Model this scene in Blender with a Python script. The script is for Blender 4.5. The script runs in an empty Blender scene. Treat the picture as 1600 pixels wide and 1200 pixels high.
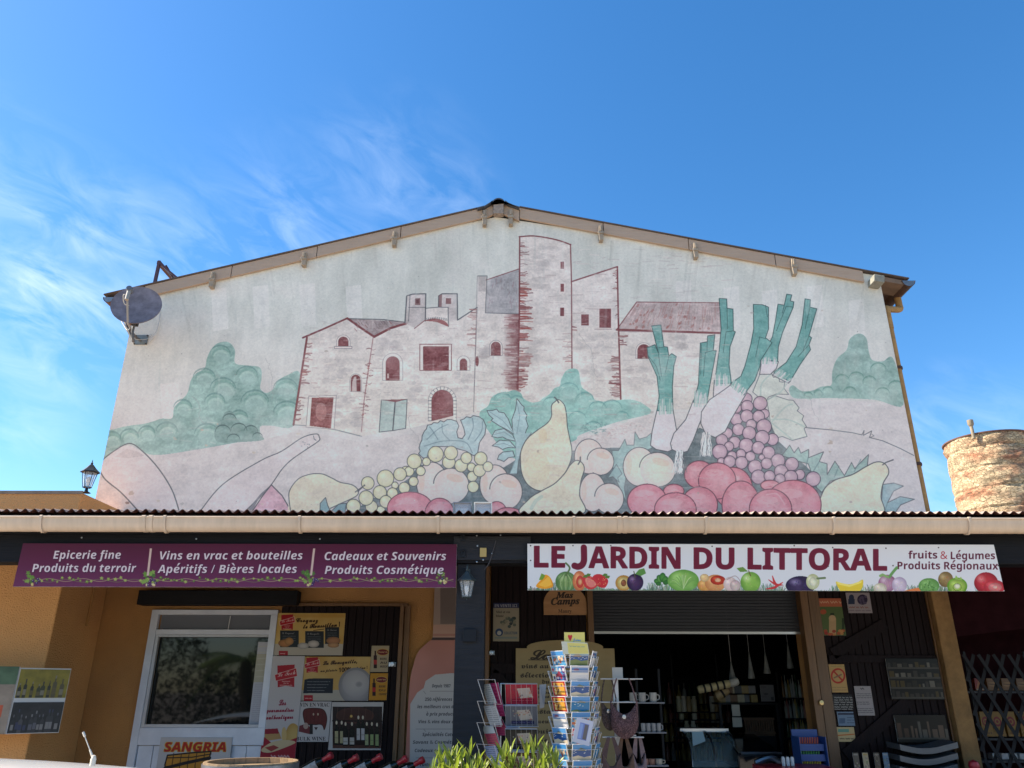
import bpy, math, random
import numpy as np
from mathutils import Vector, Matrix
random.seed(7); rng = np.random.default_rng(7)
S = bpy.context.scene; COL = S.collection
PI = math.pi; R = math.radians

# ---------------------------------------------------------------- camera
CAMZ = 1.70; PITCH = R(21.7); ROLL = R(0.12); FPX = 1202.0
cd = bpy.data.cameras.new('camera'); cam = bpy.data.objects.new('camera', cd); COL.objects.link(cam)
cd.sensor_width = 36; cd.lens = 36*FPX/1600; cd.clip_start = .05; cd.clip_end = 3000
cam.rotation_mode = 'XYZ'
_m = Matrix.Rotation(R(90)+PITCH, 3, 'X') @ Matrix.Rotation(ROLL, 3, 'Z')
cam.rotation_euler = _m.to_euler(); cam.location = (0, 0, CAMZ)
S.camera = cam
_A = np.array(_m)
def P(px, py, D):
    """where the line of sight through photo pixel (px,py) meets the upright plane y = D"""
    d = _A @ np.array([(px-800)/FPX, (600-py)/FPX, -1.0])
    t = D/d[1]
    return Vector((d[0]*t, D, CAMZ+d[2]*t))
def PX(px, py, D): return P(px, py, D).x
def PZ(px, py, D): return P(px, py, D).z

# ---------------------------------------------------------------- world, sun, exposure
SUN_EL = R(45); SUN_AZ = R(2.5)      # the sun stands to the left, a touch behind the facade plane
w = bpy.data.worlds.new('World'); S.world = w; w.use_nodes = True
N = w.node_tree.nodes; L = w.node_tree.links
bg = N['Background']
sky = N.new('ShaderNodeTexSky'); sky.sky_type = 'NISHITA'; sky.sun_disc = False
sky.sun_elevation = SUN_EL; sky.sun_rotation = R(-90)+SUN_AZ
sky.air_density = 1.0; sky.dust_density = 0.35; sky.ozone_density = 2.2
bg.inputs['Strength'].default_value = 0.10
hsv = N.new('ShaderNodeHueSaturation'); hsv.inputs['Saturation'].default_value = 1.32; hsv.inputs['Value'].default_value = 1.08
L.new(sky.outputs[0], hsv.inputs['Color'])
tc = N.new('ShaderNodeTexCoord')
def wnode(t, **k):
    n = N.new(t)
    for a, b in k.items(): setattr(n, a, b)
    return n
def wmath(op, a, b=None, clamp=False):
    n = N.new('ShaderNodeMath'); n.operation = op; n.use_clamp = clamp
    for i, q in enumerate((a, b)):
        if q is None: continue
        if isinstance(q, (int, float)): n.inputs[i].default_value = q
        else: L.new(q, n.inputs[i])
    return n.outputs[0]
def skydir(px, py):
    v = P(px, py, 10)-Vector((0, 0, CAMZ)); return v.normalized()
def lobe(px, py, lo, hi):
    d = skydir(px, py)
    n = N.new('ShaderNodeVectorMath'); n.operation = 'DOT_PRODUCT'; L.new(tc.outputs['Generated'], n.inputs[0]); n.inputs[1].default_value = d
    m = N.new('ShaderNodeMapRange'); m.interpolation_type = 'SMOOTHSTEP'
    m.inputs['From Min'].default_value = lo; m.inputs['From Max'].default_value = hi
    L.new(n.outputs['Value'], m.inputs['Value']); return m.outputs[0]
# cirrus: noise drawn out along the wind direction e1 on the sky sphere
sep = N.new('ShaderNodeSeparateXYZ'); L.new(tc.outputs['Generated'], sep.inputs[0])
def streaks(p, q, ka, kb, scale, detail, dist, off=0.):
    e1 = (skydir(*q)-skydir(*p)).normalized(); e3 = (skydir(*p)+skydir(*q)).normalized(); e2 = e3.cross(e1).normalized(); c_ = N.new('ShaderNodeCombineXYZ')
    for i, (e, k) in enumerate(((e1, ka), (e2, kb), (e3, kb*.35))):
        n = N.new('ShaderNodeVectorMath'); n.operation = 'DOT_PRODUCT'; L.new(tc.outputs['Generated'], n.inputs[0]); n.inputs[1].default_value = e*k; L.new(wmath('ADD', n.outputs['Value'], off), c_.inputs[i])
    n = wnode('ShaderNodeTexNoise'); n.inputs['Scale'].default_value = scale; n.inputs['Detail'].default_value = detail; n.inputs['Roughness'].default_value = .6; n.inputs['Distortion'].default_value = dist
    L.new(c_.outputs[0], n.inputs['Vector']); return n
n1 = streaks((20,170), (330,360), 1.0, 2.3, 11, 12, .7)
n2 = streaks((20,170), (330,360), 1.0, 1.6, 2.6, 3, .3, 3.7)
mr = N.new('ShaderNodeMapRange'); mr.inputs['From Min'].default_value = .40; mr.inputs['From Max'].default_value = .92; L.new(n1.outputs['Fac'], mr.inputs['Value'])
mr2 = N.new('ShaderNodeMapRange'); mr2.inputs['From Min'].default_value = .34; mr2.inputs['From Max'].default_value = .64; L.new(n2.outputs['Fac'], mr2.inputs['Value'])
msk = wmath('MAXIMUM', lobe(0, 270, .960, .9990), wmath('MULTIPLY', lobe(260, 350, .972, .9998), 1.0))
msk = wmath('MAXIMUM', msk, wmath('MULTIPLY', lobe(560, 350, .978, .9999), .4))
msk = wmath('MAXIMUM', msk, wmath('MULTIPLY', lobe(1500, 760, .988, .999), .55))
msk = wmath('MAXIMUM', msk, wmath('MULTIPLY', lobe(20, 580, .992, .9995), .55))
msk = wmath('MULTIPLY', msk, wmath('SUBTRACT', 1.0, lobe(200, -80, .93, .988)))
cov = wmath('MULTIPLY', wmath('MULTIPLY', mr.outputs[0], mr2.outputs[0]), msk)
cov = wmath('MULTIPLY', cov, 1.15, True)
hz = N.new('ShaderNodeMapRange'); hz.inputs['From Min'].default_value = .0; hz.inputs['From Max'].default_value = .34
hz.inputs['To Min'].default_value = .10; hz.inputs['To Max'].default_value = 0; L.new(sep.outputs['Z'], hz.inputs['Value'])
mixh = N.new('ShaderNodeMixRGB'); L.new(hz.outputs[0], mixh.inputs[0]); L.new(hsv.outputs[0], mixh.inputs[1]); mixh.inputs[2].default_value = (2.6, 4.4, 6.2, 1)
mixc = N.new('ShaderNodeMixRGB'); L.new(cov, mixc.inputs[0]); L.new(mixh.outputs[0], mixc.inputs[1]); mixc.inputs[2].default_value = (5.6, 6.4, 7.4, 1)
L.new(mixc.outputs[0], bg.inputs['Color'])
sd = bpy.data.lights.new('sun', 'SUN'); sd.energy = 5.0; sd.angle = R(.53); sd.color = (1, .90, .76)
sun = bpy.data.objects.new('sun', sd); COL.objects.link(sun)
to_sun = Vector((-math.cos(SUN_EL)*math.cos(SUN_AZ), math.cos(SUN_EL)*math.sin(SUN_AZ), math.sin(SUN_EL)))
sun.rotation_euler = to_sun.to_track_quat('Z', 'Y').to_euler(); sun.location = (-8, 2, 12)
S.view_settings.view_transform = 'Standard'; S.view_settings.look = 'None'
S.view_settings.exposure = 1.2; S.view_settings.gamma = 1; S.view_settings.use_curve_mapping = False
S.cycles.max_bounces = 8; S.cycles.diffuse_bounces = 4; S.cycles.glossy_bounces = 3; S.cycles.transparent_max_bounces = 8

# ---------------------------------------------------------------- materials
def lin(c): return tuple((x/255/12.92 if x/255 <= .04045 else ((x/255+.055)/1.055)**2.4) for x in c[:3])
MATS = {}
def mat(name, col, rough=.6, metal=0., var=.0, vscale=6, bump=0., bscale=60, spec=.5, stretch=None, col2=None, trans=0, alpha=1, coat=0):
    if name in MATS: return MATS[name]
    m = bpy.data.materials.new(name); m.use_nodes = True; MATS[name] = m
    nt = m.node_tree; b = nt.nodes['Principled BSDF']
    b.inputs['Base Color'].default_value = (*col, 1); b.inputs['Roughness'].default_value = rough; b.inputs['Metallic'].default_value = metal
    b.inputs['Specular IOR Level'].default_value = spec; b.inputs['Transmission Weight'].default_value = trans; b.inputs['Alpha'].default_value = alpha
    b.inputs['Coat Weight'].default_value = coat
    if var or bump:
        t = nt.nodes.new('ShaderNodeTexCoord'); mpn = nt.nodes.new('ShaderNodeMapping'); nt.links.new(t.outputs['Object'], mpn.inputs[0])
        if stretch: mpn.inputs['Scale'].default_value = stretch
    if var:
        n = nt.nodes.new('ShaderNodeTexNoise'); n.inputs['Scale'].default_value = vscale; n.inputs['Detail'].default_value = 6; n.inputs['Roughness'].default_value = .65
        nt.links.new(mpn.outputs[0], n.inputs['Vector'])
        r = nt.nodes.new('ShaderNodeValToRGB'); c2 = col2 or tuple(x*.55 for x in col)
        r.color_ramp.elements[0].position = .5-var/2; r.color_ramp.elements[1].position = .5+var/2+.1
        r.color_ramp.elements[0].color = (*c2, 1); r.color_ramp.elements[1].color = (*col, 1)
        nt.links.new(n.outputs['Fac'], r.inputs[0]); nt.links.new(r.outputs[0], b.inputs['Base Color'])
    if bump:
        n = nt.nodes.new('ShaderNodeTexNoise'); n.inputs['Scale'].default_value = bscale; n.inputs['Detail'].default_value = 4
        nt.links.new(mpn.outputs[0], n.inputs['Vector'])
        bp = nt.nodes.new('ShaderNodeBump'); bp.inputs['Strength'].default_value = bump; bp.inputs['Distance'].default_value = .02
        nt.links.new(n.outputs['Fac'], bp.inputs['Height']); nt.links.new(bp.outputs[0], b.inputs['Normal'])
    return m

# ---------------------------------------------------------------- mesh builder and object helpers
class MB:
    def __init__(s): s.v = []; s.f = []
    def add(s, vs, fs):
        o = len(s.v); s.v += [tuple(v) for v in vs]; s.f += [tuple(i+o for i in f) for f in fs]; return s
    def box(s, x0, x1, y0, y1, z0, z1):
        if x0 > x1: x0, x1 = x1, x0
        if y0 > y1: y0, y1 = y1, y0
        if z0 > z1: z0, z1 = z1, z0
        return s.add([(x0,y0,z0),(x1,y0,z0),(x1,y1,z0),(x0,y1,z0),(x0,y0,z1),(x1,y0,z1),(x1,y1,z1),(x0,y1,z1)],
                     [(0,3,2,1),(4,5,6,7),(0,1,5,4),(1,2,6,5),(2,3,7,6),(3,0,4,7)])
    def obox(s, c, size, M=None):
        M = M or Matrix.Identity(3); c = Vector(c); hx, hy, hz = [q/2 for q in size]
        vs = [c+M@Vector(p) for p in [(-hx,-hy,-hz),(hx,-hy,-hz),(hx,hy,-hz),(-hx,hy,-hz),(-hx,-hy,hz),(hx,-hy,hz),(hx,hy,hz),(-hx,hy,hz)]]
        return s.add(vs, [(0,3,2,1),(4,5,6,7),(0,1,5,4),(1,2,6,5),(2,3,7,6),(3,0,4,7)])
    def bar(s, a, b, w, h=None):
        a = Vector(a); b = Vector(b); d = (b-a); q = d.to_track_quat('X', 'Z').to_matrix()
        return s.obox((a+b)/2, (d.length, w, h or w), q)
    def prism(s, pts, y0, y1):
        """outline of (x,z) points, counter-clockwise seen from -y"""
        n = len(pts)
        vs = [(x, y0, z) for x, z in pts]+[(x, y1, z) for x, z in pts]
        fs = [tuple(range(n)), tuple(range(2*n-1, n-1, -1))]+[(i, i+n, (i+1)%n+n, (i+1)%n) for i in range(n)]
        return s.add(vs, fs)
    def tube(s, path, r, n=8, closed=False, cap=True):
        path = [Vector(p) for p in path]; k = len(path); vs = []; up = None
        for i, p in enumerate(path):
            if closed: t = path[(i+1)%k]-path[i-1]
            else: t = path[min(i+1, k-1)]-path[max(i-1, 0)]
            t.normalize()
            if up is None: up = t.orthogonal().normalized()
            up = (up-t*up.dot(t)); up = up.normalized() if up.length > 1e-6 else t.orthogonal().normalized()
            sd_ = t.cross(up); rr = r[i] if isinstance(r, (list, tuple)) else r
            for j in range(n):
                a = 2*PI*j/n; vs.append(p+up*(math.cos(a)*rr)+sd_*(math.sin(a)*rr))
        fs = []
        for i in range(k if closed else k-1):
            for j in range(n):
                a = i*n+j; b = i*n+(j+1)%n; c = ((i+1)%k)*n+(j+1)%n; d = ((i+1)%k)*n+j; fs.append((a, b, c, d))
        if cap and not closed: fs += [tuple(range(n-1, -1, -1)), tuple((k-1)*n+j for j in range(n))]
        return s.add(vs, fs)
    def lathe(s, prof, c=(0,0,0), n=16, M=None, a0=0, a1=2*PI):
        M = M or Matrix.Identity(3); c = Vector(c); full = abs(a1-a0-2*PI) < 1e-6; m = n if full else n+1; vs = []
        for r, z in prof:
            for j in range(m):
                a = a0+(a1-a0)*j/n; vs.append(c+M@Vector((r*math.cos(a), r*math.sin(a), z)))
        fs = []
        for i in range(len(prof)-1):
            for j in range(n):
                k = (j+1)%m; fs.append((i*m+j, i*m+k, (i+1)*m+k, (i+1)*m+j))
        return s.add(vs, fs)
    def build(s, name, m=None, parent=None, loc=None, smooth=False, bevel=0, seg=2):
        """vertices are world coordinates; the origin goes to loc, or to the parent's origin"""
        pw = wl(parent) if parent else Vector((0,0,0)); org = Vector(loc) if loc is not None else pw
        me = bpy.data.meshes.new(name); me.from_pydata([tuple(Vector(v)-org) for v in s.v], [], s.f); me.update()
        if m: me.materials.append(m)
        o = bpy.data.objects.new(name, me); COL.objects.link(o); o.location = org-pw
        if parent: o.parent = parent
        WL[o.name] = org
        if smooth:
            me.polygons.foreach_set('use_smooth', [True]*len(me.polygons)); 
            try: me.set_sharp_from_angle(angle=R(38))
            except Exception: pass
        if bevel:
            b = o.modifiers.new('bevel', 'BEVEL'); b.width = bevel; b.segments = seg; b.limit_method = 'ANGLE'; b.angle_limit = R(40)
        return o
WL = {}
def wl(o): return WL.get(o.name, Vector((0,0,0)))
def thing(name, label, cat, loc=(0,0,0), group=None):
    o = bpy.data.objects.new(name, None); COL.objects.link(o); o.location = loc; o.empty_display_size = .1; WL[o.name] = Vector(loc)
    o['label'] = label; o['category'] = cat
    if group: o['group'] = group
    return o
def tag(o, label, cat, group=None):
    o['label'] = label; o['category'] = cat
    if group: o['group'] = group
    return o
def struct(o): o['kind'] = 'structure'; return o
def stuff(o): o['kind'] = 'stuff'; return o
def copy_at(o, delta, parent=None):
    c = o.copy(); COL.objects.link(c)
    if parent is not None: c.parent = parent
    c.location = Vector(o.location)+Vector(delta); WL[c.name] = wl(o)+Vector(delta); return c
def copy_tree(o, delta, label=None):
    r = copy_at(o, delta)
    if label: r['label'] = label
    for ch in list(o.children):
        c = ch.copy(); COL.objects.link(c); c.parent = r; WL[c.name] = wl(ch)+Vector(delta)
        for g in ch.children:
            d = g.copy(); COL.objects.link(d); d.parent = c; WL[d.name] = wl(g)+Vector(delta)
    return r

# ---------------------------------------------------------------- painter for flat print and the mural
def vnoise(h, w, cell, octs=3, seed=0, ax=1., ay=1.):
    g = np.random.default_rng(seed); out = np.zeros((h, w), np.float32); amp = 1; tot = 0
    for o in range(octs):
        cy = max(1.5, cell*ay/2**o); cx = max(1.5, cell*ax/2**o)
        a = g.random((int(h/cy)+3, int(w/cx)+3)).astype(np.float32)
        yy = np.arange(h)/cy; xx = np.arange(w)/cx; yi = yy.astype(int); xi = xx.astype(int)
        fy = (yy-yi)[:, None]; fx = (xx-xi)[None]; fy = fy*fy*(3-2*fy); fx = fx*fx*(3-2*fx)
        A = a[yi][:, xi]; B = a[yi][:, xi+1]; C = a[yi+1][:, xi]; D = a[yi+1][:, xi+1]
        out += amp*((A*(1-fx)+B*fx)*(1-fy)+(C*(1-fx)+D*fx)*fy); tot += amp; amp *= .55
    return out/tot
def sm(pts, closed=False, k=6):
    p = np.array(pts, float); n = len(p); out = []
    for i in range(n if closed else n-1):
        a = p[(i-1)%n] if closed or i > 0 else p[0]; b = p[i]; c = p[(i+1)%n]; d = p[(i+2)%n] if closed or i+2 < n else p[-1]
        for j in range(k):
            t = j/k; out.append(.5*((2*b)+(-a+c)*t+(2*a-5*b+4*c-d)*t*t+(-a+3*b-3*c+d)*t**3))
    if not closed: out.append(p[-1])
    return np.array(out)
STY = {'sb': (0x1D5D4, 0x1D5EE), 'sbi': (0x1D63C, 0x1D656), 'serif': (0x1D400, 0x1D41A), 'script': (0x1D4D0, 0x1D4EA), 'frak': (0x1D56C, 0x1D586), 'si': (0x1D468, 0x1D482)}
DIG = {'sb': 0x1D7EC, 'sbi': 0x1D7EC, 'serif': 0x1D7CE}
ACC = {'à': ('a', -1), 'é': ('e', 1), 'è': ('e', -1)}
try:      # mathematical letter styles (script, gothic, serif, bold italic) from Blender's own bundled font set
    import os
    MFONT = bpy.data.fonts.load(os.path.join(bpy.utils.resource_path('LOCAL'), 'datafiles', 'fonts', 'NotoSansMath-Regular.woff2'))
except Exception: MFONT = None
_GC = {}
def glyphs(s, style):
    key = (s, style)
    if key in _GC: return _GC[key]
    plain = ''.join(ACC[c][0] if c in ACC else c for c in s); t = ''
    for c in plain:
        if style in STY and 'A' <= c <= 'Z': t += chr(STY[style][0]+ord(c)-65)
        elif style in STY and 'a' <= c <= 'z': t += chr(STY[style][1]+ord(c)-97)
        elif style in DIG and c.isdigit(): t += chr(DIG[style]+ord(c)-48)
        else: t += c
    c = bpy.data.curves.new('t', 'FONT'); c.body = t; c.resolution_u = 3
    if MFONT: c.font = MFONT
    o = bpy.data.objects.new('t', c)
    me = bpy.data.meshes.new_from_object(o)
    me.calc_loop_triangles()
    v = np.array([q.co[:2] for q in me.vertices]).reshape(-1, 2); f = np.array([q.vertices[:] for q in me.loop_triangles]).reshape(-1, 3)
    bpy.data.objects.remove(o); bpy.data.curves.remove(c); bpy.data.meshes.remove(me)
    for i, ch in enumerate(s):
        if ch in ACC:
            pv, _ = glyphs(plain[:i+1], style); cv, _ = glyphs(plain[i], style); xr = pv[:,0].max(); cx = xr-(cv[:,0].max()-cv[:,0].min())/2+(.06 if style in ('sbi','si') else 0); d = ACC[ch][1]; top = cv[:,1].max()
            q = np.array([(cx-d*.05, top+.06), (cx+d*.02, top+.06), (cx+d*.16, top+.22), (cx+d*.04, top+.22)]); k = len(v)
            v = np.vstack([v, q]); f = np.vstack([f, [[k,k+1,k+2],[k,k+2,k+3]]])
    _GC[key] = (v, f); return v, f
class Canvas:
    def __init__(s, w, h, base, tf=None, sc=1.):
        s.w = w; s.h = h; s.c = np.empty((h, w, 3), np.float32); s.c[:] = np.array(base, np.float32); s.tf = tf or (lambda p: p); s.sc = sc; s.crop = (0, 0, 1.)
    def m(s, pts):
        p = np.array(pts, float).reshape(-1, 2); ox, oy, k = s.crop
        return s.tf(p/k+np.array([ox, oy]))
    def blend(s, y0, x0, mask, col, a):
        h, w = mask.shape; q = s.c[y0:y0+h, x0:x0+w]
        mm = (mask*a)[..., None]; q += mm*(np.array(col, np.float32)-q)
    def poly_mask(s, q):
        x0 = int(max(0, math.floor(q[:,0].min())-1)); x1 = int(min(s.w, math.ceil(q[:,0].max())+2))
        y0 = int(max(0, math.floor(q[:,1].min())-1)); y1 = int(min(s.h, math.ceil(q[:,1].max())+2))
        if x1 <= x0 or y1 <= y0: return None
        m = np.zeros((y1-y0, x1-x0), np.float32); a = q; b = np.roll(q, -1, 0)
        for y in range(y0, y1):
            yc = y+.5; c = ((a[:,1] <= yc) & (b[:,1] > yc)) | ((b[:,1] <= yc) & (a[:,1] > yc))
            if not c.any(): continue
            A = a[c]; B = b[c]; xs = np.sort(A[:,0]+(yc-A[:,1])/(B[:,1]-A[:,1])*(B[:,0]-A[:,0]))
            for i in range(0, len(xs)-1, 2):
                l = min(max(xs[i]-x0, 0), x1-x0); r = min(max(xs[i+1]-x0, 0), x1-x0)
                li = int(l); ri = int(r)
                if r <= l: continue
                if li == ri: m[y-y0, li if li < x1-x0 else -1] += r-l
                else:
                    m[y-y0, li] += 1-(l-li); m[y-y0, li+1:ri] = 1
                    if ri < x1-x0: m[y-y0, ri] += r-ri
        return y0, x0, np.minimum(m, 1)
    def fill(s, pts, col, a=1., smooth=False, line=None, lw=1.2, tex=0, closed=True, la=1.):
        if smooth: pts = sm(pts, True)
        q = s.m(pts); r = s.poly_mask(q)
        if r is not None:
            y0, x0, m = r
            if tex:
                t = vnoise(m.shape[0], m.shape[1], 26, 3, int(q[0,0]*7+q[0,1]) & 0xffff, 1.5, .8)[..., None]
                t2 = vnoise(m.shape[0], m.shape[1], 5, 2, int(q[0,0]*3) & 0xffff)[..., None]
                colr = np.array(col, np.float32)+((t-.5)*120+(t2-.5)*60)*tex
            else: colr = col
            s.blend(y0, x0, m, colr, a)
        if line is not None: s.line(list(pts)+[pts[0]], lw, line, la)
    def ell(s, cx, cy, rx, ry=None, col=(0,0,0), a=1., edge=None, line=None, lw=1.2, rot=0, tex=0, n=40, hl=None):
        ry = ry or rx; t = np.linspace(0, 2*PI, n, endpoint=False); c, d = math.cos(rot), math.sin(rot)
        X = rx*np.cos(t); Y = ry*np.sin(t); pts = np.stack([cx+X*c-Y*d, cy+X*d+Y*c], 1)
        q = s.m(pts); r = s.poly_mask(q)
        if r is not None:
            y0, x0, m = r; colr = np.array(col, np.float32)
            if edge is not None or hl is not None:
                cc = q.mean(0); rxx = (q[:,0].max()-q[:,0].min())/2; ryy = (q[:,1].max()-q[:,1].min())/2
                yy, xx = np.mgrid[y0:y0+m.shape[0], x0:x0+m.shape[1]]
                dd = np.sqrt(((xx-cc[0])/max(rxx, .1))**2+((yy-cc[1])/max(ryy, .1))**2)
                if edge is not None: k = np.clip(dd, 0, 1)[..., None]**2.2; colr = colr*(1-k)+np.array(edge, np.float32)*k
                if hl is not None:
                    d2 = np.sqrt(((xx-cc[0]+rxx*.35)/max(rxx, .1))**2+((yy-cc[1]+ryy*.38)/max(ryy, .1))**2)
                    k = np.clip(1-d2/.5, 0, 1)[..., None]; colr = colr*(1-k)+np.array(hl, np.float32)*k
            if tex:
                colr = colr+((vnoise(m.shape[0], m.shape[1], 20, 3, int(cx*13+cy) & 0xffff)[..., None]-.5)*80)*tex
            s.blend(y0, x0, m, colr, a)
        if line is not None: s.line(list(pts)+[pts[0]], lw, line)
    def line(s, pts, w, col, a=1., smooth=False, taper=False):
        if smooth: pts = sm(pts)
        q = s.m(pts); r = max(.62, 1.12*w*s.sc/2/s.crop[2]**.72)
        x0 = int(max(0, q[:,0].min()-r-2)); x1 = int(min(s.w, q[:,0].max()+r+3)); y0 = int(max(0, q[:,1].min()-r-2)); y1 = int(min(s.h, q[:,1].max()+r+3))
        if x1 <= x0 or y1 <= y0: return
        m = np.zeros((y1-y0, x1-x0), np.float32); n = len(q)-1
        for i in range(n):
            A = q[i]; B = q[i+1]; rr = r*(1-.75*abs(2*(i+.5)/n-1)) if taper else r
            ax0 = int(max(x0, min(A[0], B[0])-rr-2)); ax1 = int(min(x1, max(A[0], B[0])+rr+3)); ay0 = int(max(y0, min(A[1], B[1])-rr-2)); ay1 = int(min(y1, max(A[1], B[1])+rr+3))
            if ax1 <= ax0 or ay1 <= ay0: continue
            yy, xx = np.mgrid[ay0:ay1, ax0:ax1]; d = B-A; L2 = max(d@d, 1e-9)
            t = np.clip(((xx+.5-A[0])*d[0]+(yy+.5-A[1])*d[1])/L2, 0, 1)
            ds = np.hypot(xx+.5-A[0]-t*d[0], yy+.5-A[1]-t*d[1])
            sub = m[ay0-y0:ay1-y0, ax0-x0:ax1-x0]; np.maximum(sub, np.clip(rr+.5-ds, 0, 1), out=sub)
        s.blend(y0, x0, m, col, a)
    def rect(s, x0, y0, x1, y1, col, **k): s.fill([(x0,y0),(x1,y0),(x1,y1),(x0,y1)], col, **k)
    def text(s, txt, x0, yb, x1, h, col, style='sb', slope=0, a=1., shear=0, fat=0):
        v, f = glyphs(txt, style)
        if len(v) == 0: return
        hv, _ = glyphs('H', style if style != 'script' else 'si'); cap = hv[:,1].max()
        X = v[:,0]+shear*v[:,1]; X = (X-X.min())/(X.max()-X.min()); px = x0+X*(x1-x0); py = yb-v[:,1]/cap*h+slope*(px-x0)
        q = s.m(np.stack([px, py], 1)); k = 3
        bx0 = int(max(0, q[:,0].min()-2)); bx1 = int(min(s.w, q[:,0].max()+3)); by0 = int(max(0, q[:,1].min()-2)); by1 = int(min(s.h, q[:,1].max()+3))
        if bx1 <= bx0 or by1 <= by0: return
        M = np.zeros(((by1-by0)*k, (bx1-bx0)*k), bool); T = (q-np.array([bx0, by0]))*k
        for tri in f:
            t = T[tri]; tx0 = int(max(0, t[:,0].min()-1)); tx1 = int(min(M.shape[1], t[:,0].max()+2)); ty0 = int(max(0, t[:,1].min()-1)); ty1 = int(min(M.shape[0], t[:,1].max()+2))
            if tx1 <= tx0 or ty1 <= ty0: continue
            xx = np.arange(tx0, tx1)[None]+.5; yy = np.arange(ty0, ty1)[:, None]+.5
            e = [(t[(i+1)%3][0]-t[i][0])*(yy-t[i][1])-(t[(i+1)%3][1]-t[i][1])*(xx-t[i][0]) for i in range(3)]
            M[ty0:ty1, tx0:tx1] |= ((e[0] >= 0) & (e[1] >= 0) & (e[2] >= 0)) | ((e[0] <= 0) & (e[1] <= 0) & (e[2] <= 0))
        if fat:
            r = max(1, int(round(fat*s.sc*k))); B = M.copy()
            for dx in range(-r, r+1):
                for dy in range(-r, r+1):
                    if dx*dx+dy*dy <= r*r:
                        ys = slice(max(0, dy), M.shape[0]+min(0, dy)); yt = slice(max(0, -dy), M.shape[0]+min(0, -dy)); xs = slice(max(0, dx), M.shape[1]+min(0, dx)); xt = slice(max(0, -dx), M.shape[1]+min(0, -dx))
                        B[yt, xt] |= M[ys, xs]
            M = B
        mk = M.reshape(by1-by0, k, bx1-bx0, k).mean((1, 3)).astype(np.float32)
        s.blend(by0, bx0, mk, col, a)
    def scribble(s, x0, y, x1, h, col, a=.7, words=5):
        """a line of print too small to read"""
        x = x0
        while x < x1-1:
            ww = random.uniform(.5, 1.6)*(x1-x0)/words; e = min(x+ww, x1)
            n = max(3, int((e-x)/(h*.45))); s.line([(x+(e-x)*i/n, y+(h*.4 if i%2 else -h*.4)*random.uniform(.5, 1)) for i in range(n+1)], h*.28, col, a)
            x = e+h*.7
    def image(s, name, gain=1.):
        gain = np.array(gain)*(np.array([1.10, 1.0, .90]) if np.ndim(gain) == 0 else 1)
        c = np.clip(s.c, 0, 255)/255; l = np.where(c <= .04045, c/12.92, ((c+.055)/1.055)**2.4)*gain; l = np.clip(l, 0, .95)
        c = np.where(l <= .0031308, l*12.92, 1.055*l**(1/2.4)-.055)
        im = bpy.data.images.new(name, s.w, s.h); buf = np.ones((s.h, s.w, 4), np.float32); buf[..., :3] = c[::-1]
        im.pixels.foreach_set(buf.ravel()); im.update(); im.pack(); return im
    def material(s, name, gain=1., rough=.45, bump=0, bscale=30, spec=.5):
        im = s.image(name, gain); m = bpy.data.materials.new(name); m.use_nodes = True; nt = m.node_tree; b = nt.nodes['Principled BSDF']
        t = nt.nodes.new('ShaderNodeTexImage'); t.image = im; t.extension = 'EXTEND'; nt.links.new(t.outputs[0], b.inputs['Base Color'])
        b.inputs['Roughness'].default_value = rough; b.inputs['Specular IOR Level'].default_value = spec
        if bump:
            tcn = nt.nodes.new('ShaderNodeTexCoord'); n = nt.nodes.new('ShaderNodeTexNoise'); n.inputs['Scale'].default_value = bscale; n.inputs['Detail'].default_value = 5
            nt.links.new(tcn.outputs['Object'], n.inputs['Vector'])
            bp = nt.nodes.new('ShaderNodeBump'); bp.inputs['Strength'].default_value = bump; bp.inputs['Distance'].default_value = .02
            nt.links.new(n.outputs['Fac'], bp.inputs['Height']); nt.links.new(bp.outputs[0], b.inputs['Normal'])
        return m
def plane_canvas(D, x0, x1, z0, z1, ppm, base):
    """canvas for the upright rectangle x0..x1, z0..z1 on y = D; drawn in photo pixel measures"""
    W = int((x1-x0)*ppm); H = int((z1-z0)*ppm)
    def tf(p):
        d = np.stack([(p[:,0]-800)/FPX, (600-p[:,1])/FPX, -np.ones(len(p))], 1) @ _A.T; t = D/d[:,1]
        return np.stack([(d[:,0]*t-x0)*ppm, (z1-(CAMZ+d[:,2]*t))*ppm], 1)
    return Canvas(W, H, base, tf, sc=ppm*D/math.cos(PITCH)/FPX)
def rect_from_px(D, tl, br):
    a = P(*tl, D); b = P(*br, D); return a.x, b.x, b.z, a.z
EDGE = None
def panel(name, m, x0, x1, z0, z1, y, th, edge, parent=None, loc=None, outline=None):
    """flat board with print on its front face (facing -y) and plain edges"""
    o = outline or [(x0,z0),(x1,z0),(x1,z1),(x0,z1)]
    b = MB().prism(o, y-th, y); ob = b.build(name, m, parent, loc=loc); me = ob.data; me.materials.append(edge)
    uv = me.uv_layers.new(name='UVMap'); org = wl(ob)
    for p in me.polygons:
        p.material_index = 0 if p.index == 0 else 1
        for li in p.loop_indices:
            c = me.vertices[me.loops[li].vertex_index].co+org; uv.data[li].uv = ((c.x-x0)/(x1-x0), (c.z-z0)/(z1-z0))
    return ob
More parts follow.
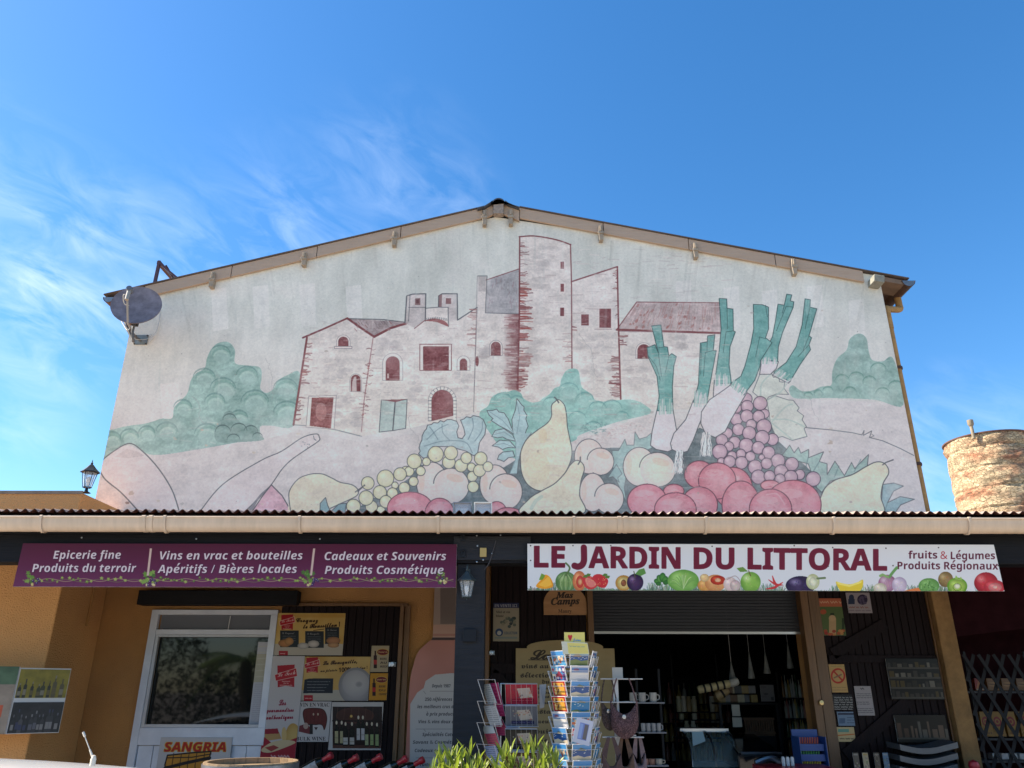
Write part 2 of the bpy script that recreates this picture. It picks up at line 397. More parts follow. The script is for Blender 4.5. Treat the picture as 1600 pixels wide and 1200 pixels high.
def quad_panel(name, m, tl, tr, br, bl, th, edge, parent=None, loc=None):
    tl, tr, br, bl = map(Vector, (tl, tr, br, bl)); n = (tr-tl).cross(bl-tl).normalized()*th   # points away from the reader for a panel facing -y
    b = MB().add([bl, br, tr, tl, bl+n, br+n, tr+n, tl+n], [(0,1,2,3),(7,6,5,4),(0,4,5,1),(1,5,6,2),(2,6,7,3),(3,7,4,0)])
    ob = b.build(name, m, parent, loc=loc); me = ob.data; me.materials.append(edge); uv = me.uv_layers.new(name='UVMap'); q = [(0,0),(1,0),(1,1),(0,1)]
    for p in me.polygons:
        p.material_index = 0 if p.index == 0 else 1
        for k, li in enumerate(p.loop_indices): uv.data[li].uv = q[me.loops[li].vertex_index % 4]
    return ob
# ================================================================= the mural (painted in code)
MAR = (112, 62, 66); INK = (72, 78, 84); WALLP = (210, 207, 203)
def paint_mural():
    X0, X1, Z0, Z1 = -4.69, 4.64, 3.25, 7.42
    c = plane_canvas(8.5, X0, X1, Z0, Z1, 250, (197, 205, 200))
    H, W = c.h, c.w; base = c.c
    # cool top, rosier below with some warm bounced light kept in the tint, broad mottling and brushed-over rectangles of older lettering
    yy = np.linspace(0, 1, H)[:, None]; k = np.clip((yy-.30)/.45, 0, 1)
    base[:] = base*(1-k[..., None])+np.array((200, 198, 200), np.float32)*k[..., None]
    base += ((vnoise(H, W, 190, 4, 3)-.5)*34)[..., None]
    base += ((vnoise(H, W, 60, 3, 8, .5, 2.4)-.5)*20)[..., None]
    C1 = (140,320,2.4); C2 = (440,360,3.529); C3 = (740,340,3.81); C4 = (440,600,3.81); C5 = (740,560,4.444); C6 = (960,440,3.244); C7 = (1160,400,2.927); PH = (0,0,1.)
    c.crop = PH
    for i, (x, y) in enumerate([(330,452),(395,448),(468,445),(540,448),(745,440),(1055,440),(1130,450),(1190,455),(1260,448),(1325,470)]):
        c.fill([(x,y),(x+24,y-3),(x+27,y+62),(x+3,y+66)], (220,224,223), .5, tex=.2); 
    for (x, y) in [(470,690),(520,700),(570,690),(250,600),(340,700)]:
        c.fill([(x,y),(x+30,y-3),(x+32,y+60),(x+4,y+62)], (222,218,219), .45)
    # fields
    c.crop = PH
    c.fill([(140,720),(240,705),(400,690),(470,672),(560,690),(700,670),(880,690),(1010,650),(1120,660),(1250,640),(1330,628),(1450,634),(1460,830),(130,830)], (196,192,193), .75, tex=.35)
    c.fill([(1235,622),(1420,630),(1450,800),(1250,800),(1200,700)], (202,199,204), .6, tex=.3)
    # left bushes
    G = (128,168,162); GL = (162,192,188); GD = (70,112,110)
    c.crop = C1
    LB = [(25,980),(60,860),(100,840),(150,828),(200,822),(240,812),(270,802),(310,800),(318,760),(345,732),(368,705),(380,660),(400,632),(432,612),(440,578),(455,545),(480,520),(520,515),(545,545),(545,592),(580,602),(638,610),(645,650),(640,688),(662,706),(690,690),(705,662),(740,640),(790,636),(772,822),(680,828),(640,832),(636,880),(560,890),(400,918),(240,938),(160,905),(120,908),(80,935)]
    c.fill(LB, G, .85, smooth=True, tex=.55)
    for (x, y, r) in [(490,560,38),(430,650,42),(350,760,34),(500,690,48),(590,640,40),(620,740,52),(440,860,46),(290,850,40),(215,855,30),(150,870,34),(85,880,34),(735,690,45),(740,780,50),(470,740,38),(560,800,34)]:
        c.ell(x+6, y+10, r*.8, r*.7, GL, .4)
        t = np.linspace(PI*1.02, PI*1.98, 14); c.line(np.stack([x+r*np.cos(t), y+r*np.sin(t)*.85], 1), 6, GD, .45, taper=True); c.line(np.stack([x+4+r*.86*np.cos(t), y+6+r*.86*np.sin(t)*.85], 1), 8, (96,146,134), .35, taper=True); c.line(np.stack([x+2+r*.7*np.cos(t), y+12+r*.7*np.sin(t)*.85], 1), 7, (176,206,196), .4, taper=True)
    c.fill([(480,888),(470,840),(495,800),(512,776),(535,776),(550,798),(572,820),(600,820),(618,832),(640,862),(650,882),(560,890)], (120,150,146), .9, smooth=True, tex=.4)
    for (x, y, r) in [(525,805,25),(500,850,28),(560,845,30),(605,850,26),(630,870,18),(540,880,24)]:
        t = np.linspace(PI, PI*2, 12); c.line(np.stack([x+r*np.cos(t), y+r*np.sin(t)*.85], 1), 3.6, (66,90,92), .8, taper=True)
    # right bushes
    c.crop = C7
    c.fill([(232,648),(212,612),(230,592),(270,618),(320,615),(358,598),(405,590),(410,530),(432,470),(475,430),(490,380),(530,355),(565,375),(575,430),(592,475),(640,482),(690,472),(735,680),(600,657),(400,650),(300,652)], (134,172,166), .88, smooth=True, tex=.5)
    for (x, y, r) in [(455,570,32),(520,560,34),(580,575,30),(490,625,30),(390,618,24),(640,630,32),(700,600,34),(620,520,36),(300,640,20),(345,628,18)]:
        t = np.linspace(PI*1.02, PI*1.95, 14); c.line(np.stack([x+r*np.cos(t), y+r*np.sin(t)*.85], 1), 6, (74,124,112), .5, taper=True); c.line(np.stack([x+2+r*.8*np.cos(t), y+8+r*.8*np.sin(t)*.85], 1), 6, (176,204,194), .35, taper=True)
        c.ell(x+4, y+8, r*.7, r*.6, (160,188,180), .35)
    # -------- castle walls
    wall = (210, 206, 202)
    c.crop = C2
    c.fill([(65,1070),(135,590),(365,485),(510,582),(680,512),(690,362),(722,352),(795,352),(795,430),(865,425),(865,362),(885,350),(970,350),(972,495),(1078,425),(1085,255),(1130,255),(1135,460),(1310,460),(1300,1010),(1060,1010),(700,1092),(440,1135)], wall, .92, tex=.4)
    c.crop = C3
    c.fill([(272,115),(350,110),(430,120),(510,138),(575,160),(582,380),(855,293),(862,662),(1475,688),(1470,1100),(1300,1143),(260,1143),(262,1020),(272,600)], wall, .92, tex=.4)
    c.fill([(855,662),(970,503),(1200,505),(1470,508),(1478,690),(862,682)], (182,168,168), .95, tex=.5)
    for i in range(95):
        x = 880+i*6.4; t0 = random.uniform(0, .6); t1 = min(1, t0+random.uniform(.2, .6)); xt = 975+(x-880)*.83
        c.line([(xt+(x-xt)*t0, 508+170*t0), (xt+(x-xt)*t1, 508+170*t1)], 2.2, random.choice([(140,120,120), (160,146,148), (150,90,88)]), .5)
    for i in range(26):
        x = random.uniform(930, 1460); y = random.uniform(515, 665); c.ell(x, y, random.uniform(5, 16), random.uniform(4, 9), (142,78,74), .45, rot=-.9)
    c.line([(855,662),(970,503),(1470,508)], 4, MAR, .8); c.line([(852,668),(1100,676),(1475,688)], 9, MAR, .9); c.line([(1475,508),(1480,690)], 5, MAR, .8)
    # slate roof left of the tower
    c.fill([(78,370),(270,306),(268,572),(70,568)], (158,160,164), .95, tex=.5)
    for i in range(60):
        x = random.uniform(85, 260); y = random.uniform(375, 540); c.line([(x,y),(x+random.uniform(-3,9), y+random.uniform(-35,-12))], 3, random.choice([(130,130,138), (186,186,190), (140,110,120)]), .4)
    c.line([(75,372),(270,306)], 4, MAR, .8); c.line([(78,370),(70,568),(268,574)], 3.4, INK, .8)
    # shaded flank beside the tower
    for i in range(24):
        x = 268-i*4.2; c.rect(x-4.2, 574, x, 1030-i*.8, (104,58,62), a=max(0, .95-i*.045), tex=.3)
    for i in range(120):
        y = random.uniform(585, 1035); x = random.uniform(165, 240); c.line([(x,y),(x+random.uniform(20,60),y+random.uniform(-3,3))], random.uniform(3,8), random.choice([MAR, (150,110,112), (204,196,194)]), random.uniform(.2,.7), taper=True)
    # left corner stones of the tower and other quoins: short ragged brush marks
    def quoins(x0, y0, x1, y1, dirn, n, ln, ink=MAR, wmin=3, wmax=10, a=.85):
        for i in range(n):
            t = random.random(); x = x0+(x1-x0)*t; y = y0+(y1-y0)*t; l = random.uniform(.25, 1)*ln*dirn
            c.line([(x+dirn*2, y), (x+l*.5, y+random.uniform(-4,4)), (x+l, y+random.uniform(-6,6))], random.uniform(wmin, wmax), random.choice([ink, (140,78,76), (126,90,92)]), random.uniform(.4, a), taper=True)
    quoins(274,150,270,560,1,40,60,wmax=6); quoins(274,420,268,880,1,75,85,ink=(150,66,60),wmin=5,wmax=13); quoins(268,860,264,1010,1,26,70,wmin=5,wmax=11)
    quoins(855,300,866,660,-1,16,34,wmax=6); quoins(866,800,874,1070,-1,34,70,wmin=5,wmax=11); quoins(868,690,872,760,1,8,50)
    quoins(582,640,584,700,1,5,30); quoins(580,680,585,860,-1,20,60,ink=(150,140,140),wmax=5,a=.6)
    c.line(sm([(272,115),(350,110),(430,120),(510,138),(577,162)]), 6, MAR, .95); c.line([(274,115),(272,600),(262,1020)], 5.5, MAR, .95); c.line([(576,160),(582,380),(585,898)], 4.6, MAR, .9)
    c.line([(582,382),(855,293)], 6, MAR, .9); c.line([(855,293),(862,660),(875,1080)], 6, MAR, .95); c.line([(25,348),(80,348),(78,370)], 4, INK, .8); c.line([(22,350),(14,640),(2,1040)], 2.6, (130,120,122), .8)
    c.rect(28, 352, 72, 440, (150,146,146), a=.7, tex=.6)
    for q in [(517,263,537,305),(517,395,537,442),(515,537,538,587),(640,577,685,642),(748,542,817,657)]:
        c.rect(q[0]-9, q[1]-9, q[2]+9, q[3]+9, (216,210,207), a=.7); c.rect(*q, MAR, a=.92, tex=.45)
    c.rect(718, 662, 822, 668, (140,112,114), a=.6)
    def arch(x0, y0, x1, y1, ring=12, col=MAR, stones=False, frame=(220,214,211), ink=True):
        w2 = (x1-x0)/2; cx = (x0+x1)/2; t = np.linspace(PI, 2*PI, 14); r2 = w2
        out = [(x0-ring, y1)]+[(cx+(w2+ring)*math.cos(a), y0+r2+(w2+ring)*math.sin(a)) for a in t]+[(x1+ring, y1)]
        c.fill(out, frame, .85, line=(120,116,120) if ink else None, lw=2.2, la=.6)
        inn = [(x0, y1)]+[(cx+w2*math.cos(a), y0+r2+r2*math.sin(a)) for a in t]+[(x1, y1)]
        c.fill(inn, col, .95, tex=.5, line=(92,52,56), lw=2, la=.5)
        if stones:
            for a in np.linspace(PI, 2*PI, 12): c.line([(cx+(w2+2)*math.cos(a), y0+r2+(w2+2)*math.sin(a)), (cx+(w2+ring)*math.cos(a), y0+r2+(w2+ring)*math.sin(a))], 2.4, INK, .6)
            for y in np.linspace(y0+r2, y1, 7):
                c.line([(x0-ring, y), (x0-2, y)], 2.4, INK, .6); c.line([(x1+2, y), (x1+ring, y)], 2.4, INK, .6)
    arch(103,740,160,822,9); arch(975,755,1050,840,10)
    c.ell(20, 855, 10, 30, MAR, .9)
    for (x0,y0,x1,y1) in [(380,170,470,420),(300,700,380,900),(600,880,830,940),(620,700,820,860),(1200,700,1260,790),(900,880,1080,1000)]:
        for j in range(16):
            x = random.uniform(x0,x1); y = random.uniform(y0,y1); c.ell(x, y, random.uniform(14,44), random.uniform(8,26), (160,156,156), .20)
    # -------- left half of the castle
    c.crop = C2
    c.fill([(365,487),(690,505),(512,582)], (150,138,140), .9, tex=.6); c.line([(365,487),(560,492),(690,508)], 4, INK, .8)
    for i in range(30):
        x = random.uniform(400, 620); y = random.uniform(495, 545); c.line([(x,y),(x+12,y+14)], 3, random.choice([(110,100,104), (140,78,76), (190,184,184)]), .5)
    c.line([(118,592),(240,540),(362,485)], 7, MAR, .95); c.line([(362,485),(440,540),(512,588)], 8, MAR, .95); c.line([(512,586),(600,540),(690,512)], 9, MAR, .95); c.line([(140,592),(100,850),(66,1072)], 7, MAR, .95); c.line([(65,1072),(180,1080),(300,1100),(440,1135)], 3.4, INK, .6)
    c.line([(505,590),(480,760),(455,940),(440,1110)], 3.4, (140,92,96), .8)
    for (a,b) in [((136,620),(68,1060))]: quoins(a[0],a[1],b[0],b[1],1,34,50,wmin=4,wmax=9)
    quoins(498,640,446,1090,-1,18,34,wmax=7); quoins(498,640,446,1090,1,14,26,wmax=6)
    # turrets with square windows, little bridge between them
    c.fill([(682,512),(690,362),(722,352),(795,352),(795,430),(790,500),(735,540)], (186,182,182), .8, tex=.5)
    c.line([(680,510),(690,362),(722,352),(795,350),(792,500)], 4.4, INK, .85); c.line([(700,500),(708,356)], 3, INK, .6); c.line([(700,425),(795,425)], 3.4, INK, .6); c.line([(792,495),(732,542)], 3.4, MAR, .7)
    c.rect(735, 375, 765, 412, (120,90,92), a=.9); c.rect(741, 381, 757, 402, (86,56,60), a=.8)
    c.fill([(868,420),(865,362),(885,350),(970,350),(970,495),(925,500),(920,425)], (184,180,180), .8, tex=.5)
    c.line([(865,420),(866,362),(885,350),(968,350),(970,495),(1078,425)], 4.4, INK, .85); c.fill([(866,360),(885,352),(882,424),(866,424)], (120,92,94), .8); c.rect(905, 375, 935, 406, (120,84,86), a=.9)
    c.line([(795,430),(865,424),(918,425),(920,530)], 3.4, INK, .7)
    c.fill([(792,497),(830,486),(870,490),(905,505),(920,530),(890,520),(850,505),(800,500)], (140,84,84), .9, smooth=True)
    for i in range(12): c.line([(800+i*10,478+abs(i-5)*1.5),(802+i*10,488+abs(i-5)*1.5)], 3, INK, .6)
    quoins(1078,430,1070,640,-1,22,55,ink=(150,100,96),wmax=7)
    c.line([(1078,430),(1066,780),(1058,1000)], 2.6, (120,112,116), .8)
    arch(313,587,368,640,10); c.rect(292, 640, 388, 652, (214,208,206), a=.9, line=(120,110,114), lw=2)
    c.fill([(150,915),(302,910),(290,1096),(135,1085)], (220,214,211), .8, line=(150,140,142), lw=2.4); c.fill([(167,922),(287,920),(272,1092),(155,1078)], (120,66,66), .95, tex=.8); c.ell(218, 1000, 30, 50, (196,150,146), .45)
    arch(383,797,435,888,6); c.fill([(388,888),(390,835),(400,808),(412,806),(414,888)], (206,200,198), .8)
    arch(575,695,650,827,18); c.rect(582, 790, 592, 815, (210,200,196), a=.8)
    c.rect(762, 628, 936, 772, (218,212,209), a=.8, line=MAR, lw=2.6); c.rect(780, 640, 922, 770, MAR, a=.95, tex=.55)
    arch(983,708,1022,772,16); c.ell(1078, 722, 9, 28, MAR, .9)
    arch(827,880,945,1050,18,stones=True); c.fill([(800,1060),(826,1052),(948,1022),(960,1035),(940,1060)], wall, .9)
    arch(1155,615,1207,690,9)
    c.fill([(550,935),(625,940),(612,1104),(538,1112)], (168,188,186), .95, tex=.3, line=INK, lw=2.6); c.fill([(628,942),(692,932),(684,1092),(614,1104)], (168,188,186), .95, tex=.3, line=INK, lw=2.6); c.fill([(560,934),(690,930),(628,948)], MAR, .9)
    for (x0,y0,x1,y1) in [(240,700,370,850),(300,900,380,1080),(700,800,800,960),(960,780,1050,900),(400,980,440,1080),(1090,640,1150,700),(540,600,640,660)]:
        for j in range(14):
            x = random.uniform(x0,x1); y = random.uniform(y0,y1); c.ell(x, y, random.uniform(14,40), random.uniform(8,24), (158,154,156), .20)
    for i in range(60):
        x = random.uniform(140,1060); y = random.uniform(620,1050); c.line([(x,y),(x+random.uniform(8,34),y+random.uniform(-3,3))], random.uniform(1.6,3.4), random.choice([(150,136,136), (164,120,118)]), .35, taper=True)
    # -------- centre bushes
    c.crop = C5
    CB = (130,180,174)
    c.fill([(40,385),(100,330),(130,265),(200,235),(240,232),(282,220),(325,240),(350,280),(400,305),(450,300),(480,280),(530,245),(560,208),(598,190),(610,140),(650,80),(720,78),(740,150),(755,205),(820,250),(842,288),(900,300),(1000,290),(1100,288),(1180,318),(1225,382),(1000,440),(740,530),(680,580),(300,700),(100,500)], CB, .95, smooth=True, tex=.45)
    for (x, y, r) in [(660,230,70),(770,290,62),(540,320,60),(860,350,60),(720,420,60),(1030,410,48),(200,290,60),(300,300,48),(830,490,60),(960,350,70)]:
        t = np.linspace(PI*1.02, PI*1.95, 14); c.line(np.stack([x+r*np.cos(t), y+r*np.sin(t)*.85], 1), 7, (84,138,136), .55, taper=True); c.line(np.stack([x+4+r*.85*np.cos(t), y+12+r*.85*np.sin(t)*.85], 1), 8, (170,206,200), .4, taper=True); c.ell(x+6, y+12, r*.7, r*.6, (162,194,190), .3)
    for i in range(40): 
        x = random.uniform(745, 910); y = random.uniform(450, 520); c.line([(x,y),(x+random.uniform(-20,20),y+random.uniform(-8,8))], 4, (90,128,130), .5)
    for i in range(160):
        x = random.uniform(700, 1230); y = 560-(x-700)*.32+random.uniform(10, 90); c.ell(x, y, random.uniform(4, 14), random.uniform(2, 6), random.choice([(170,160,160), (212,206,204), (180,152,150)]), .35)
    # -------- dark ground under the produce
    DK = (96, 112, 118)
    c.crop = C4
    c.fill([(390,790),(520,690),(640,640),(760,560),(820,480),(1240,480),(1440,520),(1480,640),(1600,700),(1600,800),(390,800)], DK, .95, tex=.5)
    c.crop = C5
    c.fill([(-20,900),(300,700),(700,640),(960,620),(1240,620),(1380,640),(1600,660),(1600,1120),(0,1120)], DK, .95, tex=.5)
    c.crop = C6
    c.fill([(20,1180),(60,960),(200,830),(330,840),(430,740),(520,780),(640,620),(760,640),(820,800),(930,900),(1050,1010),(1060,1180)], DK, .95, tex=.5)
    # teal leaves behind the peaches
    c.crop = C5
    c.fill([(960,640),(1005,640),(1050,560),(1062,602),(1112,602),(1120,510),(1150,560),(1200,545),(1230,520),(1238,620),(1120,680),(1060,800),(1045,900),(1060,1000),(970,800)], (150,182,182), .95, tex=.4, line=INK, lw=3, la=.6)
    c.fill([(930,830),(990,735),(1030,800),(1000,830),(1010,860),(965,820)], (140,172,174), .9, line=INK, lw=3, la=.6)
    c.crop = C7
    LT = (146,176,172)
    c.fill([(180,912),(215,865),(235,900),(255,875),(266,902),(302,884),(302,922),(370,895),(350,940),(386,950),(386,1000),(422,938),(465,1004),(498,944),(512,972),(575,908),(570,960),(500,1000),(400,1030),(362,1080),(340,1060),(300,950),(260,940)], LT, .95, tex=.4, line=INK, lw=2.4, la=.8)
    c.fill([(640,1045),(690,1038),(735,1052),(690,1075),(662,1128),(720,1100),(785,1112),(722,1138),(700,1170),(632,1170)], (136,168,176), .95, tex=.4, line=INK, lw=2.4, la=.8)
    for q in [[(300,920),(290,960),(330,1040)],[(350,940),(320,990),(345,1050)],[(440,960),(420,1010)],[(540,930),(510,985)],[(662,1128),(650,1165)]]: c.line(q, 3, (90,120,124), .6)
    # vine leaves right of the grapes
    c.crop = C6
    PL = (196,205,198)
    c.fill([(700,560),(738,465),(760,470),(790,458),(805,486),(832,482),(836,508),(862,510),(858,540),(882,572),(820,570),(780,585),(770,602),(740,595)], PL, .85, line=INK, lw=2.6, la=.7, tex=.3)
    c.fill([(770,602),(810,578),(880,600),(905,602),(935,640),(925,655),(958,680),(950,700),(972,735),(960,745),(975,785),(900,805),(850,785),(820,792),(790,722),(780,650)], PL, .85, line=INK, lw=2.6, la=.7, tex=.3)
    for q in [[(775,600),(840,560),(870,520)],[(740,590),(745,520),(790,470)],[(790,720),(860,640),(900,620)],[(795,700),(880,700),(960,735)],[(800,720),(850,760),(900,800)]]: c.line(q, 5, (164,184,178), .7, smooth=True)
    # squash and courgette outlines at the left
    c.crop = C1; PK = (208,200,204)
    c.fill([(185,1150),(120,1080),(60,1030),(38,990),(42,965),(90,925),(150,895),(200,925),(260,990),(310,1070),(337,1150)], PK, .6, smooth=True, tex=.25)
    c.fill([(95,945),(140,915),(180,925),(205,940),(150,950)], (176,168,168), .5, tex=.5)
    c.line([(185,1150),(120,1080),(60,1030),(38,990),(42,965),(90,925),(150,895),(200,925),(260,990),(310,1070),(337,1150)], 2.8, INK, .9, smooth=True)
    c.ell(142, 1117, 8, 5, (120,100,92), .8)
    c.crop = PH
    A = [(312,800),(348,757),(407,720),(440,705),(472,684),(494,678),(499,683),(498,689),(479,702),(456,718),(440,734),(420,762),(382,800)]
    c.fill(A, PK, .6, tex=.25); c.line(A, 1.3, INK, .95, smooth=True)
    c.line([(490,681),(491,686),(494,688)], 1, INK, .8); 
    for i in range(10): c.ell(random.uniform(470,484), random.uniform(690,700), .8, .8, INK, .5)
    c.crop = C1
    c.fill([(588,1150),(640,1085),(680,1050),(630,1110),(610,1150)], (110,112,122), .9); c.fill([(610,1150),(650,1090),(682,1050),(722,1090),(757,1150)], (196,158,174), .95, tex=.5, line=INK, lw=2.4)
    # leek, celery and cabbage leaves left of centre
    c.crop = C4
    TL = (160,186,192)
    c.fill([(815,415),(825,400),(818,380),(826,350),(835,335),(836,310),(850,280),(862,268),(868,245),(890,242),(905,230),(930,232),(945,218),(965,226),(985,212),(1010,212),(1042,222),(1055,250),(1042,285),(1050,320),(1075,325),(1092,300),(1085,265),(1065,215),(1085,208),(1100,195),(1125,200),(1140,188),(1175,195),(1200,212),(1217,250),(1210,300),(1178,348),(1165,420),(1140,425),(1100,400),(1000,372),(900,372),(862,440),(840,440)], TL, .96, tex=.35, line=INK, lw=3)
    for q in [[(850,370),(960,340),(1090,345),(1135,410)],[(865,330),(930,270),(990,240)],[(930,330),(900,280),(880,255)],[(1000,335),(960,290),(955,240)],[(1110,330),(1140,260),(1135,205)],[(1150,340),(1190,280),(1195,225)]]: c.line(q, 3.4, (98,124,134), .75, smooth=True)
    c.crop = C5
    for leaf in ([(300,278),(335,325),(350,335),(348,360),(370,395),(362,420),(378,470),(365,500),(345,560),(305,525),(270,485),(265,425),(292,350)], [(92,362),(130,362),(160,352),(175,372),(212,378),(225,400),(240,420),(262,480),(292,535),(240,500),(178,468),(120,430),(135,418),(108,395)], [(125,542),(150,500),(210,488),(270,530),(292,575),(232,562),(200,545),(165,552)], [(128,607),(180,568),(250,573),(295,622),(240,618),(200,632),(170,615)], [(165,702),(175,672),(202,650),(272,642),(285,682),(240,690),(210,716),(185,705)]):
        c.fill(leaf, (158,188,194), .96, tex=.3, line=INK, lw=3)
    c.fill([(268,478),(340,520),(400,518),(345,600),(315,700),(303,800),(250,800),(290,700),(292,580)], (158,188,194), .96, tex=.3); c.line([(400,518),(345,600),(315,700),(303,800)], 4, INK, .7, smooth=True); c.line([(292,580),(290,700),(255,790)], 3, (110,140,148), .7, smooth=True)
    for q in [[(300,300),(320,400),(300,520)],[(110,370),(200,430),(280,520)],[(140,530),(210,510),(285,560)],[(150,600),(210,590),(285,620)]]: c.line(q, 3, (104,134,142), .7)
    # pears, peaches, grapes, tomatoes
    PE = (216,210,190); PEe = (206,198,166)
    c.crop = C4
    c.fill([(60,790),(45,690),(50,630),(100,565),(170,537),(240,535),(300,560),(350,585),(420,600),(455,630),(450,662),(400,690),(350,712),(290,740),(280,790)], PE, .97, smooth=True, tex=.25)
    c.line([(60,790),(45,690),(50,630),(100,565),(170,537),(240,535),(300,560),(350,585),(420,600),(455,630),(450,662),(400,690),(350,712),(290,740)], 3.2, INK, .9, smooth=True); c.line([(440,642),(490,605)], 4, INK, .9)
    c.fill([(228,790),(230,710),(262,675),(275,722),(305,790)], (130,164,172), .97, line=INK, lw=2.6); c.fill([(292,760),(340,715),(385,708),(375,790),(310,790)], (120,152,160), .97, line=INK, lw=2.6)
    def peach(l1, l2, col=(222,208,204), blush=(224,176,156)):
        for (x,y,a,b) in (l1, l2): c.ell(x, y, a+1, b+1, col, 1, edge=(206,190,188), line=INK, lw=3)
        x1,y1,a1,b1 = l1; x2,y2,a2,b2 = l2; c.ell(x1, y1, a1-3, b1-3, col, 1, edge=(210,196,192)); c.ell(x2+2, y2+3, a2-4, b2-4, col, 1, edge=(210,196,192))
        c.ell(x2+a2*.2, y2-b2*.45, a2*.5, b2*.22, blush, .45, rot=.25); c.ell(x1-a1*.65, y1-b1*.1, a1*.18, b1*.5, blush, .35)
        t = np.linspace(PI*1.0, PI*1.62, 14); c.line(np.stack([x2+(a2)*np.cos(t), y2-b2*.15+(b2*.87)*np.sin(t)], 1), 3.4, INK, .95)
    peach((895,588,92,122), (1010,606,105,104)); peach((1268,598,88,116), (1335,640,96,104))
    GR = (209,209,186)
    for (x,y,r) in [(740,520,30),(862,462,24),(675,603,20),(590,755,28),(1068,485,38),(1130,495,25),(1135,550,30),(995,465,38),(1178,515,36),(760,520,28),(785,580,28),(513,590,38),(917,418,46),(1008,410,40),(1100,440,33),(1185,443,38),(1228,492,29),(618,562,50),(705,537,38),(790,460,43),(828,518,27),(730,618,33),(660,650,32),(585,645,40),(620,700,36),(535,730,36),(503,678,43),(428,728,42),(1140,612,33)]:
        c.ell(x, y, r, r*1.02, GR, 1, edge=(196,196,160), line=INK, lw=2.6, hl=(226,226,200), tex=.15)
    c.line([(455,640),(490,605)], 4, INK, .9); c.ell(493, 603, 5, 5, INK)
    TM = (207,150,161); TE = (194,118,134)
    def tom(*lobes):
        for (x,y,a,b) in lobes: c.ell(x, y, a, b, TM, 1, edge=TE, line=(92,58,70), lw=2.8, tex=.45); c.ell(x-a*.15, y-b*.45, a*.5, b*.2, (226,178,186), .4)
        for (x,y,a,b) in lobes:
            for i in range(26):
                an = random.uniform(0, 2*PI); rr = random.uniform(.1,.85); px_ = x+a*rr*math.cos(an); py_ = y+b*rr*math.sin(an); c.line([(px_,py_),(px_+random.uniform(6,16),py_+random.uniform(-6,6))], 3, random.choice([(186,92,114),(224,168,178),(206,130,144)]), .35, taper=True)
    tom((765,740,136,98), (940,775,88,96)); tom((1280,765,60,66), (1350,790,90,55))
    c.crop = C5
    c.fill([(565,300),(540,330),(540,400),(510,450),(440,500),(370,560),(330,640),(325,720),(335,800),(370,870),(430,912),(490,918),(550,895),(620,820),(670,720),(682,640),(665,550),(650,470),(645,400),(632,330),(605,295),(585,287)], PE, 1, smooth=True, tex=.3, line=INK, lw=3.6); c.line([(590,308),(580,290),(562,270)], 6, INK, .95)
    c.ell(440, 760, 90, 110, (196,188,150), .25); c.ell(480, 540, 30, 50, (200,180,140), .35)
    peach((800,680,100,120), (880,716,92,92)); peach((826,930,90,132), (940,972,100,104)); peach((1150,752,112,134), (1275,772,124,118), (222,214,198))
    c.fill([(335,1080),(380,980),(470,920),(560,870),(630,800),(670,740),(712,708),(752,725),(768,770),(745,850),(735,950),(752,1080)], PE, 1, smooth=True, tex=.3, line=INK, lw=3.6); c.line([(725,735),(740,712),(740,685)], 5, INK, .95)
    c.line([(400,1040),(430,990),(470,960)], 14, (168,196,186), .6)
    c.crop = C7
    c.fill([(362,1190),(365,1082),(418,1027),(500,1000),(560,965),(610,942),(650,950),(668,990),(642,1040),(632,1100),(630,1190)], PE, 1, smooth=True, tex=.25, line=INK, lw=2.8); c.line([(640,955),(655,944),(688,932)], 3.4, INK, .95)
    c.crop = C6
    GP = (190,164,178)
    for (x,y,r) in [(667,595,30),(620,642,24),(760,670,24),(738,617,35),(672,633,31),(617,698,31),(670,682,32),(730,683,30),(692,725,26),(757,735,38),(572,768,26),(627,750,30),(800,800,30),(748,790,36),(682,768,34),(608,815,30),(543,803,30),(580,835,24),(667,830,36),(728,842,32),(595,883,24),(640,873,24),(533,862,38),(688,886,25),(780,866,32),(745,890,15),(540,912,20),(583,912,30),(643,918,32),(712,940,36),(828,908,35),(770,922,28),(898,925,34),(938,978,26),(843,962,34),(728,990,36),(785,985,28),(893,990,34),(838,1000,26),(1006,1000,37)]:
        c.ell(x, y, r, r, GP, 1, edge=(164,136,154), line=(70,64,78), lw=2.6, hl=(208,188,198), tex=.15)
    tom((430,978,76,70), (600,1045,98,104), (520,1010,95,92)); tom((300,1062,52,36), (165,1112,100,86), (430,1132,92,92), (308,1155,106,86)); tom((788,1032,48,26), (640,1132,96,122), (905,1132,142,126), (790,1155,108,104))
    c.line([(770,1080),(820,1075),(850,1110),(862,1130)], 4, (220,170,182), .8, smooth=True)
    # leeks
    LG = (104,158,154); LW = (208,204,210)
    def leek(white, green, inner=()):
        c.fill(white, LW, 1, line=INK, lw=2.6, tex=.15); c.fill(green, LG, 1, line=(56,84,86), lw=2.8, tex=.35)
        for q in inner: c.line(q, 2.4, (60,96,96), .9)
    def feather(x0, y0, x1, y1, d, n=26):
        for i in range(n):
            t = random.random(); x = x0+(x1-x0)*t; y = y0+(y1-y0)*t; c.line([(x-d[0]*.3,y-d[1]*.3),(x+d[0]*random.uniform(.3,1),y+d[1]*random.uniform(.3,1))], 3.6, random.choice([(160,190,184), LW, (134,174,166)]), .7)
    leek([(745,400),(830,405),(820,440),(790,470),(735,470)], [(738,402),(800,280),(815,200),(828,115),(860,120),(872,64),(898,68),(890,98),(908,103),(905,130),(850,260),(830,330),(826,405),(780,400)], [[(860,120),(850,160)],[(905,130),(870,125),(820,250)]]); feather(745,408,822,408,(2,-26))
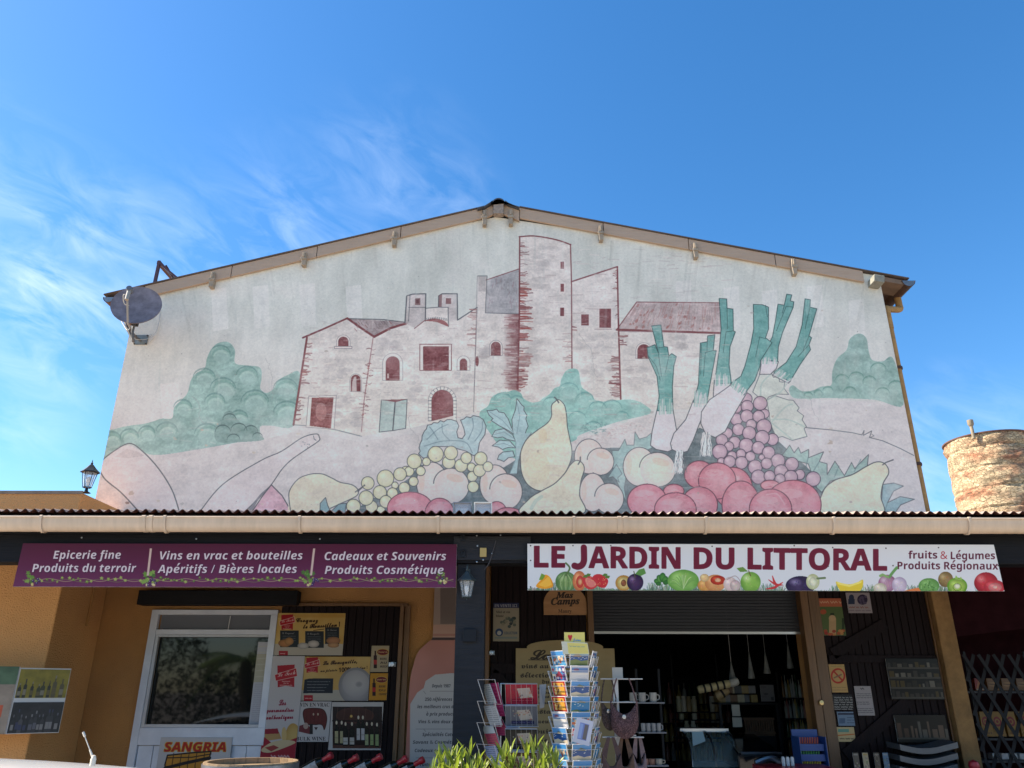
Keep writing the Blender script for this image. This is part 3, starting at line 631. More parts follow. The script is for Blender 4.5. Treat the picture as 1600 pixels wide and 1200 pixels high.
    leek([(815,458),(890,505),(880,515),(800,475)], [(806,460),(870,410),(920,330),(950,220),(965,88),(992,92),(990,130),(1025,138),(985,275),(998,285),(985,320),(993,345),(940,420),(888,508)], [[(990,130),(965,240)],[(985,275),(955,350)],[(985,320),(930,380)]]); feather(812,462,884,505,(24,-26))
    leek([(505,500),(590,515),(575,580),(520,620),(500,580)], [(505,520),(530,350),(540,240),(530,85),(568,88),(570,135),(600,140),(602,250),(612,255),(585,330),(580,420),(592,515)], [[(570,135),(572,240)],[(565,255),(602,250)],[(565,255),(550,360)]]); feather(508,512,588,512,(0,-50))
    leek([(182,830),(190,760),(215,650),(295,640),(315,760),(320,840),(270,862),(210,850)], [(215,655),(226,580),(215,480),(170,380),(165,335),(205,320),(222,362),(188,225),(235,220),(250,330),(268,332),(275,378),(290,365),(313,380),(300,430),(293,530),(296,655)], [[(222,362),(235,460),(238,480)],[(275,378),(258,460)],[(170,375),(212,430),(232,500)],[(225,335),(250,332)]]); feather(218,655,294,650,(0,-60))
    leek([(283,820),(300,770),(360,700),(400,600),(470,610),(460,655),(430,720),(400,800),(370,860),(330,870),(290,850)], [(400,612),(425,520),(435,312),(470,305),(472,275),(508,270),(500,350),(515,350),(480,540),(467,622)], [[(470,305),(468,355)],[(500,350),(460,360),(450,480)],[(436,470),(440,320)]]); feather(402,612,466,622,(6,-60))
    c.fill([(410,700),(440,640),(500,600),(500,760),(440,770),(400,840)], DK, .0)
    leek([(437,720),(440,660),(480,600),(560,545),(620,500),(672,560),(625,640),(590,700),(560,760),(510,790),(460,770)], [(590,515),(640,480),(660,430),(690,320),(705,240),(703,116),(750,118),(780,130),(780,240),(765,285),(797,310),(740,400),(736,430),(710,500),(655,575)], [[(735,280),(765,290)],[(735,280),(715,380)],[(765,120),(774,180)]]); feather(592,520,655,572,(16,-30),34)
    for (cx, cy, w, h) in [(465,825,32,62),(330,915,30,60)]:
        for i in range(34):
            x = cx+random.uniform(-1,1)*w*.6; pts = [(x, cy-h+random.uniform(0,12))]
            for j in range(5): pts.append((pts[-1][0]+random.uniform(-9,9), pts[-1][1]+h*.36))
            c.line(pts, 2.2, random.choice([(226,226,228), (214,214,216), (226,226,228), (88,94,100)]), .85, smooth=True)
    # contour lines on the right
    c.crop = C7
    c.line([(290,785),(400,795),(500,808),(545,818),(555,798),(552,820),(590,800),(580,830),(640,845),(720,880),(782,912)], 2.4, INK, .85); c.line([(585,830),(600,822),(590,815)], 2, INK, .7)
    # -------- weathering: chips, streaks, pores
    c.crop = PH
    for i in range(900):
        x = random.uniform(470,1130); y = random.uniform(380,650); l = random.uniform(3,22)
        if 812 < x < 1130 or y > 500: c.line([(x,y),(x+l,y+random.uniform(-1.5,1.5))], random.uniform(.7,2.2), random.choice([(172,164,162),(224,221,217),(186,176,174),(158,140,138)]), random.uniform(.12,.4), taper=True)
    for i in range(500):
        x = random.uniform(150,1440); y = random.uniform(640,798); l = random.uniform(4,30); c.line([(x,y),(x+l,y+random.uniform(-3,3))], random.uniform(.7,2.6), random.choice([(176,168,170),(222,216,216),(190,180,182)]), random.uniform(.08,.22), taper=True)
    for i in range(260):
        x = random.uniform(210,1380); y = random.uniform(360,600); l = random.uniform(6,60); c.line([(x,y),(x+random.uniform(-3,3),y+l)], random.uniform(.8,3.5), random.choice([(168,180,178),(214,222,220),(186,196,194)]), random.uniform(.06,.2), taper=True)
    for i in range(46):      # chips down to the grey render
        x = random.uniform(200,1420); y = random.uniform(470,795) if i % 3 else random.uniform(640,795); r_ = random.uniform(.8,2.6)
        c.fill([(x+random.uniform(.5,1.2)*r_*1.6*math.cos(a), y+random.uniform(.5,1.2)*r_*math.sin(a)) for a in np.linspace(0,5.6,8)], random.choice([(170,160,150),(160,156,152),(186,176,160)]), random.uniform(.5,.85))
    for i in range(90):      # rain streaks from under the verge
        x = random.uniform(215,1375); yt = (455-(x-205)*.235 if x < 778 else 338+(x-778)*.178)+8; l = random.uniform(14,90); c.line([(x,yt),(x+(x-800)*-.0004*l,yt+l)], random.uniform(1,5), random.choice([(150,160,156),(160,164,158),(214,222,218)]), random.uniform(.08,.2), taper=True)
    for (x,y,n) in [(415,560,14),(905,520,18),(1255,610,12),(640,650,12),(1180,520,10),(300,620,12)]:
        pts = [(x,y)]
        for k in range(n): pts.append((pts[-1][0]+random.uniform(-3,5), pts[-1][1]+random.uniform(1,7)))
        c.line(pts, .7, (140,138,138), .45)
    for (x,y,r) in [(1297,690,4.5),(1296,706,2),(1208,650,2),(206,770,3),(840,705,2)]:
        c.fill([(x+random.uniform(-1,1)*r+math.cos(a)*r, y+random.uniform(-.4,.4)*r+math.sin(a)*r) for a in np.linspace(0,6,7)], (168,154,142), .8)
    for i in range(420):
        x = random.uniform(150,1440); y = random.uniform(420,795); r_ = random.uniform(.4,1.1); c.ell(x, y, r_, r_*.8, random.choice([(130,124,124), (150,140,138), (226,222,220)]), random.uniform(.25,.6), n=6)
    for i in range(70):
        x = random.uniform(210,1380); y = random.uniform(360,560); l = random.uniform(30,150); c.line([(x,y),(x+random.uniform(-2,2),y+l)], random.uniform(1.5,8), random.choice([(172,178,176), (218,222,220)]), .07, taper=True)
    for i in range(50):
        x = random.uniform(160,1430); y = random.uniform(560,790); c.ell(x, y, random.uniform(8,34), random.uniform(4,16), random.choice([(176,168,168), (222,216,216)]), .10)
    big = vnoise(H, W, 130, 4, 21); c.c += ((big-.5)*26)[..., None]
    pale = np.clip((vnoise(H, W, 90, 4, 77)-.56)*4, 0, 1)[..., None]*.22; c.c += (np.array((214,212,210), np.float32)-c.c)*pale      # faded, washed-out areas
    c.c += ((vnoise(H, W, 5, 2, 5)-.5)*16)[..., None]; c.c += ((np.random.default_rng(2).random((H, W), dtype=np.float32)-.5)*10)[..., None]
    fade_light = (.06+.10*np.clip((yy-.35)/.4, 0, 1))[..., None]; c.c += (np.array((220,214,208), np.float32)-c.c)*fade_light; kk = np.clip((yy-.30)/.35, 0, 1)[..., None]; c.c *= 1+kk*np.array((.07,.075,.045), np.float32)  # paler paint overall; lower part lightened further in place of stronger light
    return c, (X0, X1, Z0, Z1)
# ================================================================= shared materials
STUC = (.46, .235, .075)
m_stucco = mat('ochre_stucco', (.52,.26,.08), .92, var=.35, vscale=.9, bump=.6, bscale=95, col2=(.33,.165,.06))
m_gable = mat('aged_render', (.55,.52,.49), .9, var=.4, vscale=1.2, bump=.25, bscale=50, col2=(.47,.43,.38))
m_gside = mat('ochre_side_render', (.55,.31,.11), .9, var=.3, bump=.3)
m_black = mat('black_stained_timber', (.022,.022,.026), .62, spec=.3, var=.4, vscale=3, bump=.35, bscale=18, stretch=(1,1,9))
m_blackh = mat('black_stained_beam', (.012,.012,.015), .6, spec=.15, var=.4, vscale=3, bump=.3, bscale=18, stretch=(.3,3,9))
m_plank = mat('dark_brown_plank', (.016,.009,.010), .6, var=.4, vscale=4, bump=.4, bscale=14, stretch=(6,6,.6), col2=(.008,.005,.006), spec=.12)
m_frame = mat('varnished_timber_frame', (.20,.10,.038), .5, var=.4, vscale=6, bump=.2, bscale=20, stretch=(8,8,.6))
m_barge = mat('weathered_bargeboard', (.50,.37,.27), .8, var=.5, vscale=3, bump=.35, bscale=16, stretch=(1,1,10), col2=(.42,.30,.21))
m_purlin = mat('grey_purlin_end', (.46,.37,.27), .85, var=.5, vscale=14, bump=.3)
m_tile = mat('dark_roof_sheet', (.16,.12,.10), .8, var=.4, vscale=5, bump=.2)
m_sheet = mat('bounce_pale_corrugated_sheet', (.44,.33,.27), .85, var=.5, vscale=9, bump=.15)  # canopy top colour paled so it bounces warm light onto the lower mural
m_gutter = mat('sand_pvc', (.68,.52,.38), .32, var=.35, vscale=5, stretch=(2.5,1,.4), col2=(.52,.40,.29), spec=.5)
m_zinc = mat('dull_zinc', (.33,.35,.37), .45, .7, var=.4, vscale=6)
m_rustmetal = mat('rusty_gutter_underside', (.12,.065,.045), .7, .2, var=.5, vscale=9)
m_white = mat('white_lacquer', (.62,.65,.72), .35, var=.15, vscale=3, col2=(.52,.55,.62))
m_whitew = mat('white_plastic_wire', (.66,.63,.60), .45)
m_wire = mat('galvanised_wire', (.62,.62,.64), .3, .7)
m_dark = mat('near_black_paint', (.012,.013,.016), .5, spec=.2)
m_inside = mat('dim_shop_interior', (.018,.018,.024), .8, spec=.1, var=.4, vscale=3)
m_steel = mat('brushed_steel', (.5,.5,.52), .3, 1)
m_glass = mat('dark_window_glass', (.006,.008,.009), .03, spec=.42)
m_clear = mat('clear_lamp_glass', (.75,.78,.8), .05, alpha=.32, spec=.8)
m_edge = mat('pale_board_edge', (.6,.6,.6), .6)
m_edged = mat('dark_board_edge', (.05,.04,.04), .6)
m_red = mat('red_plastic', (.42,.02,.035), .35)
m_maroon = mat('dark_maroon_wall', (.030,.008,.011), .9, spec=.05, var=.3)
m_yel = mat('yellow_pack', (.62,.40,.04), .5)
m_brass = mat('brass', (.55,.42,.2), .35, .8)
DW = 8.5

# ================================================================= ground and porch floor
m_ground = mat('sunlit_asphalt', (.30,.265,.22), .93, var=.5, vscale=1.3, bump=.35, bscale=70, col2=(.23,.20,.17))
m_slab = mat('porch_concrete', (.36,.32,.27), .9, var=.4, vscale=2.5, bump=.2, bscale=40, col2=(.27,.24,.20))
struct(MB().add([(-400,-400,0),(400,-400,0),(400,400,0),(-400,400,0)], [(0,1,2,3)]).build('ground', m_ground))
struct(MB().box(-9, 7.4, 5.35, DW-.005, .004, .14).build('porch_pavement', m_slab, bevel=.01))
struct(MB().add([(-14,-9,.004),(9,-9,.004),(9,5.1,.004),(-14,5.1,.004)], [(0,1,2,3)]).build('forecourt', mat('pale_forecourt_concrete', (.52,.445,.35), .92, var=.5, vscale=1.1, bump=.2, bscale=30, col2=(.42,.36,.28))))

# ================================================================= the shop building with its painted gable
shop = thing('shop_building', 'long shop building with a faded castle and fruit mural painted across its broad gable', 'building', (0, DW, 0))
XL, XR = -4.67, 4.62; TH = .26
OV = 8.455
_l0, _l1 = P(250,449,8.5), P(757,343,8.5); _r0, _r1 = P(800,343,8.5), P(1360,429,8.5)
SL = (_l1.z-_l0.z)/(_l1.x-_l0.x); SR = (_r0.z-_r1.z)/(_r1.x-_r0.x)
RX = (_r0.z+SR*_r0.x-(_l0.z-SL*_l0.x))/(SL+SR)
zl = _l0.z+SL*(XL-_l0.x); zr = _r0.z-SR*(XR-_r0.x); RID = (RX, _l0.z+SL*(RX-_l0.x))
out = [(XL,0),(.848,0),(.848,3.02),(3.085,3.02),(3.085,0),(XR,0),(XR,zr+.02),RID,(XL,zl)]
wx0, wx1, wz0, wz1 = PX(252,1000,DW)-.02, PX(436,990,DW)+.05, PZ(300,1140,DW)+.02, PZ(300,958,DW)
# the front wall in pieces round the shop opening and the window
fw = MB()
zt = 3.30
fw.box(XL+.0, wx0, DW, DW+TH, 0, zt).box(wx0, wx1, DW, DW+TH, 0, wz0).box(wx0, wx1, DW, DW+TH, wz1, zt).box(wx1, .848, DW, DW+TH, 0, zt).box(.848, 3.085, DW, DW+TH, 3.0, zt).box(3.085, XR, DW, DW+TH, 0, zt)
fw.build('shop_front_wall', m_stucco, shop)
gp = [(XL,zt),(XR,zt),(XR,zr),RID,(XL,zl)]
MB().prism(gp, DW, DW+TH).build('gable_wall', m_gable, shop)
mc, (a0,a1,b0,b1) = paint_mural()
m_mural = mc.material('faded_mural_paint', np.array([1.28,1.12,1.0]), .88, bump=.22, bscale=42, spec=.25)
mo = MB().prism([(XL,zt+.004),(XR,zt+.004),(XR,zr-.002),(RID[0],RID[1]-.002),(XL,zl-.002)], DW-.004, DW-.0005).build('mural', m_mural, shop)
me = mo.data; uv = me.uv_layers.new(name='UVMap')
for p in me.polygons:
    for li in p.loop_indices:
        q = me.vertices[me.loops[li].vertex_index].co+wl(mo); uv.data[li].uv = ((q.x-a0)/(a1-a0), (q.z-b0)/(b1-b0))
mo['label'] = 'faded painting of a castle, trees, leeks, grapes, pears and tomatoes'
# side walls and rear
MB().box(XL, XL+.25, DW+TH+.001, 20, 0, zl-.05).box(XR-.25, XR, DW+TH+.001, 20, 0, zr-.05).build('side_wall', m_gside, shop)
MB().prism([(XL+.25,0),(XR-.25,0),(XR-.25,zr-.1),(RID[0],RID[1]-.2),(XL+.25,zl-.1)], 19.7, 20).build('rear_wall', m_gside, shop)
# roof slopes: thin dark sheet over the boarding
_tl, _tr = P(165,467,OV), P(1415,436,OV); _a, _b = P(250,441,OV), P(755,324,OV); _c, _d = P(812,324,OV), P(1360,425,OV)
tsl = (_b.z-_a.z)/(_b.x-_a.x); tsr = (_c.z-_d.z)/(_d.x-_c.x)
tlx = _tl.x; tlz = _a.z+tsl*(tlx-_a.x); trx = _tr.x; trz = _c.z-tsr*(trx-_c.x)
rx0 = _b.x; rz0 = _b.z; rx1 = _c.x; rz1 = _c.z; rxm = PX(778,320,OV); rzm = PZ(778,319,OV)
def slope(xa, za, xb, zb, up0, up1, y0, y1):
    return [(xa,y0,za+up0),(xb,y0,zb+up0),(xb,y1,zb+up0),(xa,y1,za+up0),(xa,y0,za+up1),(xb,y0,zb+up1),(xb,y1,zb+up1),(xa,y1,za+up1)]
BF = [(0,3,2,1),(4,5,6,7),(0,1,5,4),(1,2,6,5),(2,3,7,6),(3,0,4,7)]
MB().add(slope(tlx-.03,tlz-.008,rx0,rz0,0,.013,OV-.015,20.2), BF).add(slope(rx1,rz1,trx+.04,trz-.008,0,.013,OV-.015,20.2), BF).add(slope(rx0+.001,rz0,rxm,rzm,0,.02,OV+.02,20.2), BF).add(slope(rxm+.001,rzm,rx1-.001,rz1,0,.02,OV+.02,20.2), BF).build('roof_sheet', m_tile, shop)
MB().add(slope(tlx,tlz,rxm,rzm,-.06,-.006,DW+TH+.01,20.1), BF).add(slope(rxm+.002,rzm,trx,trz,-.06,-.006,DW+TH+.01,20.1), BF).build('roof_boarding', mat('dark_eaves_boarding', (.13,.07,.05), .8, var=.5, vscale=6, bump=.3), shop)
# bargeboards, each of several lapped lengths
def barge(xa, za, xb, zb, n, hgt, flip):
    for i in range(n):
        t0 = i/n; t1 = (i+1)/n-.002; x0 = xa+(xb-xa)*t0; x1 = xa+(xb-xa)*t1; z0 = za+(zb-za)*t0; z1 = za+(zb-za)*t1; dy = .003*((i+flip)%2)
        MB().add(slope(x0,z0,x1,z1,-hgt,-.002,OV+dy,OV+.032+dy), BF).build('bargeboard', m_barge, shop, bevel=.004)
HB = (P(500,383,OV).z-P(500,400,OV).z)
bx_ = XL+.10; barge(bx_, _a.z+tsl*(bx_-_a.x)-.002, rx0-.002, rz0-.002, 4, HB, 0)
bx_ = PX(1350,430,OV); barge(rx1+.002, rz1-.002, bx_, _c.z-tsr*(bx_-_c.x)-.002, 4, HB, 1)
# ridge tile with flared wings
rc_ = PX(779,330,OV); rzc = PZ(779,322,OV); rr_ = .085; rid = [(rc_-rr_*math.cos(PI*i/18), rzc+rr_*math.sin(PI*i/18)) for i in range(19)]
W_ = lambda px, py: (PX(px,py,OV), PZ(px,py,OV))
wing = [W_(746,328),W_(758,325),W_(766,320),W_(770,317)]+rid+[W_(789,317),W_(795,321),W_(802,324),W_(812,327)]
inner = [(x, z-.02) for x, z in reversed(wing)]
MB().prism(list(reversed(wing+inner)), OV-.06, 20.1).build('ridge_tile', mat('slate_ridge_tile', (.09,.095,.11), .6, var=.3), shop, smooth=True)
zb_ = PZ(779,337,OV); MB().prism([(rc_-rr_+.02,zb_),(rc_+rr_-.02,zb_)]+[(rc_+(rr_-.02)*math.cos(PI*i/10), rzc+(rr_-.022)*math.sin(PI*i/10)) for i in range(11)], OV-.055, OV+.035).build('ridge_mortar', mat('ridge_mortar', (.42,.33,.26), .9, var=.4, vscale=20, bump=.5), shop)
for q_ in ([W_(757,341),W_(771,335),W_(771,319),W_(765,323),W_(757,328)], [W_(787,335),W_(811.5,345),W_(811.5,329),W_(794,323),W_(787,318)]): MB().prism(q_, OV-.004, OV+.036).build('bargeboard_cap', m_barge, shop, bevel=.003)
# carved purlin ends under the bargeboards
for i, (px, pyt, pyb) in enumerate([(331,424,447),(475,393,413),(616,360,382),(757,327,350),(798,326,349),(939,351,374),(1087,378,401),(1241,403,427)]):
    x = PX(px, pyb, OV); z = PZ(px, pyb, OV-.05); z2 = PZ(px, pyt, OV-.05); h = z2-z; b = MB()
    b.prism([(x-.026,z),(x+.026,z),(x+.030,z+h*.5),(x+.022,z2),(x-.022,z2),(x-.030,z+h*.5)], OV-.04, DW-.006)
    b.box(x-.040, x+.040, OV-.052, OV-.041, z+h*.42, z+h*.58).box(x-.012, x+.012, OV-.056, OV-.041, z+h*.6, z+h*.95)
    b.build('purlin_end', m_purlin, shop, bevel=.005)
x = PX(1366, 440, OV); MB().obox((x, 8.42, PZ(1366,443,OV)), (.13,.20,.10), Matrix.Rotation(R(10),3,'Y')).build('purlin_end', mat('pale_lichen_block', (.36,.35,.28), .9, var=.5, vscale=18, bump=.4), shop, bevel=.008)
# eaves soffits and their half-round gutters
MB().add(slope(4.621,_c.z-tsr*(4.621-_c.x),trx,trz,-.09,-.028,OV+.01,DW+TH), BF).build('eaves_soffit', mat('eaves_verge_wood', (.26,.17,.11), .8, var=.4), shop)
def half_gutter(cx, cz, r, y0, y1, name, m_):
    b = MB(); n = 10; prof = [(cx-r*math.cos(PI*i/n), cz-r*math.sin(PI*i/n)) for i in range(n+1)]; inn = [(cx-(r-.006)*math.cos(PI*i/n), cz-(r-.006)*math.sin(PI*i/n)) for i in range(n, -1, -1)]
    b.prism(prof+inn, y0, y1); return b.build(name, m_, shop, smooth=True)
gqx,gqz = PX(1420,440,OV)+.0, PZ(1420,438,OV); half_gutter(gqx, gqz, .085, OV-.0, 20, 'eaves_gutter', m_rustmetal); MB().prism([(gqx-.08*math.cos(PI*i/10), gqz-.08*math.sin(PI*i/10)) for i in range(11)], OV+.004, OV+.012).build('gutter_end_cap', m_zinc, shop)
glx,glz = PX(170,466,OV), PZ(170,464,OV); half_gutter(glx, glz, .075, OV-.0, 20, 'eaves_gutter', m_rustmetal); MB().prism([(glx-.07*math.cos(PI*i/10), glz-.07*math.sin(PI*i/10)) for i in range(11)], OV+.004, OV+.012).build('gutter_end_cap', m_zinc, shop)
dp = MB().tube(sm([(gqx,8.78,gqz-.07),(gqx,8.78,gqz-.18),(gqx-.02,8.76,gqz-.25),(4.73,8.64,gqz-.31),(4.672,8.57,gqz-.36),(4.665,8.56,5.85)], k=5), .042, 10)
dp.tube([(4.665,8.56,5.9),(4.665,8.56,2.6)], .036, 10); d = dp.build('downpipe', m_gside, shop, smooth=True)
for z in (4.1, 5.3): MB().lathe([(.046,0),(.05,.01),(.05,.03),(.046,.04)], (4.665,8.56,z), 12).build('pipe_clip', m_rustmetal, d)
# opened roof light near the left eaves
sk = MB(); A_ = P(245,440,8.9); B_ = P(249,413,8.9); C_ = P(300,438,8.9)
rf = lambda x: tlz+(x-tlx)*tsl+.08
xa, xb = A_.x, C_.x; za, zb = rf(xa)+.04, rf(xb)+.04; apex = (xa+.0, 8.85, B_.z)
fr = MB().bar((xa,8.85,za-.03),(xa+.01,8.85,B_.z+.02),.035).bar((xa,8.85,B_.z),(xb,8.85,zb-.03),.025).bar((xa+.02,9.6,za),(xa+.03,9.6,B_.z+.02),.05).bar((xa+.02,9.6,B_.z),(xb,9.6,zb),.04).bar((xa,8.85,B_.z),(xa+.02,9.6,B_.z),.045).bar((xa+.08,8.9,B_.z-.02),(xb-.13,8.95,zb-.04),.025).build('roof_light_frame', mat('dark_red_window_frame', (.09,.035,.035), .5), shop)
MB().add([(xa+.03,8.88,B_.z-.03),(xb-.05,8.88,zb),(xb-.05,9.55,zb),(xa+.03,9.55,B_.z-.03)], [(0,1,2,3)]).build('roof_light_glass', mat('roof_light_glass', (.35,.45,.55), .05, alpha=.45), shop)
# chimney-like little light box is absent; two halogen floodlights sit low on the wall
def floodlight(px, lab, tint):
    x0, x1 = PX(px,790,8.3), PX(px+ (48 if px < 730 else 26), 790, 8.3)
    return x0, x1
for i, (p0, p1, lab) in enumerate([(708,737,'grey halogen floodlight with a dark glass, the left one of the pair above the canopy'), (741,769,'pale halogen floodlight catching the light, the right one of the pair above the canopy')]):
    D = 8.1; x0, x1, z1, z0 = PX(p0,787,D), PX(p1,787,D), PZ(p0,785,D), PZ(p0,785,D)-.17
    f = thing('floodlight', lab, 'floodlight', ((x0+x1)/2, 8.3, z0), 'floodlights over the canopy')
    b = MB().box(x0, x1, D-.02, D+.09, z0, z0+.012).box(x0, x1, D-.02, D+.09, z1-.012, z1).box(x0, x0+.012, D-.02, D+.09, z0+.012, z1-.012).box(x1-.012, x1, D-.02, D+.09, z0+.012, z1-.012).box(x0+.012, x1-.012, D+.078, D+.09, z0+.012, z1-.012)
    b.build('housing', m_zinc if i == 0 else mat('cream_lamp_housing', (.72,.70,.62), .4), f, bevel=.003)
    MB().prism([(x0+.02,z0+.02),(x1-.02,z0+.02),(x1-.035,z1-.06),(x0+.035,z1-.06)], D+.02, D+.07).build('reflector', mat('lamp_reflector', (.5,.5,.47), .3, .6), f)
    MB().box(x0+.012, x1-.012, D-.008, D-.004, z0+.012, z1-.012).build('lamp_glass', m_clear, f)
    MB().box((x0+x1)/2-.02, (x0+x1)/2+.02, D+.091, DW-.006, z0+.05, z0+.08).build('bracket', m_dark, f)

# ------------------------------------------------ window with its blind and panelled base
def wbox(p0, p1, q0, q1, y0, y1, b): 
    x0 = PX(p0,(q0+q1)/2,DW); x1 = PX(p1,(q0+q1)/2,DW); b.box(x0, x1, y0, y1, PZ(330,q1,DW), PZ(330,q0,DW)); return b
X0w, X1w = -3.80, -2.52
win = MB().box(X0w, X0w+.075, DW-.055, DW-.002, .15, wz1+.03).box(X0w+.075, X1w+.05, DW-.055, DW-.002, wz1-.02, wz1+.03).box(X0w+.075, X1w+.05, DW-.055, DW-.002, wz0-.16, wz0).box(X1w-.02, X1w+.05, DW-.055, DW-.002, wz0, wz1-.02).build('window', m_white, shop, bevel=.004)
zt_ = PZ(330,984,DW)
MB().box(X0w+.075, X1w-.02, DW-.05, DW-.006, zt_-.05, zt_).build('transom_bar', m_white, win, bevel=.003)
MB().box(X0w+.078, X0w+.11, DW-.045, DW-.006, wz0+.001, zt_-.051).box(X0w+.111, X1w-.021, DW-.045, DW-.006, wz0+.001, wz0+.03).box(X0w+.111, X1w-.021, DW-.045, DW-.006, zt_-.075, zt_-.052).build('sash_frame', mat('aluminium_sash', (.42,.42,.44), .4, .3), win)
MB().box(X0w+.11, X1w-.021, DW+.006, DW+.012, wz0+.03, zt_-.075).build('window_pane', m_glass, win)
MB().box(X0w+.08, X1w-.021, DW+.050, DW+.056, zt_+.001, wz1-.021).build('top_pane', m_glass, win)
bl = MB(); n = 15
for i in range(n):
    z = zt_+.012+(wz1-.03-zt_)*i/n; bl.obox(((X0w+X1w)/2+.03, DW-.012, z), (X1w-X0w-.13, .018, .0025), Matrix.Rotation(R(28),3,'X'))
bl.build('blind_slats', mat('grey_blind_slat', (.30,.32,.37), .5), win); MB().tube([(PX(362,960,DW),DW-.03,wz1-.03),(PX(361,960,DW),DW-.03,zt_)], .004, 5).build('blind_cord', m_edge, win)
# papers taped inside the glass on the right
pc = Canvas(90, 420, (176,184,200)); pc.rect(0,60,90,200,(168,172,158))
for y in range(210, 410, 9): pc.scribble(8, y, 82, 4, (110,118,140), .6, 4)
for y in range(20, 190, 30): pc.line([(4,y+4),(60,y),(86,y+10)], 5, (188,190,180), .6)
x0, x1, z0, z1 = rect_from_px(DW, (411,1003), (430,1138)); tag(panel('taped_notice', pc.material('taped_notice_print', .8, .5), x0-.05, x0+.16, z0, z1, DW+.0035, .002, m_edge), 'tall pale notices taped on the right side of the window glass', 'notice')
# white boarded apron under the window
for i in range(8):
    xa = X0w+.08+i*.155; xb = min(xa+.15, X1w+.045)
    MB().box(xa, xb, DW-.03, DW-.002, .15, wz0-.165).build('apron_board', m_white, win, bevel=.004)
# black shutter housing over the window
x0, x1, z0, z1 = rect_from_px(DW-.16, (217,922), (463,945)); MB().box(x0, x1, DW-.16, DW-.002, z0, z1).build('shutter_housing', m_blackh, shop, bevel=.005)

# ------------------------------------------------ plank door leaves
def door(p0, p1, ytop, ybot_z, pitch, y, lab, frames=(), brace=None, rails=(), flip=False):
    x0 = PX(p0, 1040, DW); x1 = PX(p1, 1040, DW); z1 = ytop; n = max(3, round((x1-x0)/pitch)); wd = (x1-x0)/n
    d = MB().box(x0-.0, x1+.0, y-.012, y-.001, ybot_z, z1).build('door', m_dark, shop)
    if lab: d['label'] = lab
    proto = MB().box(x0+.003, x0+wd-.003, y-.034, y-.0125, ybot_z, z1).build('plank', m_plank, d, loc=(x0, y, ybot_z), bevel=.004, seg=1)
    for i in range(1, n):
        c = copy_at(proto, (wd*i, random.uniform(-.0015,.0015), 0)); c.parent = d
    for (zz0, zz1) in rails: MB().box(x0+.01, x1-.01, y-.058, y-.035, zz0, zz1).build('ledger_rail', m_plank, d, bevel=.004)
    for (a, b_) in brace or (): MB().bar((a[0], y-.047, a[1]), (b_[0], y-.047, b_[1]), .022, .11).build('brace', m_plank, d)
    return d, x0, x1
zt2 = PZ(540,948,DW)
d1, dx0, dx1 = door(432, 624, zt2, .15, .078, DW, 'dark plank shutter leaf covered in posters')
d2, ex0, ex1 = door(766, 918, 2.95, .15, .078, DW, 'dark plank door leaf behind the postcard stands', brace=[((-.20,1.86),(.40,1.36))], rails=[(1.86,1.96)])
zmid = PZ(1370,1030,DW)
d3, fx0, fx1 = door(1292, 1463, 2.95, .15, .078, DW, 'dark plank door leaf pinned with notices right of the shop opening', rails=[(PZ(1370,1036,DW),PZ(1370,1027,DW)+.02)],
    brace=[((PX(1298,1022,DW),PZ(1298,1022,DW)),(PX(1380,975,DW),PZ(1380,975,DW))), ((PX(1318,1180,DW),PZ(1318,1180,DW)),(PX(1415,1095,DW),PZ(1415,1095,DW)))])
# timber frames beside the leaves
def post(p, q, yref, y0, y1, zb, zt__, nm='door_frame', m_=None):
    x0 = PX(p, yref, DW); x1 = PX(q, yref, DW); return MB().box(x0, x1, y0, y1, zb, zt__).build(nm, m_ or m_frame, shop, bevel=.006)
post(622, 628, 1040, DW-.07, DW-.002, .15, PZ(630,946,DW)); post(629, 638, 1040, DW-.045, DW-.002, .15, PZ(630,946,DW))
x0 = PX(436,945,DW); x1 = PX(638,945,DW); MB().box(x0, x1, DW-.06, DW-.003, zt2+.002, zt2+.03).build('door_frame', m_frame, shop)
post(754, 764, 1040, DW-.09, DW-.002, .15, 3.0); post(920, 929, 1040, DW-.08, DW+.06, .15, 3.0); post(1260, 1272, 1040, DW-.08, DW+.06, .15, 3.0); post(1273, 1290, 1040, DW-.07, DW-.002, .15, 3.0, m_=mat('varnished_door_jamb', (.17,.09,.038), .5, var=.4, vscale=6, bump=.2, stretch=(8,8,.6)))
post(1463, 1466, 1040, DW-.05, DW-.002, .15, 3.0)
for (px, py) in [(613,1038),(768,1020),(1283,1098)]:
    q = P(px, py, DW-.09); MB().lathe([(.001,-.02),(.022,-.018),(.028,0),(.022,.018),(.001,.02)], q, 12, Matrix.Rotation(R(90),3,'X')).box(q.x-.04, q.x+.03, q.y+.02, q.y+.05, q.z-.02, q.z+.02).build('door_latch', m_steel if px < 1000 else m_brass, shop, smooth=True)
# yellow pier at the right end
MB().box(PX(1467,1040,DW), XR+.001, DW-.12, DW-.0005, 0, 3.3).build('corner_pier', mat('shaded_ochre_pier', (.34,.19,.07), .9, var=.3, bump=.3), shop, bevel=.008)
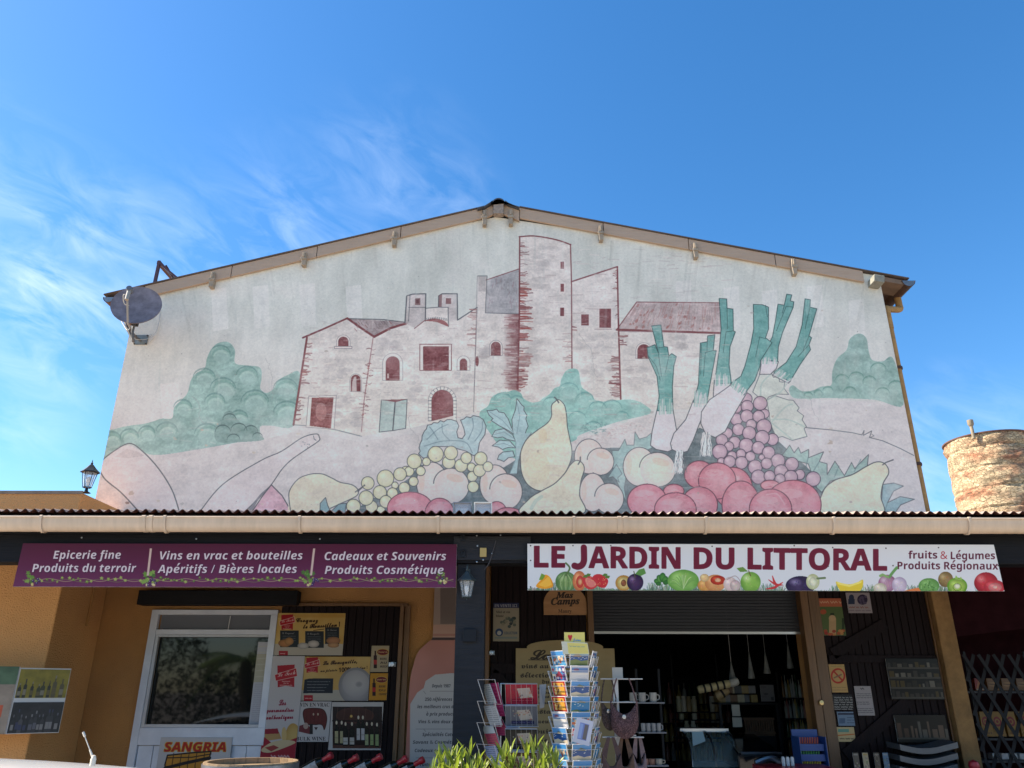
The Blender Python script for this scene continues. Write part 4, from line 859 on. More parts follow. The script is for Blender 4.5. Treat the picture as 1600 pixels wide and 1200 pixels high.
# roller shutter half lowered
rs = MB(); zb = PZ(1090,986,DW); n = 22; zs = (3.0-zb)/n
for i in range(n):
    z = zb+i*zs; b_ = [(DW+.080,z),(DW+.075,z+zs*.2),(DW+.075,z+zs*.8),(DW+.080,z+zs-.002)]
    k = len(rs.v); x0 = .85; x1 = 3.08
    rs.add([(x0,a,b) for a,b in b_]+[(x1,a,b) for a,b in b_]+[(x0,DW+.095,z),(x0,DW+.095,z+zs-.002),(x1,DW+.095,z),(x1,DW+.095,z+zs-.002)], [(0,4,5,1),(1,5,6,2),(2,6,7,3),(8,10,4,0),(3,7,11,9),(9,11,10,8)])
sh = rs.build('roller_shutter', mat('grey_shutter_slat', (.05,.055,.065), .6, .1, spec=.2), shop)
MB().box(.85, 3.08, DW+.06, DW+.10, zb-.025, zb-.001).build('shutter_bottom_bar', m_steel, sh)

# ================================================================= yellow annex on the left
ax = PX(100,900,7.63); axz = 3.55
m_annex = mat('light_brightened_ochre_stucco', (.74,.38,.14), .92, var=.35, vscale=1.0, bump=.8, bscale=70, col2=(.55,.275,.10))  # ochre brightened to stand in for the stronger light on the annex front
ann = thing('side_annex', 'ochre stucco annex with a flat top, projecting at the left of the shop', 'building', (ax-2, 7.63, 0))
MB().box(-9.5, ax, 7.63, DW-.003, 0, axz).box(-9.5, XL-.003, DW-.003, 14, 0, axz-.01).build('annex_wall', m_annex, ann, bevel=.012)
MB().box(-9.5, ax+.012, 7.618, 7.628, axz-.02, axz+.012).build('coping_edge', mat('grey_coping', (.35,.27,.2), .9, var=.4), ann)
MB().tube([(ax+.012, 8.2, 2.3), (ax+.012, 8.2, 3.3)], .012, 6).build('wall_conduit', m_stucco, ann)
# grey downpipe stub low in the inner corner
# ================================================================= porch canopy
can = thing('porch_canopy', 'black timber porch canopy with corrugated roof edge along the whole shop front', 'canopy', (0, 6.3, 0))
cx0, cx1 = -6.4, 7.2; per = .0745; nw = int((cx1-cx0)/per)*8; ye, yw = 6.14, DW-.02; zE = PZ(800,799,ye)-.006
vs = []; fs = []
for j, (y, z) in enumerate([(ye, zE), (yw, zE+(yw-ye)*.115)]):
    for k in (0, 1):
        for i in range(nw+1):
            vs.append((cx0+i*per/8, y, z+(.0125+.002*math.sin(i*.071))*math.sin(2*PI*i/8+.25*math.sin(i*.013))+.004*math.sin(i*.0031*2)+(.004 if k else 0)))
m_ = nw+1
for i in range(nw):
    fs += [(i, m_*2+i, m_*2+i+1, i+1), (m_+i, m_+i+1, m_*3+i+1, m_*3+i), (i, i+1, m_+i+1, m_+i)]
cr_ = MB().add(vs, fs).build('corrugated_roof', m_sheet, can, smooth=True); cr_.data.materials.append(mat('shade_dark_red_sheet_underside', (.06,.022,.022), .7))  # underside and edge get a darker copy of the sheet, shade put into colour
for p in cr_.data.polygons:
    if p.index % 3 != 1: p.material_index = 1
MB().box(cx0, cx1, 6.185, 6.215, PZ(800,835,6.2), zE-.016).build('fascia_board', m_blackh, can, bevel=.003)
zb1 = 2.643
MB().box(cx0, cx1, 6.24, 6.42, zb1, 3.0).build('front_beam', m_blackh, can, bevel=.006)
MB().box(PX(707,900,6.22), PX(830,900,6.22), 6.222, 6.238, zb1+.02, 2.855).build('beam_splice_board', m_black, can, bevel=.004)
for i in range(9):
    x = -5.2+i*1.35; MB().add([(x,6.43,2.80),(x+.07,6.43,2.80),(x+.07,DW-.003,3.03),(x,DW-.003,3.03),(x,6.43,2.93),(x+.07,6.43,2.93),(x+.07,DW-.003,3.16),(x,DW-.003,3.16)], BF).build('rafter', m_black, can)
for (p, q) in ((711, 757), (1760, 1800)):
    xa, xb = PX(p,1000,6.28), PX(q,1000,6.28); MB().box(xa, xb, 6.27, 6.27+(xb-xa), .14, zb1-.001).build('canopy_post', m_black, can, bevel=.008)
# thin frame strip on the post's inner edge and screws with bright heads
for (px, py) in [(745,837),(782,836),(746,853),(745,878),(755,875),(769,865),(128,840),(307,842),(500,842)]:
    q = P(px, py, 6.222); MB().lathe([(.007,0),(.006,-.004),(.001,-.005)], (q.x, q.y-.001, q.z), 8, Matrix.Rotation(R(-90),3,'X')).build('screw_head', m_steel, can)
q0 = P(750,856,6.21); q1 = P(760,870,6.21); MB().box(q0.x, q1.x, 6.205, 6.221, q1.z, q0.z).build('switch_plate', mat('yellow_tag', (.42,.30,.10), .6), can, bevel=.002)
for (px, py) in [(723,840),(724,865)]:
    q = P(px, py, 6.22); MB().box(q.x-.018, q.x+.018, 6.21, 6.2215, q.z-.03, q.z+.03).tube([(q.x-.012,6.2,q.z-.01),(q.x-.012,6.2,q.z+.015),(q.x,6.2,q.z+.027),(q.x+.012,6.2,q.z+.015),(q.x+.012,6.2,q.z-.01)], .004, 6).build('hook_plate', m_dark, can)
MB().tube(sm([P(775,845,6.21),P(770,862,6.21),P(764,880,6.21),P(757,890,6.21)]), .004, 5).build('cable', m_edged, can)
# gutter
gy = 6.105; r = .066; gz = PZ(800,809,gy-r)-.004; b = MB(); n = 14; prof = []
for i in range(n+1): a = PI*i/n; prof.append((gy-r*math.cos(a), gz-r*1.55*math.sin(a)))
lip = [(gy-r-.004, gz+.006)]; ring = lip+prof; inn = [(y+(.004 if y < gy else -.004), z+.004) for y, z in prof][::-1]
ringp = ring+inn; vs = []; 
xs = [cx0, PX(222,820,6.1)-.006, PX(968,820,6.1)-.006, cx1]
def gut_len(x0, x1):
    b = MB(); k = len(ringp); b.add([(x0,y,z) for y,z in ringp]+[(x1,y,z) for y,z in ringp], [(i,(i+1)%k,k+(i+1)%k,k+i) for i in range(k)]+[tuple(range(k-1,-1,-1)), tuple(range(k,2*k))])
    b.tube([(x0,gy-r-.002,gz+.005),(x1,gy-r-.002,gz+.005)], .0075, 8); return b
gut = gut_len(cx0, cx1).build('gutter', m_gutter, can, smooth=True)
def collar(x, w_, gr, name):
    b = MB(); A = [(gy-(r+gr)*math.cos(PI*i/n), gz+.004-(r*1.55+gr)*math.sin(PI*i/n)) for i in range(n+1)]; B_ = [(gy-(r+.0005)*math.cos(PI*i/n), gz+.004-(r*1.55+.0005)*math.sin(PI*i/n)) for i in range(n, -1, -1)]; k = 2*(n+1)
    pr = A+B_; b.add([(x-w_/2,y,z) for y,z in pr]+[(x+w_/2,y,z) for y,z in pr], [(i,(i+1)%k,k+(i+1)%k,k+i) for i in range(k)]+[tuple(range(k-1,-1,-1)), tuple(range(k,2*k))])
    b.tube([(x-w_/2,gy-r-.004,gz+.008),(x+w_/2,gy-r-.004,gz+.008)], .010, 8)
    return b.build(name, m_gutter, gut, smooth=True)
for px in (62, 256, 467, 684, 897, 1104, 1304, 1516): collar(PX(px,820,6.04), .02, .014, 'gutter_bracket')
for px in (223, 234, 968, 978): collar(PX(px,820,6.04), .03, .007, 'gutter_joint')
for px in (77, 240, 273, 682, 940, 985, 1300, 1498): 
    q = P(px, 808, 6.17); MB().lathe([(.001,.012),(.016,.010),(.02,0),(.001,-.002)], (q.x,6.165,zE-.045), 10, Matrix.Rotation(R(80),3,'X')).build('clip_rosette', m_gutter, gut, smooth=True)

# ================================================================= lanterns
def lantern(name, lab, base, s, up, m_body, on_post=None):
    """four-sided tapered glass lantern; base = bottom finial point, s = overall height of the glass body"""
    t = thing(name, lab, 'lantern', base); bx, by, bz = base; rot = R(20 if up else 0)
    M = Matrix.Rotation(rot, 3, 'Z'); n = 6 if not up else 6
    rb, rt_ = .26*s, .46*s
    if up: MB().lathe([(.30*s,0),(.28*s,.02*s),(.12*s,.10*s),(.08*s,.30*s),(.14*s,.36*s)], base, 12).build('pedestal', m_body, t, smooth=True); z0 = bz+.36*s
    else: z0 = bz+.14*s; MB().lathe([(.001,-.02*s),(.05*s,.0),(.04*s,.05*s),(.10*s,.10*s),(rb,.14*s)], base, 8).build('finial', m_body, t, smooth=True)
    z1 = z0+s
    def ringpt(rr, z, i): a = 2*PI*i/n+rot; return (bx+rr*math.cos(a), by+rr*math.sin(a), z)
    fr = MB()
    for i in range(n): fr.bar(ringpt(rb,z0,i), ringpt(rt_,z1,i), .035*s)
    fr.lathe([(rb*1.1,z0-bz-.02*s),(rb*1.1,z0-bz+.03*s),(rb*.5,z0-bz+.03*s)], base, n, M).lathe([(rt_*1.06,z1-bz-.03*s),(rt_*1.12,z1-bz+.02*s),(rt_*.8,z1-bz+.02*s)], base, n, M)
    fr.build('frame', m_body, t)
    for i in range(n): MB().add([ringpt(rb*.96,z0,i),ringpt(rb*.96,z0,i+1),ringpt(rt_*.97,z1,i+1),ringpt(rt_*.97,z1,i)], [(0,1,2,3)]).build('glass_pane', m_clear, t)
    MB().lathe([(rt_*1.32,z1-bz+.0*s),(rt_*1.30,z1-bz+.05*s),(rt_*.75,z1-bz+.28*s),(rt_*.35,z1-bz+.50*s),(.06*s,z1-bz+.60*s),(.09*s,z1-bz+.65*s),(.03*s,z1-bz+.72*s),(.03*s,z1-bz+.80*s),(.001,z1-bz+.9*s)], base, n, M).build('roof_cap', m_body, t)
    MB().lathe([(.001,.12*s),(.07*s,.13*s),(.07*s,.3*s),(.13*s,.42*s),(.15*s,.55*s),(.11*s,.68*s),(.001,.74*s)], (bx,by,z0), 12).build('bulb', mat('frosted_bulb', (.8,.8,.76), .3), t, smooth=True)
    if not up:
        MB().tube(sm([(bx,by,z1+.55*s),(bx,by-.02*s,z1+.85*s),(bx,by+.3*s,z1+1.0*s),(bx,by+.75*s,z1+.75*s),(bx,by+.95*s,z1+.5*s)], k=5), .045*s, 7).box(bx-.14*s, bx+.14*s, 6.252, 6.268, z1+.1*s, z1+.85*s).build('wall_arm', m_body, t, smooth=True)
    return t
m_lant = mat('black_lantern_metal', (.02,.022,.025), .4, .3); m_lant2 = mat('verdigris_lantern_metal', (.05,.065,.065), .45, .3)
q = P(128, 769, 7.68); lantern('lantern', 'black pedestal lantern standing on the annex corner against the sky', (q.x+.03, 7.70, axz+.01), .155, True, m_lant)
q = P(729, 937, 6.14); lantern('lantern', 'dark green lantern with a clear bulb hung on the black post', (q.x, 6.14, q.z), .125, False, m_lant2)
q0 = P(724,983,6.26); q1 = P(744,1003,6.26); t = MB().box(q0.x, q1.x, 6.245, 6.268, q1.z, q0.z).build('small_box', m_dark, loc=(q0.x,6.26,q0.z), bevel=.003)
tag(t, 'small dark square box screwed to the black post below the lantern', 'box')

# ================================================================= satellite dish
dq = P(213, 476, 7.95); dish = thing('satellite_dish', 'grey oval satellite dish on a bent arm at the top left of the gable', 'satellite dish', (PX(215,535,DW), DW, PZ(215,535,DW)))
look = Vector((.20, -.96, .19)).normalized(); Mx = look.to_track_quat('Z', 'Y').to_matrix() 
prof = [(.001,-.030)]+[(.27*i/10, -.030*(1-(i/10)**2)) for i in range(1, 11)]+[(.275,.002),(.275,-.012)]+[(.27*i/10, -.030*(1-(i/10)**2)-.012) for i in range(10, 0, -1)]+[(.001,-.042)]
b = MB(); b.lathe(prof, (0,0,0), 40); b.v = [(x*1.0, y*.97, z) for x,y,z in b.v]; b.v = [tuple(dq+Mx@Vector(v)) for v in b.v]
b.build('reflector', mat('dish_grey_enamel', (.25,.225,.26), .85, 0, var=.2, vscale=8), dish, smooth=True)
bk = dq-look*.12; pl = Vector((PX(220,531,DW), DW, PZ(220,531,DW)))
arm_low = dq+Mx@Vector((0,-.27,0)); 
if arm_low.z > dq.z: arm_low = dq+Mx@Vector((0,.27,0))
dn = (arm_low-dq).normalized()
MB().tube(sm([bk+dn*.08, bk+dn*.30, bk+dn*.36+Vector((0,.06,-.04)), Vector((pl.x-.07,DW-.34,pl.z+.12)), Vector((pl.x-.02,DW-.15,pl.z+.0)), Vector((pl.x,DW-.01,pl.z-.01))], k=5), .016, 10).build('mast_arm', mat('grey_mast', (.12,.115,.11), .6, .1), dish, smooth=True)
MB().obox(bk+dn*.16, (.07,.09,.06), Mx).build('clamp', m_dark, dish)
lnb = dq+look*.33+dn*.10; 
MB().tube([arm_low-look*.02+dn*.05, arm_low+look*.10+dn*.07, lnb+dn*.05], .012, 8).build('feed_arm', mat('pale_feed_arm', (.30,.29,.26), .6), dish, smooth=True)
MB().tube([lnb+dn*.09, lnb-dn*.04], .022, 10).build('feed_neck', mat('pale_feed_arm', (.5,.48,.43)), dish, smooth=True)
MB().lathe([(.001,-.03),(.03,-.03),(.036,0),(.034,.045),(.024,.06),(.001,.06)], lnb-dn*.06, 14, (-look).to_track_quat('Z','Y').to_matrix()).build('lnb_head', mat('lnb_grey', (.12,.13,.15), .4), dish, smooth=True)
MB().box(pl.x-.07, pl.x+.09, DW-.014, DW-.0055, pl.z-.07, pl.z+.06).build('wall_plate', mat('plate_zinc', (.30,.32,.29), .5, .4, var=.4, vscale=20), dish, bevel=.003)
for dx, dz in ((-.06,.05),(.08,.05),(-.06,-.06),(.08,-.06)): MB().lathe([(.008,0),(.008,-.012),(.001,-.012)], (pl.x+dx,DW-.0145,pl.z+dz), 6, Matrix.Rotation(R(-90),3,'X')).build('bolt', m_rustmetal, dish)
MB().tube(sm([P(232,535,DW-.02),P(243,520,DW-.02),P(249,500,DW-.02),P(250,485,DW-.02),P(247,470,8.3)]), .006, 6).build('cable', mat('pale_cable', (.55,.53,.48), .6), dish)
MB().tube(sm([lnb+dn*.0-look*.03, lnb+Vector((-.05,0,-.02)), lnb+Vector((-.05,.05,-.1)), lnb+Vector((0,.06,-.12))]), .005, 6).tube(sm([arm_low+dn*.04, arm_low+dn*.10+Vector((-.02,0,0)), Vector((pl.x-.10,DW-.35,pl.z+.10)), Vector((pl.x-.04,DW-.12,pl.z-.03)), Vector((pl.x+.1,DW-.03,pl.z+.0)), Vector((pl.x+.13,DW-.02,pl.z+.07))], k=5), .004, 6).build('cable', mat('white_cable', (.5,.48,.42), .6), dish)

# ================================================================= round stone tower far right
TD = 34.0; txc = PX(1540,680,TD); tzt = PZ(1530,674,TD-1.6); TR = abs(PX(1600,690,TD)-PX(1479,690,TD))/2*1.0
tower = thing('stone_tower', 'round rubble-stone tower in warm sunlight with a brick band and a small chimney pot', 'tower', (txc, TD, 0))
mt = bpy.data.materials.new('rubble_masonry'); mt.use_nodes = True; nt = mt.node_tree; bs = nt.nodes['Principled BSDF']; bs.inputs['Roughness'].default_value = .95
uvn = nt.nodes.new('ShaderNodeTexCoord'); mpn = nt.nodes.new('ShaderNodeMapping'); nt.links.new(uvn.outputs['UV'], mpn.inputs[0]); mpn.inputs['Scale'].default_value = (1,2.1,1)
vo = nt.nodes.new('ShaderNodeTexVoronoi'); vo.feature = 'DISTANCE_TO_EDGE'; vo.inputs['Scale'].default_value = 6.5; nt.links.new(mpn.outputs[0], vo.inputs['Vector'])
vc = nt.nodes.new('ShaderNodeTexVoronoi'); vc.inputs['Scale'].default_value = 6.5; nt.links.new(mpn.outputs[0], vc.inputs['Vector'])
ns = nt.nodes.new('ShaderNodeTexNoise'); ns.inputs['Scale'].default_value = .9; ns.inputs['Detail'].default_value = 5; nt.links.new(mpn.outputs[0], ns.inputs['Vector'])
cr = nt.nodes.new('ShaderNodeValToRGB'); cr.color_ramp.elements[0].color = (.50,.37,.22,1); cr.color_ramp.elements[1].color = (.38,.16,.085,1); cr.color_ramp.elements[0].position = .46; cr.color_ramp.elements[1].position = .66; nt.links.new(ns.outputs['Fac'], cr.inputs[0])
mx = nt.nodes.new('ShaderNodeMixRGB'); mx.blend_type = 'OVERLAY'; mx.inputs[0].default_value = .45; bwn = nt.nodes.new('ShaderNodeRGBToBW'); nt.links.new(vc.outputs['Color'], bwn.inputs[0]); nt.links.new(cr.outputs[0], mx.inputs[1]); nt.links.new(bwn.outputs[0], mx.inputs[2])
mj = nt.nodes.new('ShaderNodeMapRange'); mj.inputs['From Max'].default_value = .06; nt.links.new(vo.outputs['Distance'], mj.inputs['Value'])
m2 = nt.nodes.new('ShaderNodeMixRGB'); nt.links.new(mj.outputs[0], m2.inputs[0]); m2.inputs[1].default_value = (.34,.24,.13,1); nt.links.new(mx.outputs[0], m2.inputs[2]); nt.links.new(m2.outputs[0], bs.inputs['Base Color'])
bpn = nt.nodes.new('ShaderNodeBump'); bpn.inputs['Strength'].default_value = .9; bpn.inputs['Distance'].default_value = .06; nt.links.new(mj.outputs[0], bpn.inputs['Height']); nt.links.new(bpn.outputs[0], bs.inputs['Normal'])
# wall: many small quads with uneven radius, courses stepping in and out
nth, nz = 150, 150; zb_ = 0; vs = []; fs = []; hn = vnoise(nz+1, nth, 5, 3, 9, 1.6, .6)
for j in range(nz+1):
    z = zb_+(tzt-zb_)*j/nz; cshift = .02 if (j//5)%2 else 0
    for i in range(nth):
        a = 2*PI*i/nth; rr = TR+(hn[j, i]-.5)*.17+cshift-(.045 if j % 11 == 0 else 0); vs.append((txc+rr*math.cos(a), TD+rr*math.sin(a), z))
for j in range(nz):
    for i in range(nth): k = (i+1)%nth; fs.append((j*nth+i, j*nth+k, (j+1)*nth+k, (j+1)*nth+i))
tw = MB().add(vs, fs).build('tower_wall', mt, tower, smooth=True)
u = tw.data.uv_layers.new(name='UVMap')
for p in tw.data.polygons:
    ii = p.index % nth
    for li in p.loop_indices:
        c = tw.data.vertices[tw.data.loops[li].vertex_index].co; j = (tw.data.loops[li].vertex_index)//nth; i = tw.data.loops[li].vertex_index % nth
        if ii == nth-1 and i == 0: i = nth
        u.data[li].uv = (2*PI*TR*i/nth, c.z)
MB().lathe([(TR-.1,-.05),(TR+.07,-.03),(TR+.08,.02),(TR*.5,.08),(.001,.12)], (txc,TD,tzt), 48).build('rim_slab', mat('tower_rim', (.22,.11,.08), .9, var=.4), tower, smooth=True)
q = P(1529, 690, TD-TR*.9); MB().lathe([(.07,-.3),(.07,.26),(.08,.27),(.13,.36),(.13,.56),(.09,.56),(.09,.36)], (q.x,TD-TR*.75,tzt+.05), 12).build('chimney_pot', mat('chimney_clay', (.42,.33,.22), .8, var=.5, vscale=6), tower, smooth=True)
ph_ = math.atan2(txc, TD); an_ = R(16); nv = (Vector((-math.sin(ph_), -math.cos(ph_), 0))*math.cos(an_)+Vector((-math.cos(ph_), math.sin(ph_), 0))*math.sin(an_)).normalized()
pc_ = Vector((txc, TD, 0))+nv*(TR-.20); pc_.z = PZ(1545, 784, pc_.y); MB().obox(pc_, (.24,.42,.44), (-nv).to_track_quat('Y','Z').to_matrix()).build('slit_window', m_dark, tower)

# distant bare bush tip at the far left over the annex
tr = thing('shrub', 'dark twiggy shrub top just showing above the annex roof at the left edge', 'shrub', (-11.9, 15, 0))
qa = P(-3, 778, 15); random.seed(3)
b = MB(); b.tube([(qa.x-.3,15,0),(qa.x-.2,15,qa.z-.8),(qa.x-.1,15,qa.z-.3)], [.08,.05,.02], 6); b.build('trunk', mat('twig_bark', (.06,.045,.035), .9), tr)
b = MB()
for i in range(260):
    a = random.uniform(0,2*PI); rr = random.random()**.5*.55; c = Vector((qa.x-.25+rr*math.cos(a), 15+rr*math.sin(a)*.8, qa.z-.55+random.uniform(0,.75)*(1-rr)))
    d_ = Vector((random.uniform(-1,1),random.uniform(-1,1),random.uniform(0,1.4))).normalized()*.09; s_ = d_.orthogonal().normalized()*.02; b.add([c-s_, c+s_, c+d_], [(0,1,2)])
b.build('foliage', mat('dark_shrub_leaf', (.03,.045,.02), .7), tr)
# ================================================================= the two long signs
def sign_panel(name, c, ext, y, th, gain, lab, cat, rough=.35, edge=None, bump=0):
    x0,x1,z0,z1 = ext
    o = panel(name, c.material(name+'_print', gain, rough, spec=.22), x0, x1, z0, z1, y, th, edge or m_edge, loc=((x0+x1)/2, y, z0))
    if lab: tag(o, lab, cat)
    return o
GS = 1.0
# purple sign
ext = rect_from_px(6.2, (36,849), (712,918)); c = plane_canvas(6.2, *ext, 420, (92,30,70))
ys = np.linspace(0,1,c.h)[:,None,None]; c.c[:] = np.array((84,14,44),np.float32)*(1-ys)+np.array((112,50,92),np.float32)*ys
def vine(c, x0, x1, yb, slope):
    x = x0; pts = []
    while x < x1: pts.append((x, yb+2.2*math.sin((x-x0)/8.5))); x += 3
    c.line(pts, .9, (170,150,120), .9); c.line([(a, 2*yb-b+1) for a,b in pts], .6, (120,140,80), .8)
    x = x0+4
    while x < x1-6:
        if random.random() < .72:
            y = yb+random.uniform(-4,3); s = random.uniform(2.2,3.8); g = random.choice([(112,142,58),(140,164,74),(92,122,50),(160,176,92)]); a = random.uniform(0,6)
            pts = []
            for k in range(10): rr = s*(1 if k%2 == 0 else .55); pts.append((x+rr*math.cos(a+k*PI/5), y+rr*.9*math.sin(a+k*PI/5)))
            c.fill(pts, g, .97); c.ell(x-.4, y-.4, s*.35, s*.3, (190,200,120), .5)
        x += random.uniform(3,9)
vine(c, 36, 710, 906, 0)
for gx in (50, 229, 233, 480, 486, 688):
    for k in range(5):
        x = gx+random.uniform(-7,7); y = random.uniform(893,910); s = 4.5; pts = []
        for j in range(10): rr = s*(1 if j%2 == 0 else .5); pts.append((x+rr*math.cos(j*PI/5+k), y+rr*math.sin(j*PI/5+k)))
        c.fill(pts, random.choice([(110,150,60),(136,170,80),(80,120,50)]), .97)
    for k in range(6): c.ell(gx+4+random.uniform(-6,8), random.uniform(904,914), 2.1, 2.1, random.choice([(214,200,140),(70,40,96),(196,176,110),(60,36,90)]), 1, hl=(240,236,210))
for (t_, x0, y0, x1, h) in [('Epicerie fine',83,873,189,12.5),('Produits du terroir',50,893.5,213,12.5),('Vins en vrac et bouteilles',250,874,473,12.5),('Apéritifs / Bières locales',246,895,464,12.5),('Cadeaux et Souvenirs',507,875,697,12.5),('Produits Cosmétique',507,896.5,693,12.5)]:
    c.text(t_, x0+1, y0+1.2, x1+1, h, (50,12,40), 'sbi', a=.7); c.text(t_, x0, y0, x1, h, (226,216,222), 'sbi')
for x in (234, 489): c.fill([(x,857),(x+3.4,857),(x-1.5,899),(x-4.9,899)], (214,188,176), 1)
sign_panel('purple_shop_sign', c, ext, 6.215, .015, .8, 'long purple shop sign with white italic lettering, dividers and a vine border', 'sign')
# white sign
ext = rect_from_px(6.2, (824,850), (1568,924)); c = plane_canvas(6.2, *ext, 420, (222,226,232))
CW = (112,26,50)
c.text('LE', 835, 886, 882, 32, CW, 'sb', fat=.9, slope=.008); c.line(sm([(912,856),(912.3,868),(912,877),(909,883),(903,885.6),(897.5,884.2)]), 8, CW); c.text('ARDIN', 920, 887, 1062, 32, CW, 'sb', fat=.9, slope=.008); c.text('DU', 1084, 888.5, 1146, 32, CW, 'sb', fat=.9, slope=.008); c.text('LITTORAL', 1168, 889, 1384, 32, CW, 'sb', fat=.9, slope=.010)
c.text('fruits', 1418, 873, 1463, 11.5, (96,30,50), 'sb'); c.text('&', 1468, 873.5, 1479, 11.5, (170,44,50), 'sb'); c.text('Légumes', 1484, 874, 1553, 11.5, (96,30,50), 'sb')
c.text('Produits Régionaux', 1401, 889.5, 1558, 11.5, (96,30,50), 'sb', slope=.004)
def base(x): return 921+(x-824)*.0095
for i in range(2200):
    x = random.uniform(826,1567); y = base(x)+1; h = random.uniform(3,14)*(1 if math.sin(x/23)+math.sin(x/9) > -.6 else .3); dx = random.uniform(-4,4)
    c.line([(x,y),(x+dx*.4,y-h*.6),(x+dx,y-h)], .8, random.choice([(60,110,90),(90,150,110),(40,80,80),(120,160,90),(150,120,110)]), .7, taper=True)
def E_(dx, dy, rx, ry, col, edge=None, hl=None, **k):
    dy *= 1.15; ry *= 1.12; rx *= 1.06
    c.ell(FX+dx, base(FX)+dy, rx*1.1, ry*1.08, col, 1, edge=edge or tuple(v*.8 for v in col), hl=hl or (tuple(min(255, v+34) for v in col) if rx > 6 else None), tex=.35, **k)
    for i in range(int(rx*2)):
        a = random.uniform(0,6.28); q = random.uniform(.2,.9); c.ell(FX+dx+rx*q*math.cos(a), base(FX)+dy+ry*q*math.sin(a), random.uniform(.5,1.3), random.uniform(.4,1.6), tuple(min(255, max(0, v+random.choice([-26,-18,20,28]))) for v in col), .4, n=8)
FX = 851; c.fill([(838,914),(846,905),(852,898),(860,903),(864,916),(852,920),(840,918)], (240,160,40), 1, smooth=True); c.fill([(841,914),(858,900),(862,914),(852,918)], (250,190,70), 1); c.fill([(842,906),(846,896),(852,899),(848,906)], (120,160,60), 1)
FX = 884; E_(0,-11,14,13,(130,160,96),(80,120,66))
for k in range(-3,4): c.line([(884+k*1.5,898),(884+k*4.2,910),(884+k*3,921)], .9, (86,120,70) if k%2 else (176,196,140), .8, smooth=True)
c.line([(884,899),(890,888),(884,880)], 2.2, (96,120,70), 1, smooth=True)
FX = 905; E_(0,-12,9,13,(226,150,100),(200,110,70)); E_(1,-11,5,8,(214,90,70),(190,60,50)); E_(1,-11,2.5,4,(236,170,120))
FX = 938
c.fill([(926,901),(934,897),(944,900),(950,908),(945,918),(936,917),(928,910)], (200,50,56), 1, smooth=True)
c.fill([(910,903),(918,899),(930,905),(934,914),(924,921),(914,917)], (206,60,64), 1, smooth=True); c.fill([(914,905),(920,903),(929,909),(931,914),(924,918),(917,914)], (226,130,120), 1, smooth=True)
for i in range(26): c.ell(random.uniform(914,948), random.uniform(901,917), .5, .7, (240,190,120), .9)
for (x,y) in ((944,900),(948,903),(914,902),(918,900)): c.fill([(x-4,y),(x,y-4),(x+5,y-3),(x+3,y+1)], (90,130,60), 1)
FX = 974; E_(0,-10,11,10,(210,170,90),(176,130,60)); E_(0,-10,8,7.5,(232,206,130)); E_(0,-10,3.6,4.4,(150,96,56),hl=(180,130,90))
FX = 992; E_(0,-11,11,11,(78,50,90),(44,26,60),hl=(150,124,160)); c.line([(992,902),(990,893)], 1.2, (90,90,50)); c.fill([(992,897),(998,890),(1006,888),(1009,896),(1001,900)], (96,146,70), 1)
FX = 1035
for (a,l) in ((-2.6,14),(-2.0,15),(-1.5,17),(-1.0,14),(-.5,12),(-2.9,10)):
    x = 1034+math.cos(a)*l*.6; y = 914+math.sin(a)*l*.7; c.ell(x, y, l*.42, l*.3, random.choice([(84,150,60),(60,120,50),(110,170,80)]), 1, rot=a, edge=(50,100,44))
FX = 1067; E_(0,-14,21,14,(150,196,104),(104,160,70)); 
for k in range(14): a = random.uniform(-PI,0); c.line([(1067,920),(1067+math.cos(a)*12,912+math.sin(a)*8),(1067+math.cos(a)*19,912+math.sin(a)*13)], .9, random.choice([(208,228,170),(110,160,80)]), .8, smooth=True)
FX = 1101; E_(0,-8,10,8,(226,170,96),(200,140,70)); FX = 1117; E_(0,-11,14,11,(224,168,110),(196,130,76)); E_(4,-15,10,6,(206,76,40),(160,40,30)); E_(4,-15,4,2.6,(240,190,150)); FX = 1096; E_(4,-18,6,5,(232,196,140))
FX = 1140; E_(0,-10,9,9,(226,206,200),(200,180,176)); c.line([(1135,906),(1148,900),(1156,910),(1150,920)], 1, (170,150,150), .8, smooth=True); E_(8,-8,7,7,(214,196,190),(180,160,160))
FX = 1172; E_(0,-13,13.5,13,(150,196,90),(110,160,66),hl=(214,236,180)); c.line([(1172,900),(1169,892)], 1.2, (110,90,50)); c.fill([(1168,893),(1160,886),(1150,888),(1156,894)], (110,150,70), 1)
for (x0,y0,x1,y1) in ((1196,920,1222,910),(1200,906,1222,914),(1206,900,1212,912)): c.line([(x0,y0),((x0+x1)/2,(y0+y1)/2+3),(x1,y1)], 3, (200,60,60), 1, smooth=True, taper=True)
FX = 1252; E_(-2,-9,20,12,(66,48,88),(38,26,58),hl=(150,140,180)); E_(17,-14,9,10,(206,212,176),(180,186,140)); E_(17,-14,5,6,(232,236,206)); c.line([(1276,904),(1288,903)], 2.4, (110,130,90))
FX = 1326; c.fill([(1305,909),(1314,911),(1326,913),(1338,910),(1347,906),(1346,918),(1338,925),(1316,925),(1309,919)], (232,206,60), 1, smooth=True); c.fill([(1306,909),(1326,914),(1346,907),(1344,911),(1326,917),(1308,913)], (246,232,120), 1)
FX = 1388; E_(-3,-13,12,11,(190,150,170),(150,100,130),hl=(220,200,214)); E_(-14,-6,9,7,(220,216,196),(190,186,160)); E_(16,-11,10,10,(212,200,214),(176,160,186)); c.line([(1388,902),(1394,894),(1400,887)], 3.2, (110,160,90), 1, smooth=True); c.line([(1386,902),(1378,898),(1374,900)], 3, (140,180,110), 1)
for k in range(5): c.line([(1385+k*1.3,903),(1380+k*3,914),(1385+k,923)], .5, (150,110,140), .6, smooth=True)
